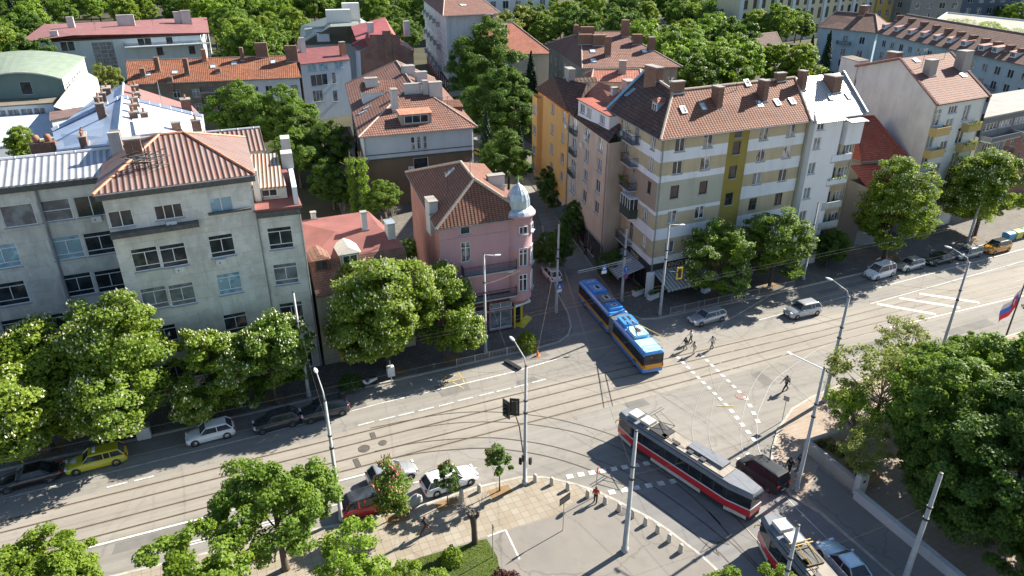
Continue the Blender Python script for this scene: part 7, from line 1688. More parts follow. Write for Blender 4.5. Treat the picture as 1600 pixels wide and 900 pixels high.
q = MB(); q.prism(rrect(-.014, .03, -hw + .10, hw - .10, .008, 1), 1.25, 2.35, b_glass); q.build('rear_window', None, bus)
q = MB(); q.prism(rrect(-.03, -.016, -hw + .05, hw - .05, .004, 1), .70, 1.22, b_or); q.build('rear_panel', None, bus)
M4 = Matrix.Translation((-.035, .34, 1.98)) @ Matrix.Rotation(R(-90), 4, 'Z') @ Matrix.Rotation(R(90), 4, 'X'); text3d('8', .26, simple('display_orange', (.9, .22, .05), .5), M4, bus, 'route_display')
for sg in (-1, 1):
    q = MB(); q.box(-.03, .02, sg * 1.0 - .07, sg * 1.0 + .07, .85, 1.2, m_tail); q.build('tail_light', None, bus)
    # trolley poles folded towards the rear with hooks
    q = MB(); q.tube([(6.6, sg * .30, 2.9), (5.2, sg * .32, 3.15), (-1.6, sg * .45, 4.9)], [.06, .05, .03], n=6); q.build('trolley_pole', simple('pole_yellow', (.62, .45, .15), .5) if sg < 0 else m_metal, bus)
    q = MB(); q.box(6.2, 7.0, sg * .3 - .12, sg * .3 + .12, 2.9, 3.06, m_darkm); q.build('pole_base', None, bus)
    for X in (1.9, 10.2, 15.4):
        tm, rm = wheel_meshes(); w = link('wheel', tm, bus, (X, sg * (hw - .10), .42), 0 if sg < 0 else math.pi); w.scale = (1.35, 1.1, 1.35); link('rim', rm, w)
q = MB(); q.tube([(.3, -.9, 2.66), (.1, -.9, 2.95), (.1, .9, 2.95), (.3, .9, 2.66)], .025, n=5); q.tube([(.9, -.9, 2.66), (.9, -.9, 2.9), (.9, .9, 2.9), (.9, .9, 2.66)], .025, n=5); q.build('roof_rail', m_plast, bus)
# ---------------------------------------------------------------- trams
t_red = paint('tram_paint_red', (.50, .02, .03), .35); t_cream = simple('tram_skirt_pale', (.48, .47, .44), .6, .1, 2); t_roof = simple('tram_roof_beige', (.29, .255, .21), .8, .15, 1); t_line = simple('tram_line_pale', (.55, .57, .62), .5, .1, 2); t_blueg = simple('tram_roof_end_grey', (.15, .165, .19), .75, .12, 2); t_under = simple('tram_underframe', (.03, .03, .032), .9)
def outline(L, hw, e0, e1): return [(0, -hw * e0), (1.9, -hw), (L - 1.9, -hw), (L, -hw * e1), (L, hw * e1), (L - 1.9, hw), (1.9, hw), (0, hw * e0)]
def tram(x, y, hd, L, label, front_open=False, s=1.0):
    o = empty('tram_car', (x, y, 0), R(hd), label, 'tram', 'coupled tram cars'); hw = 1.14; P = outline(L, hw, .62, .62)
    def sc_(k, d=0): return [(L / 2 + (a - L / 2) * k, b * k + (d if b > 0 else -d)) for a, b in P]
    q = MB(); q.prism([(a, b * .93) for a, b in outline(L - .5, hw, .6, .6)], .22, .6, t_under); q.build('underframe', None, o)
    for X0, X1 in ((.2, 2.0), (4.2, L - 4.2), (L - 2.0, L - .2)):
        q = MB(); 
        for sg in (-1, 1):
            w0 = hw * (.70 if X0 < 1 else 1.0) ; w1 = hw * (.70 if X1 > L - 1 else 1.0); q.face([(X0, sg * (w0 + .012), .30), (X1, sg * (w1 + .012), .30), (X1, sg * (w1 + .012), .62), (X0, sg * (w0 + .012), .62)] if sg < 0 else [(X1, sg * (w1 + .012), .30), (X0, sg * (w0 + .012), .30), (X0, sg * (w0 + .012), .62), (X1, sg * (w1 + .012), .62)])
        q.build('skirt', t_cream, o)
    q = MB(); q.prism(P, .603, 1.22, t_red); q.build('body', None, o)
    q = MB(); q.prism([(a, b * 1.012) for a, b in P], 1.223, 1.32, t_line); q.build('waist_line', None, o)
    q = MB(); q.prism(sc_(.992), 1.323, 2.30, b_glass); X = 1.9
    while X < L - 1.8:
        for sg in (-1, 1): q.box(X - .05, X + .05, sg * hw - .014, sg * hw + .010, 1.33, 2.29, m_plast)
        X += (L - 3.8) / 8
    wb_ = q.build('window_band', None, o)
    # people and seats seen through the glass read as pale flecks: pale chips on the glass face stand in for them
    q = MB(); rg = random.Random(int(x * 10))
    for k in range(16):
        X = 2.2 + k * (L - 4.4) / 16; q.box(X, X + rg.uniform(.12, .4), -hw - .004, -hw + .02, 1.4 + rg.uniform(0, .4), 1.85 + rg.uniform(0, .2), t_cream if k % 3 else t_line)
    q.build('seat_fleck', None, wb_)
    q = MB(); n_ = len(P); A = P; B2 = [(L / 2 + (a - L / 2) * .985, b * .80) for a, b in P]; q.v += [(a, b, 2.303) for a, b in A] + [(a, b, 2.48) for a, b in A] + [(a, b, 2.72) for a, b in B2]
    for l in (0, 1):
        for j in range(n_): j2 = (j + 1) % n_; q.f.append((l * n_ + j, l * n_ + j2, (l + 1) * n_ + j2, (l + 1) * n_ + j)); q.m.append(0)
    q.f.append(tuple(2 * n_ + j for j in range(n_))); q.m.append(0); q.build('roof', t_blueg, o)
    q = MB(); q.box(2.6, L - 2.8, -.78, .78, 2.723, 2.80, t_roof); q.build('roof_walkway', None, o)
    for sg in (-1, 1): q = MB(); q.tube([(1.2, sg * 1.0, 2.62), (L - 1.2, sg * 1.0, 2.62)], .04, n=5); q.build('roof_conduit', m_darkm, o)
    q = MB(); q.box(L - 1.9, L - .9, -.5, .5, 2.72, 3.05, t_cream); q.build('roof_unit', None, o); q = MB(); q.box(L - 3.2, L - 2.2, -.5, .5, 2.81, 3.08, t_cream); q.build('roof_unit', None, o)
    q = MB(); q.box(3.2, 6.6, -.95, .1, 2.803, 3.0, t_blueg); q.build('resistor_box', None, o)
    for X in (4.6, 5.8, 7.2, 8.4): q = MB(); q.box(X, X + .5, .2, .6, 2.803, 2.92, m_darkm); q.tube([(X - .6, .4, 2.85), (X, .4, 2.88), (X + .9, .1, 2.85)], .03, n=4); q.build('roof_gear', m_darkm, o)
    # pantograph
    X = L - 4.2; col_ = simple('pantograph_yellow', (.55, .36, .06), .5) if not front_open else m_darkm
    q = MB(); q.box(X - .8, X + .8, -.7, .7, 2.803, 2.92, m_darkm)
    hgt2 = 4.3 if front_open else 3.2
    for sg in (-1, 1):
        q.tube([(X + .9, sg * .6, 2.95), (X - .9, sg * .45, 2.95 + (hgt2 - 2.95) * .5), (X + .7, sg * .35, hgt2)], .035, n=5, mat=col_)
        q.tube([(X - .9, -.45, 2.95 + (hgt2 - 2.95) * .5), (X - .9, .45, 2.95 + (hgt2 - 2.95) * .5)], .03, n=4, mat=col_)
    q.tube([(X + .7, -.85, hgt2 + .03), (X + .7, .85, hgt2 + .03)], .045, n=5, mat=col_); q.tube([(X + .95, -.85, hgt2 + .03), (X + .95, .85, hgt2 + .03)], .04, n=5, mat=col_); q.build('pantograph', None, o)
    for X in (1.8, 3.4, L - 3.4, L - 1.8):
        for sg in (-1, 1): tm, rm = wheel_meshes(); w = link('wheel', tm, o, (X, sg * .75, .33), 0 if sg < 0 else math.pi)
    for sg in (-1, 1):
        q = MB(); q.lathe([(.001, 0), (.12, 0), (.13, .03)], n=10); q.v = [(L + .005 - p[2], sg * .45 + p[0], .95 + p[1]) for p in q.v]; q.build('headlight', m_head, o)
        q = MB(); q.tube([(L - .5, sg * .95, 2.3), (L - .2, sg * 1.25, 2.15), (L - .2, sg * 1.28, 1.9)], .04, n=5); q.build('mirror', simple('mirror_yellow', (.65, .45, .04), .5), o)
    o.scale = (s, s, s); return o
f_ = Vector((29.15, 43.3)); r_ = Vector((32.95, 30.35)); d_ = f_ - r_; tram(r_.x, r_.y, math.degrees(math.atan2(d_.y, d_.x)), d_.length, 'front red and white tram car crossing the junction with raised pantograph', True)
pa, pb_ = W(1185, 803, 2.6).xy, W(1242, 872, 2.6).xy; dd = (pa - pb_).normalized(); nn = Vector((dd.y, -dd.x)); f2 = pa + nn * .75 - dd * .2; r2 = f2 - dd * 13.4
tram(r2.x, r2.y, math.degrees(math.atan2(dd.y, dd.x)), 13.3, 'second red and white tram car, coupled behind, cut by the bottom edge')
# ================================================================ poles, lamps, signs, wires
m_pole = simple('galvanised_pole', (.36, .36, .35), .6, .15, 1.5, metal=.15); m_pole2 = simple('painted_pole_grey', (.42, .41, .39), .7, .2, 1.2); m_lampw = simple('lamp_housing', (.72, .73, .74), .4, .05, 3)
PT = {}
def street_pole(px, py, h, label, arm=None, key=None, r=.17, name='street_lamp', cat='street lamp', z=KZ, xy=None, group=None):
    if xy: x, y = xy
    else: q = W(px, py, z); x, y = q.x, q.y
    o = empty(name, (x, y, z), 0, label, cat, group)
    mb = MB(); mb.tube([(0, 0, -.1), (0, 0, .35), (0, 0, .36), (0, 0, h * .35), (0, 0, h * .351), (0, 0, h)], [r * 1.35, r * 1.35, r * 1.02, r * .9, r * .82, r * .58], n=12); mb.build('pole', m_pole, o, True)
    mb = MB(); mb.tube([(0, 0, h * .62), (0, 0, h * .62 + .16)], r * 1.0, n=10); mb.tube([(0, 0, h * .72), (0, 0, h * .72 + .12)], r * .95, n=10); mb.build('clamp', m_darkm, o)
    mb = MB(); mb.lathe([(.001, .06), (r * .6, .03), (r * .62, -.05)], n=10); c_ = mb.build('pole_cap', m_darkm, o); c_.location = (0, 0, h)
    if arm:
        dx, dy, dz = arm; mb = MB(); mb.tube([(0, 0, h - .2), (dx * .15, dy * .15, h + dz * .5), (dx, dy, h + dz)], [.06, .05, .04], n=7); mb.build('arm', m_pole, o, True)
        an = math.atan2(dy, dx); q = MB(); q.v = []; Ls = .75
        loft(q, [[(t, w * math.cos(a), -.02 + hh * math.sin(a)) for a in [2 * math.pi * k / 8 for k in range(8)]] for t, w, hh in ((0, .05, .04), (.15, .13, .07), (.5, .15, .08), (Ls, .05, .03))]); l = q.build('lamp_head', m_lampw, o, True); l.location = (dx, dy, h + dz); l.rotation_euler = (0, 0, an)
    if key: PT[key] = Vector((x, y, z))
    return o
street_pole(534, 812, 11.0, 'grey lamp post left of the red car, arm over the road', (-.1, 2.0, 1.1), 'p1')
street_pole(820, 756, 11.3, 'grey lamp post with traffic lights at the crossing corner', (-.1, 2.0, 1.1), 'p2')
street_pole(1288, 627, 11.2, 'tall lamp post with round sign at the right pavement corner', (-.3, 1.8, .9), 'p3', r=.2)
street_pole(0, 0, 10.9, 'lamp post rising behind the sparse trees on the right', (-.3, 1.9, .9), 'p4', xy=(66.5, 41.2))
street_pole(976, 861, 10.8, 'thick bare mast in the asphalt corner before the front tram', None, 'p5', r=.2, name='catenary_mast', cat='mast')
street_pole(869, 489, 11.3, 'bare mast on the pavement corner left of the trolleybus', None, 'p6', name='catenary_mast', cat='mast')
street_pole(483, 620, 11.3, 'bare mast in front of the right end of the grey office block', None, 'p7', name='catenary_mast', cat='mast')
street_pole(759, 551, 11.5, 'mast with a small side lamp before the pink turret house', (1.0, -.1, -.3), 'p8')
street_pole(1244, 767, 11.7, 'dark grey mast by the black people carrier, white arm at its top', None, 'p9', name='catenary_mast', cat='mast')
street_pole(1031, 492, 11.4, 'lamp post before the striped corner block, carrying a traffic light', (1.1, -.2, -.2), 'p10')
street_pole(971, 471, 9.6, 'bare mast at the bar terrace, behind the trolleybus', None, 'p11', name='catenary_mast', cat='mast')
street_pole(0, 0, 9.5, 'mast in front of the second tram, its foot hidden by treetops', None, 'p12', xy=tuple(W(1247, 823, 9.5).xy), name='catenary_mast', cat='mast')
street_pole(0, 0, 10, 'mast inside the dark park trees, lower right', None, 'p13', xy=tuple(W(1470, 742, 10).xy), name='catenary_mast', cat='mast', r=.2)
street_pole(0, 0, 11, 'lamp post by the far right chestnut', (1.2, -.3, 0), 'p14', xy=(98.0, 61.8))
street_pole(0, 0, 10.5, 'mast among the chestnuts before the white stair tower', None, 'p15', xy=(67.0, 61.5), name='catenary_mast', cat='mast')
# white arm at the top of the mast by the tram
o9 = [o for o in bpy.data.objects if o.get('label', '').startswith('dark grey mast')][0]
mb = MB(); mb.tube([(0, 0, 11.5), (-1.0, 2.6, 11.7)], .05, n=6); mb.build('arm', m_lampw, o9); mb = MB(); mb.box(-.1, .1, -.5, .0, 0, .06, m_lampw); l = mb.build('lamp_head', None, o9); l.location = (-1.0, 2.7, 11.7)
mb = MB(); mb.tube([(-.6, -.1, 1.45), (.6, .1, 1.5)], .05, n=5); mb.build('tape', simple('orange_tape', (.6, .25, .12), .7), o9)
# traffic lights
m_tl = simple('signal_black', (.02, .02, .02), .5); m_lr = simple('signal_lens_red', (.22, .02, .02), .3); m_la = simple('signal_lens_amber', (.25, .12, .01), .3); m_lg = simple('signal_lens_green', (.01, .16, .08), .3); m_ylw = simple('signal_backboard_yellow', (.68, .46, .02), .5)
def signal(x, y, z, rz, label, s=1.0, board=None, armpts=None):
    o = empty('traffic_light', (x, y, z), rz, label, 'traffic light'); o.scale = (s,) * 3
    mb = MB(); mb.box(-.17, .17, -.12, .12, -.5, .5, m_tl); mb.build('housing', None, o)
    for k, m in enumerate((m_lr, m_la, m_lg)):
        zz = .33 - k * .33; q = MB(); q.lathe([(.001, 0), (.12, 0), (.13, .02)], n=12); q.v = [(p[0], -.125 - p[2], zz + p[1]) for p in q.v]; q.build('lens', m, o)
        q = MB(); q.lathe([(.14, 0), (.14, .18)], n=12, a0=0, a1=math.pi); q.v = [(p[0], -.121 - p[2], zz + p[1]) for p in q.v]; q.build('visor', m_tl, o)
    if board: mb = MB(); mb.box(-.36, -.19, -.03, .03, -.75, .75, board); mb.box(.19, .36, -.03, .03, -.75, .75, board); mb.box(-.19, .19, -.03, .03, .55, .75, board); mb.box(-.19, .19, -.03, .03, -.75, -.55, board); mb.build('backboard', None, o)
    if armpts: mb = MB(); mb.tube([(Mt @ Vector(p)) if False else p for p in armpts], .045, n=6); mb.build('arm', m_tl, o)
    return o
p = PT['p2']
za = 6.2; qa, qb = W(791, 639, za), W(804, 636, za); signal(qa.x, qa.y, za, R(-70), 'black traffic light on the curved arm, left one of the pair', 1.1, m_tl)
signal(qb.x, qb.y, za, R(150), 'black traffic light on the curved arm, right one of the pair', 1.1, m_tl)
mb = MB(); mb.tube([(qa.x, qa.y, za - .3), (qb.x, qb.y, za - .5), (p.x * .45 + qb.x * .55, p.y * .45 + qb.y * .55, za - 1.2), (p.x - .15, p.y + .1, za - 2.8), (p.x - .02, p.y, za - 3.2)], .05, n=7); q = mb.build('signal_arm', m_tl); tag(q, 'curved black bracket arm holding the pair of traffic lights', 'bracket')
for i, (dx, dy, z_, rz, lab) in enumerate(((-.36, .1, 2.5, -60, 'small traffic light low on the left of the crossing post'), (.42, -.05, 2.35, 120, 'small traffic light low on the right of the crossing post'), (-.3, -.3, 3.1, 20, 'small traffic light, upper one on the crossing post'))): signal(p.x + dx, p.y + dy, z_, R(rz), lab, .62)
p = PT['p10']; signal(p.x + 1.9, p.y - .3, 5.3, R(170), 'traffic light with yellow bordered backboard before the bar', 1.0, m_ylw)
mb = MB(); mb.tube([(p.x, p.y, 5.0), (p.x + .6, p.y - .1, 5.7), (p.x + 1.8, p.y - .3, 5.4)], .05, n=7); tag(mb.build('signal_arm', m_tl), 'curved bracket arm holding the yellow bordered traffic light', 'bracket')
# signs
m_sb = simple('sign_blue', (.03, .14, .48), .4, .05); m_sr = simple('sign_red', (.55, .03, .03), .4, .05); m_sw = simple('sign_white', (.75, .75, .75), .4, .03); m_sbk = simple('sign_back_grey', (.25, .25, .25), .5); m_sblack = simple('sign_board_black', (.02, .02, .025), .5)
def disc(mb, r, y, mat, n=20): mb.face([(r * math.cos(2 * math.pi * k / n), y, r * math.sin(2 * math.pi * k / n)) for k in range(n)], mat)
def sign(x, y, z0, h, rz, kind, label, s=.35, post=True, pm_=None, lean=0.0):
    o = empty('road_sign', (x, y, z0), rz, label, 'road sign')
    if post: mb = MB(); mb.tube([(0, .03, -.05), (lean, .03, h + s * .6)], .035, n=6); mb.build('post', pm_ or m_pole, o)
    mb = MB(); 
    if kind in ('nopark', 'arrow', 'noentry'):
        q = [(s * math.cos(2 * math.pi * k / 20), s * math.sin(2 * math.pi * k / 20)) for k in range(20)]
        mb.prism(q, -.02, 0, m_sbk); mb.v = [(a, -c_ - .02, b) for a, b, c_ in mb.v]
        disc(mb, s, -.045, m_sr if kind != 'arrow' else m_sb)
        if kind == 'nopark': disc(mb, s * .78, -.049, m_sb); tf = Matrix.Rotation(R(45), 4, 'Y'); mb.box(-s * .78, s * .78, -.056, -.052, -.03, .03, m_sr, tf)
        if kind == 'noentry': mb.box(-s * .7, s * .7, -.053, -.048, -.06, .06, m_sw)
        if kind == 'arrow': mb.box(-.03, .03, -.053, -.048, -s * .6, s * .3, m_sw); mb.face([(-.12, -.05, s * .25), (.12, -.05, s * .25), (0, -.05, s * .65)], m_sw)
    elif kind == 'black': mb.box(-.55, .55, -.05, -.02, -.32, .32, m_sblack); [mb.box(-.5, .5, -.056, -.052, z_ - .012, z_ + .012, m_sbk) for z_ in (-.1, .1)]
    elif kind == 'ped': mb.box(-.32, .32, -.05, -.02, -.32, .32, m_sb); mb.face([(-.2, -.055, -.2), (.2, -.055, -.2), (0, -.055, .22)], m_sw); mb.box(-.32, .32, -.05, -.02, -.75, -.37, m_sw)
    elif kind == 'back': mb.box(-.25, .25, -.05, -.02, -.2, .3, m_sbk)
    q = mb.build('face', None, o); q.location = (lean, 0, h); return o
p = PT['p3']; sign(p.x - .15, p.y - .35, p.z, 5.2, R(20), 'nopark', 'round no-parking sign on the tall lamp post at the right pavement corner', .42, False)
sign(61.0, 40.9, 0, 5.2, R(15), 'nopark', 'round no-parking sign among the sparse olive trees', .42)
q = W(1222, 657, KZ); sign(q.x, q.y, KZ, 2.4, R(-60), 'back', 'small road sign seen from behind on the curved pavement corner', .3)
q = W(880, 829, KZ); sign(q.x, q.y, KZ, 3.1, R(20), 'black', 'black rectangular board on a yellow post in the asphalt corner', .35, True, simple('post_yellow', (.5, .38, .08), .6))
q = W(931, 776, KZ); sign(q.x, q.y, KZ, 2.6, R(50), 'noentry', 'tilted sign on a thin post above the person in red', .32, lean=.1)
q = W(771, 870, KZ); sign(q.x, q.y, KZ, 2.9, R(70), 'back', 'thin sign post at the parking bay corner', .3)
sign(PT['p6'].x + .15, PT['p6'].y - .3, KZ, 3.6, R(10), 'ped', 'blue and white sign on the bare mast left of the trolleybus', .3, False)
sign(PT['p11'].x + .1, PT['p11'].y - .3, KZ, 4.4, R(10), 'arrow', 'blue round arrow sign on the mast at the bar terrace', .4, False)
sign(PT['p11'].x + .1, PT['p11'].y - .3, KZ, 3.5, R(10), 'nopark', 'round sign just under the blue arrow sign at the bar terrace', .36, False)
q = W(944, 418, 6.2); sign(q.x, q.y, 6.2, 0, R(0), 'ped', 'blue pedestrian crossing sign hanging over the side street', .3, False)
mb = MB(); mb.tube([(q.x + 3.2, q.y - .5, 6.9), (q.x - 3.2, q.y + .3, 6.2)], .05, n=5); mb.tube([(q.x + 3.2, q.y - .5, 6.65), (q.x - 3.2, q.y + .3, 5.95)], .03, n=5)
for k in range(13): t = k / 12; mb.tube([(q.x + 3.2 - 6.4 * t, q.y - .5 + .8 * t, 6.65 - .7 * t), (q.x + 3.2 - 6.4 * t, q.y - .5 + .8 * t, 6.9 - .7 * t)], .02, n=4)
tag(mb.build('sign_gantry', m_pole), 'light lattice arm carrying the blue pedestrian sign above the side street', 'gantry')
# bollards
bp = [(836, 752), (862, 757), (887, 765), (918, 777), (945, 787), (967, 798), (988, 808), (1008, 820), (1027, 832), (1045, 846), (1063, 862), (721, 776), (749, 768)]
ordn = ['first', 'second', 'third', 'fourth', 'fifth', 'sixth', 'seventh', 'eighth', 'ninth', 'tenth', 'eleventh']
m_bol = simple('bollard_concrete', (.42, .38, .32), .85, .15, 4, bump=.2); mb = MB(); mb.lathe([(.001, -.02), (.20, -.02), (.19, .1), (.155, .62), (.13, .70), (.001, .72)], n=14); bm_ = mesh_of(mb, 'bollard', m_bol, True)
for k, (a, b) in enumerate(bp):
    q = W(a, b, KZ); o = link('bollard', bm_, None, (q.x, q.y, KZ)); tag(o, ('squat concrete bollard, %s along the curved kerb from the crossing post' % ordn[k]) if k < 11 else ('squat concrete bollard beside the bare twiggy tree, %s one' % ('left' if k == 11 else 'right')), 'bollard', 'concrete bollards along the kerb')
# railings
def railing(pts, label, h=1.0):
    o = empty('railing', (pts[0][0], pts[0][1], KZ), 0, label, 'railing'); X0, Y0 = pts[0]; r = MB(); ps = MB()
    for (a, b) in zip(pts, pts[1:]):
        a = Vector((a[0] - X0, a[1] - Y0)); b = Vector((b[0] - X0, b[1] - Y0)); L = (b - a).length
        for zz in (.18, h - .05): r.tube([(a.x, a.y, zz), (b.x, b.y, zz)], .025, n=5)
        for k in range(int(L / .16) + 1): q = a.lerp(b, k * .16 / L); r.tube([(q.x, q.y, .18), (q.x, q.y, h - .05)], .014, n=4, cap=False)
        for k in range(int(L / 2.0) + 1): q = a.lerp(b, min(1, k * 2.0 / L)); ps.tube([(q.x, q.y, -.05), (q.x, q.y, h + .05)], .04, n=6)
    r.build('bars', m_pole, o); ps.build('post', m_pole, o)
g = lambda a, b: tuple(W(a, b, KZ).xy)
railing([g(714, 574), g(765, 562), g(812, 551)], 'grey railing along the corner pavement below the pink turret house'); railing([g(828, 548), g(842, 544)], 'short end piece of railing right of the lime-green shrub')
railing([g(1047, 492), g(1100, 480), g(1160, 467)], 'railing along the kerb before the striped corner block'); railing([g(1165, 466), g(1240, 449)], 'railing under the pale chestnut before the white stair tower')
# walls and planter on the right
p_ww = plaster('garden_wall_white', (.58, .58, .57), .1, .35, patch=(.30, .29, .27), thr=.68)
mb = MB(); mb.box(42.25, 42.7, 29.6, 35.2, 0, 1.15); mb.box(42.7, 47.0, 34.85, 35.2, 0, 1.15); tag(mb.build('planter_wall', plaster('planter_wall_grey', (.42, .39, .35), .1, .3)), 'low pale planter wall right of the two dark-clothed walkers', 'wall')
mb = MB(); mb.box(42.71, 45.0, 29.6, 34.84, 0, .85); struct(mb.build('planter_soil', m_soil))
rgp = np.random.default_rng(8)
for k in range(9): shrub(43.3 + rgp.uniform(0, 1.2), 30.3 + k * .5, .38, .5, L_ol if k % 2 else L_rb, 'brownish-green low shrub in the pale planter, %s from its near end' % ordn[k], 20 + k, 420, .13, .82, 'planter_shrub')
mb = MB(); mb.box(42.0, 42.9, 29.0, 29.5, 0, 2.3, p_ww); q = mb.build('wall_pillar', None); tag(q, 'white pillar standing between planter wall and white wall', 'pillar')
mb = MB(); mb.box(0, .26, 0, .02, -.12, .12, m_sblack); o = mb.build('house_number', None, q); o.location = (42.3, 28.975, 1.5)
mb = MB(); mb.box(41.55, 42.0, 17.5, 28.98, 0, .95); tag(mb.build('garden_wall', p_ww), 'long low white weathered wall at lower right', 'wall')
# flag
fx, fy = 77.5, 41.6; o = empty('flag', (fx, fy, KZ), 0, 'white, blue and red flag with shield hanging from a dark pole at the right edge', 'flag')
mb = MB(); mb.tube([(0, 0, 0), (0, 0, 9.5)], [.10, .06], n=8); mb.build('pole', simple('flagpole_dark', (.05, .04, .04), .5), o)
def cloth(u0, u1, v0, v1, mat, nm, off=0.0):
    mb = MB(); N = 10
    def pt(u, v): return (-.12 - u * 2.2 - .10 * math.sin(v * 5), -.10 * u + .22 * math.sin(u * 7 + v * 2) * u + off, 5.95 - v * 2.3 - u * 1.8 - .1 * math.sin(u * 5))
    for i in range(N):
        for j in range(4): a0, a1 = u0 + (u1 - u0) * i / N, u0 + (u1 - u0) * (i + 1) / N; b0, b1 = v0 + (v1 - v0) * j / 4, v0 + (v1 - v0) * (j + 1) / 4; mb.face([pt(a0, b0), pt(a1, b0), pt(a1, b1), pt(a0, b1)])
    return mb.build(nm, mat, o, True)
cloth(0, 1, 0, .333, simple('flag_white', (.62, .60, .66), .8), 'flag_band'); cloth(0, 1, .333, .667, simple('flag_blue', (.05, .16, .62), .8), 'flag_band'); cloth(0, 1, .667, 1, simple('flag_red', (.70, .03, .06), .8), 'flag_band')
cloth(.12, .42, .2, .7, simple('shield_red', (.62, .02, .05), .8), 'shield', -.03); cloth(.24, .29, .28, .62, m_sw, 'shield_cross', -.05); cloth(.17, .37, .38, .44, m_sw, 'shield_cross', -.055)
# waste containers, planters, parked two-wheelers
def container(x, y, mat, label):
    o = empty('waste_container', (x, y, 0), R(2), label, 'waste container', 'waste containers at the kerb'); mb = MB(); loft(mb, [[(-.65, -.5, .2), (.65, -.5, .2), (.65, .5, .2), (-.65, .5, .2)], [(-.72, -.58, 1.1), (.72, -.58, 1.1), (.72, .58, 1.1), (-.72, .58, 1.1)]]); mb.build('bin', mat, o)
    mb = MB(); n = 8
    for k in range(n): a, b = math.pi * k / n, math.pi * (k + 1) / n; mb.face([(-.74, -.6 * math.cos(a), 1.1 + .3 * math.sin(a)), (.74, -.6 * math.cos(a), 1.1 + .3 * math.sin(a)), (.74, -.6 * math.cos(b), 1.1 + .3 * math.sin(b)), (-.74, -.6 * math.cos(b), 1.1 + .3 * math.sin(b))])
    for X in (-.74, .74): mb.face([(X, -.6 * math.cos(math.pi * k / n), 1.1 + .3 * math.sin(math.pi * k / n)) for k in range(n + 1)])
    mb.build('lid', mat, o)
    for X in (-.55, .55):
        for Y in (-.4, .4): q = MB(); q.lathe([(.001, -.04), (.1, -.04), (.1, .04), (.001, .04)], n=8); q.v = [(X + a, Y + c_, .1 + b) for a, b, c_ in q.v]; q.build('wheel', m_tyre, o)
container(104.2, 60.2, simple('bin_blue', (.04, .22, .42), .5), 'blue waste container at the right kerb'); container(106.1, 60.3, simple('bin_yellow', (.50, .48, .12), .5), 'yellowish waste container between the blue and the green one'); container(108, 60.4, simple('bin_green', (.05, .28, .16), .5), 'green waste container, rightmost')
def flowerbox(px, py, label):
    q = W(px, py, KZ); o = empty('flower_box', (q.x, q.y, KZ), R(15), label, 'flower box'); mb = MB(); mb.box(-.8, .8, -.3, .3, 0, .55); mb.box(-.86, .86, -.36, .36, .56, .64); mb.build('box', m_white, o); link('plants', leaves(np.random.default_rng(px), np.random.default_rng(px).uniform((-.75, -.25, .6), (.75, .25, 1.1), (320, 3)), np.tile((0, 0, 1.0), (320, 1)), .16, L_dk, 'plants'), o)
flowerbox(997, 460, 'white flower box at the terrace, left one'); flowerbox(1020, 466, 'white flower box at the terrace, right one'); flowerbox(1104, 455, 'white flower box under the awning beside the dark chestnut')
def scooter(x, y, rz, label, body, cover=False):
    o = empty('motor_scooter', (x, y, KZ), R(rz), label, 'scooter'); 
    for X in (-.6, .6):
        q = MB(); q.lathe([(.14, -.05), (.25, -.06), (.27, 0), (.25, .06), (.14, .05)], n=14); q.v = [(X + a, c_, .27 + b) for a, b, c_ in q.v]; q.build('wheel', m_tyre, o)
    mb = MB(); loft(mb, [[(X, w * math.cos(a), zc + hh * math.sin(a)) for a in [2 * math.pi * k / 8 for k in range(8)]] for X, w, zc, hh in (((-.9, .08, .6, .12), (-.6, .2, .62, .2), (-.1, .22, .55, .22), (.15, .15, .35, .08), (.45, .22, .6, .25), (.6, .12, .75, .2)) if not cover else ((-1.0, .1, .5, .3), (-.6, .28, .6, .48), (0, .3, .62, .5), (.5, .3, .68, .55), (.9, .15, .5, .35)))]); mb.build('body', body, o, True)
    if not cover: mb = MB(); mb.tube([(.6, 0, .3), (.48, 0, 1.0)], .03, n=5); mb.tube([(.48, -.3, 1.02), (.48, .3, 1.02)], .025, n=5); mb.build('handlebar', m_plast, o); mb = MB(); mb.box(-.75, -.05, -.15, .15, .80, .88); mb.build('saddle', m_plast, o)
q = W(645, 797, KZ); scooter(q.x, q.y + .2, 15, 'motorcycle under a grey cover beside the red-flowering tree', simple('cover_grey', (.30, .30, .28), .8), True)
q = W(577, 603, KZ); scooter(q.x, q.y, 190, 'pale scooter under the widest chestnut', m_acw)
q = W(226, 688, KZ); mb = MB(); mb.box(-.55, .55, -.4, .4, 0, 1.15, m_acw); mb.box(-.62, .62, -.46, .46, 1.153, 1.24, m_sbk); o = mb.build('utility_cabinet', None); o.location = (q.x, q.y + .5, KZ); tag(o, 'pale utility cabinet at the kerb left of the white hatchback', 'cabinet')
q = W(612, 598, KZ); mb = MB(); mb.box(-.35, .35, -.3, .3, .9, 1.9, m_acw); mb.tube([(0, 0, -.05), (0, 0, 2.6)], .05, n=6, mat=m_pole); o = mb.build('parking_meter', None); o.location = (q.x, q.y, KZ); tag(o, 'pale box on a post under the widest chestnut', 'meter')
q = W(757, 578, 0); mb = MB(); mb.box(-1.1, 1.1, -.22, .22, 0, .28, m_sblack); o = mb.build('concrete_barrier', None); q = W(801, 572, 0); o.location = (q.x, q.y, 0); o.rotation_euler = (0, 0, R(110)); tag(o, 'short dark barrier bar on the asphalt left of the orange cone', 'barrier')
q = W(840, 556, 0); mb = MB(); mb.lathe([(.001, .70), (.04, .70), (.18, .05), (.28, .05), (.28, 0)], n=12); o = mb.build('traffic_cone', simple('cone_orange', (.75, .22, .03), .6)); o.location = (q.x, q.y, 0); tag(o, 'small orange traffic cone at the corner kerb', 'traffic cone')
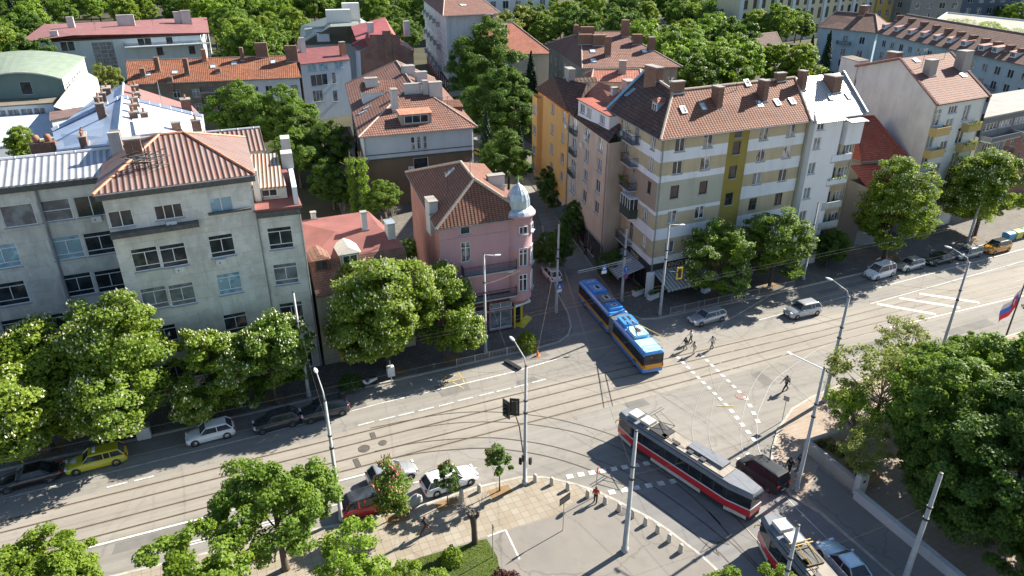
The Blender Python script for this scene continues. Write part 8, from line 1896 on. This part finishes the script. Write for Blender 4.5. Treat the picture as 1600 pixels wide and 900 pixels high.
# overhead wires
m_wire = simple('wire_dark', (.05, .05, .05), .5); m_wire2 = simple('wire_pale', (.45, .45, .44), .4, metal=.3)
def wire(pts, label, r=.022, mat=None, sag=.25, group='overhead wires'):
    r *= .42; mat = None; label = label.replace('the ', '')
    P = [Vector(p) for p in pts]; out = []
    for a, b in zip(P, P[1:]):
        for k in range(8): t = k / 8; q = a.lerp(b, t); q.z -= sag * 4 * t * (1 - t); out.append(q)
    out.append(P[-1]); mb = MB(); mb.tube(out, r, n=4); tag(mb.build('overhead_wire', mat or m_wire), label, 'wire', group)
H_ = lambda k, z: (PT[k].x, PT[k].y, z)
wire([(-60, 52.0, 5.9), (-20, 52.0, 5.9), (15, 51.9, 5.9), (45, 51.6, 5.9), (75, 51.2, 5.9), (120, 51.2, 5.9)], 'long contact wire over the far tram track of the main street', .02, sag=.05)
wire([(-60, 48.7, 5.9), (-20, 48.7, 5.9), (15, 48.7, 5.9), (45, 48.6, 5.9), (75, 48.4, 5.9), (120, 48.4, 5.9)], 'long contact wire over the near tram track of the main street', .02, sag=.05)
wire([(-60, 56.4, 6.2), (-15, 56.4, 6.2), (15, 56.6, 6.2), (30, 57.0, 6.2), (75, 56.8, 6.2), (120, 57, 6.2)], 'pale trolley wire along the north lane, outer of the two', .02, m_wire2, .06)
wire([(-60, 55.8, 6.2), (-15, 55.8, 6.2), (15, 56.0, 6.2), (30, 56.3, 6.2), (75, 56.2, 6.2), (120, 56.4, 6.2)], 'pale trolley wire along the north lane, inner of the two', .02, m_wire2, .06)
wire([(120, 45.6, 6.2), (60, 46.0, 6.2), (45, 48.5, 6.2), (38.9, 55, 6.2), (38.6, 64, 6.2), (41, 78, 6.2), (46, 100, 6.2)], 'trolley wire bending into the side street, left one', .02, m_wire2, .04)
wire([(120, 45.0, 6.2), (60, 45.4, 6.2), (45.6, 48.0, 6.2), (39.6, 54.8, 6.2), (39.3, 64, 6.2), (41.7, 78, 6.2), (46.7, 100, 6.2)], 'trolley wire bending into the side street, right one', .02, m_wire2, .04)
C1s = [(17, 49.6, 5.9), (22, 47.0, 5.9), (25.5, 42.8, 5.9), (28.4, 37, 5.9), (29.6, 31, 5.9), (29.9, 20, 5.9)]
wire(C1s, 'tram contact wire curving south over the near curved track', .02, sag=.02); wire([(20, 50.6, 5.9), (26, 47.8, 5.9), (29.6, 43, 5.9), (31.4, 36, 5.9), (32.0, 29, 5.9), (31.9, 18, 5.9)], 'tram contact wire over the front tram', .02, sag=.02)
wire([(52, 51.2, 5.9), (43, 48.1, 5.9), (37.6, 43.6, 5.9), (34.4, 38.0, 5.9), (32.8, 31, 5.9)], 'tram contact wire over the bright curved rails', .02, sag=.02)
spans = [('p7', 'p1', 8.5, 8.5), ('p8', 'p2', 8.6, 8.4), ('p6', 'p2', 8.8, 7.8), ('p6', 'p5', 8.2, 7.6), ('p11', 'p3', 7.6, 8.8), ('p10', 'p3', 8.0, 8.2), ('p10', 'p9', 7.6, 8.4), ('p3', 'p9', 7.4, 7.2), ('p9', 'p5', 7.6, 7.2), ('p12', 'p13', 7.2, 7.6), ('p12', 'p5', 7.0, 8.0), ('p15', 'p4', 8.0, 8.6), ('p14', 'p4', 8.0, 8.2), ('p6', 'p8', 8.6, 8.2), ('p2', 'p5', 8.0, 8.0), ('p7', 'p8', 7.9, 7.9), ('p10', 'p4', 8.3, 7.9)]
nm_ = {'p1': 'the lamp post by the red car', 'p2': 'the crossing corner post', 'p3': 'the right corner lamp post', 'p4': 'the lamp post behind the sparse trees', 'p5': 'the thick asphalt-corner mast', 'p6': 'the mast left of the trolleybus', 'p7': 'the mast at the grey block', 'p8': 'the mast at the pink house', 'p9': 'the mast by the black van', 'p10': 'the post at the striped block', 'p11': 'the bar terrace mast', 'p12': 'the mast at the second tram', 'p13': 'the park mast', 'p14': 'the far right lamp post', 'p15': 'the mast at the stair tower'}
for a, b, za_, zb_2 in spans: wire([H_(a, za_), H_(b, zb_2)], 'span wire between %s and %s' % (nm_[a], nm_[b]), .02, m_wire2 if a in ('p6', 'p10', 'p3') else m_wire, .5)
# small insulators hanging on the spans over the junction
# ================================================================ people
m_skin = simple('skin', (.42, .25, .18), .6, .05); 
def person(x, y, rz, h, top, bot, hair, label, stride=.3, bag=None, z=0.0, long_hair=False, skirt=False, hold=None):
    s = h / 1.75; V = []; E_ = []; Rr = []; T = []
    def v(p, r, tagn): V.append(Vector(p) * s); Rr.append(r * s); T.append(tagn); return len(V) - 1
    def e(a, b): E_.append((a, b))
    pel = v((0, 0, .96), .135, 'b'); wa = v((.01, 0, 1.10), .12, 't'); ch = v((.03, 0, 1.32), .14, 't'); nk = v((.04, 0, 1.49), .055, 's'); hd_ = v((.06, 0, 1.60), .085, 's'); tp = v((.055, 0, 1.69), .07, 's'); ns = v((.155, 0, 1.60), .014, 's')
    e(pel, wa); e(wa, ch); e(ch, nk); e(nk, hd_); e(hd_, tp); e(hd_, ns)
    for sg in (-1, 1):
        f = stride * sg
        hp = v((0, sg * .09, .90), .095, 'b'); kn = v((f * .55 + .03, sg * .095, .50), .062, 'b'); an = v((f - .05 * (sg < 0), sg * .095, .10), .042, 'b'); to = v((f + .17, sg * .11, .04), .035, 'f'); e(pel, hp); e(hp, kn); e(kn, an); e(an, to)
        sh = v((.02, sg * .18, 1.41), .062, 't'); el = v((-f * .25 - .02, sg * .25, 1.15), .046, 't'); wr = v((-f * .6 + .10, sg * .25, .93), .030, 's'); pm = v((-f * .7 + .13, sg * .25, .86), .032, 's'); e(ch, sh); e(sh, el); e(el, wr); e(wr, pm)
        bx = -f * .7 + .13
        for k in range(4):
            a_ = v((bx + .03 - .02 * k + .015, sg * (.25 - .002), .805), .010, 's'); b_ = v((bx + .045 - .02 * k, sg * .235, .765 + .006 * abs(k - 1)), .009, 's'); e(pm, a_); e(a_, b_)
        a_ = v((bx + .055, sg * .225, .85), .011, 's'); b_ = v((bx + .075, sg * .21, .815), .010, 's'); e(pm, a_); e(a_, b_)
    me = bpy.data.meshes.new('person_body'); me.from_pydata([tuple(p) for p in V], E_, []); o = bpy.data.objects.new('person', me); col.objects.link(o)
    md = o.modifiers.new('skin', 'SKIN'); md.use_smooth_shade = True
    for i, sv_ in enumerate(me.skin_vertices[0].data): sv_.radius = (Rr[i], Rr[i]); sv_.use_root = (i == pel)
    o.modifiers.new('sub', 'SUBSURF').levels = 1
    bpy.context.view_layer.update(); ev = o.evaluated_get(bpy.context.evaluated_depsgraph_get()); m2 = bpy.data.meshes.new_from_object(ev); o.modifiers.clear(); o.data = m2; m2.materials.clear(); m2.materials.append(m_skin)
    co = [q.co.copy() for q in m2.vertices]; near = []
    for c_ in co: near.append(T[min(range(len(V)), key=lambda i: (V[i] - c_).length - Rr[i])])
    nn = [q.normal.copy() for q in m2.vertices]
    def cloth_part(tags, off, mat, nm):
        fs = [tuple(p.vertices) for p in m2.polygons if sum(near[i] in tags for i in p.vertices) >= len(p.vertices) - 1]
        used = sorted({i for f in fs for i in f}); mp = {i: k for k, i in enumerate(used)}; mb = MB(); mb.v = [tuple(co[i] + nn[i] * off) for i in used]; mb.f = [tuple(mp[i] for i in f) for f in fs]; mb.m = [0] * len(fs)
        return mb.build(nm, mat, o, True)
    cloth_part(('t',), .022, top, 'jacket'); cloth_part(('b',), .014, bot, 'trousers'); cloth_part(('f',), .010, m_plast, 'shoes')
    mb = MB(); H0 = V[hd_]; n = 10
    mb.lathe([(.001, .135), (.07, .115), (.105, .06), (.112, 0), (.10, -.05 if not long_hair else -.20), (.085, -.07 if not long_hair else -.24)], n=n); mb.v = [((p[0] - .022) * s + H0.x, p[1] * s + H0.y, p[2] * s + H0.z) for p in mb.v if True]
    mb.build('hair', hair, o, True)
    for sg in (-1, 1): q = MB(); q.lathe([(.001, .012), (.012, 0), (.001, -.012)], n=6); q.v = [(p[0] * s + H0.x + .083 * s, p[1] * s + H0.y + sg * .032 * s, p[2] * s + H0.z + .012 * s) for p in q.v]; q.build('eye', m_plast, o)
    if skirt: q = MB(); q.lathe([(.15 * s, .98 * s), (.20 * s, .75 * s), (.25 * s, .50 * s)], n=12); q.build('skirt', top, o, True)
    o.location = (x, y, z); o.rotation_euler = (0, 0, R(rz)); tag(o, label, 'person')
    if bag:
        q = MB(); loft(q, [[(-.1, -.14, .0), (.1, -.14, .0), (.1, .14, .0), (-.1, .14, .0)], [(-.12, -.16, .22), (.08, -.16, .22), (.08, .16, .22), (-.12, .16, .22)], [(-.06, -.12, .44), (.06, -.12, .44), (.06, .12, .44), (-.06, .12, .44)]]); b_ = q.build('backpack', bag); c = Vector((-.17, 0, 1.02)) * s; c.rotate(Matrix.Rotation(R(rz), 3, 'Z')); b_.location = (x + c.x, y + c.y, z + c.z); b_.rotation_euler = (0, 0, R(rz)); tag(b_, 'backpack worn by ' + label[:60].replace('person ', 'the person '), 'backpack')
    return o
k_blk = simple('cloth_black', (.02, .02, .024), .9); k_wht = simple('cloth_white', (.62, .60, .57), .9); k_red = simple('cloth_red', (.40, .03, .03), .9); k_khk = simple('cloth_khaki', (.28, .26, .18), .9); k_gry = simple('cloth_grey', (.14, .14, .15), .9); k_bei = simple('cloth_beige', (.46, .40, .32), .9)
h_dk = simple('hair_dark', (.02, .014, .01), .7); h_red = simple('hair_red', (.30, .06, .03), .7); h_br = simple('hair_brown', (.10, .05, .03), .7)
person(44.1, 54.0, 160, 1.75, k_wht, k_blk, h_red, 'person with red hair, white top and black trousers, rearmost of the crossing group', .22, None, long_hair=True)
person(42.7, 53.0, 180, 1.7, k_blk, k_khk, h_dk, 'person in dark jacket and khaki trousers, left in the crossing group', .34)
person(43.0, 51.9, 175, 1.7, k_bei, k_wht, h_br, 'person in beige top and white trousers, nearest of the crossing group', .22)
person(45.4, 52.0, 185, 1.75, k_wht, k_gry, h_dk, 'person in light shirt walking behind the crossing group', .34, k_blk)
person(47.2, 42.8, 180, 1.88, k_gry, k_blk, h_dk, 'person in grey jacket striding across the road at the right corner', .42, k_blk)
person(38.9, 33.2, 200, 1.78, k_blk, k_blk, h_dk, 'person in black beside the mast near the black people carrier', .28, z=KZ)
person(39.9, 33.2, 160, 1.78, k_blk, k_gry, h_br, 'person in dark clothes partly hidden behind the mast', .15, z=KZ)
person(22.6, 36.5, 60, 1.62, k_red, k_blk, h_br, 'person in red jacket standing at the bollards', .06, z=KZ)
person(9.4, 38.5, 175, 1.8, k_blk, simple('cloth_maroon', (.10, .035, .03), .9), simple('cap_maroon', (.16, .03, .05), .8), 'person in black with maroon cap striding along the front pavement', .45, z=KZ)
person(44.9, 79.6, 260, 1.75, k_blk, k_blk, h_dk, 'dark figure in the shaded side street, left of two', .25); person(45.7, 79.2, 255, 1.75, k_gry, k_blk, h_dk, 'dark figure in the shaded side street, right of two', .25)
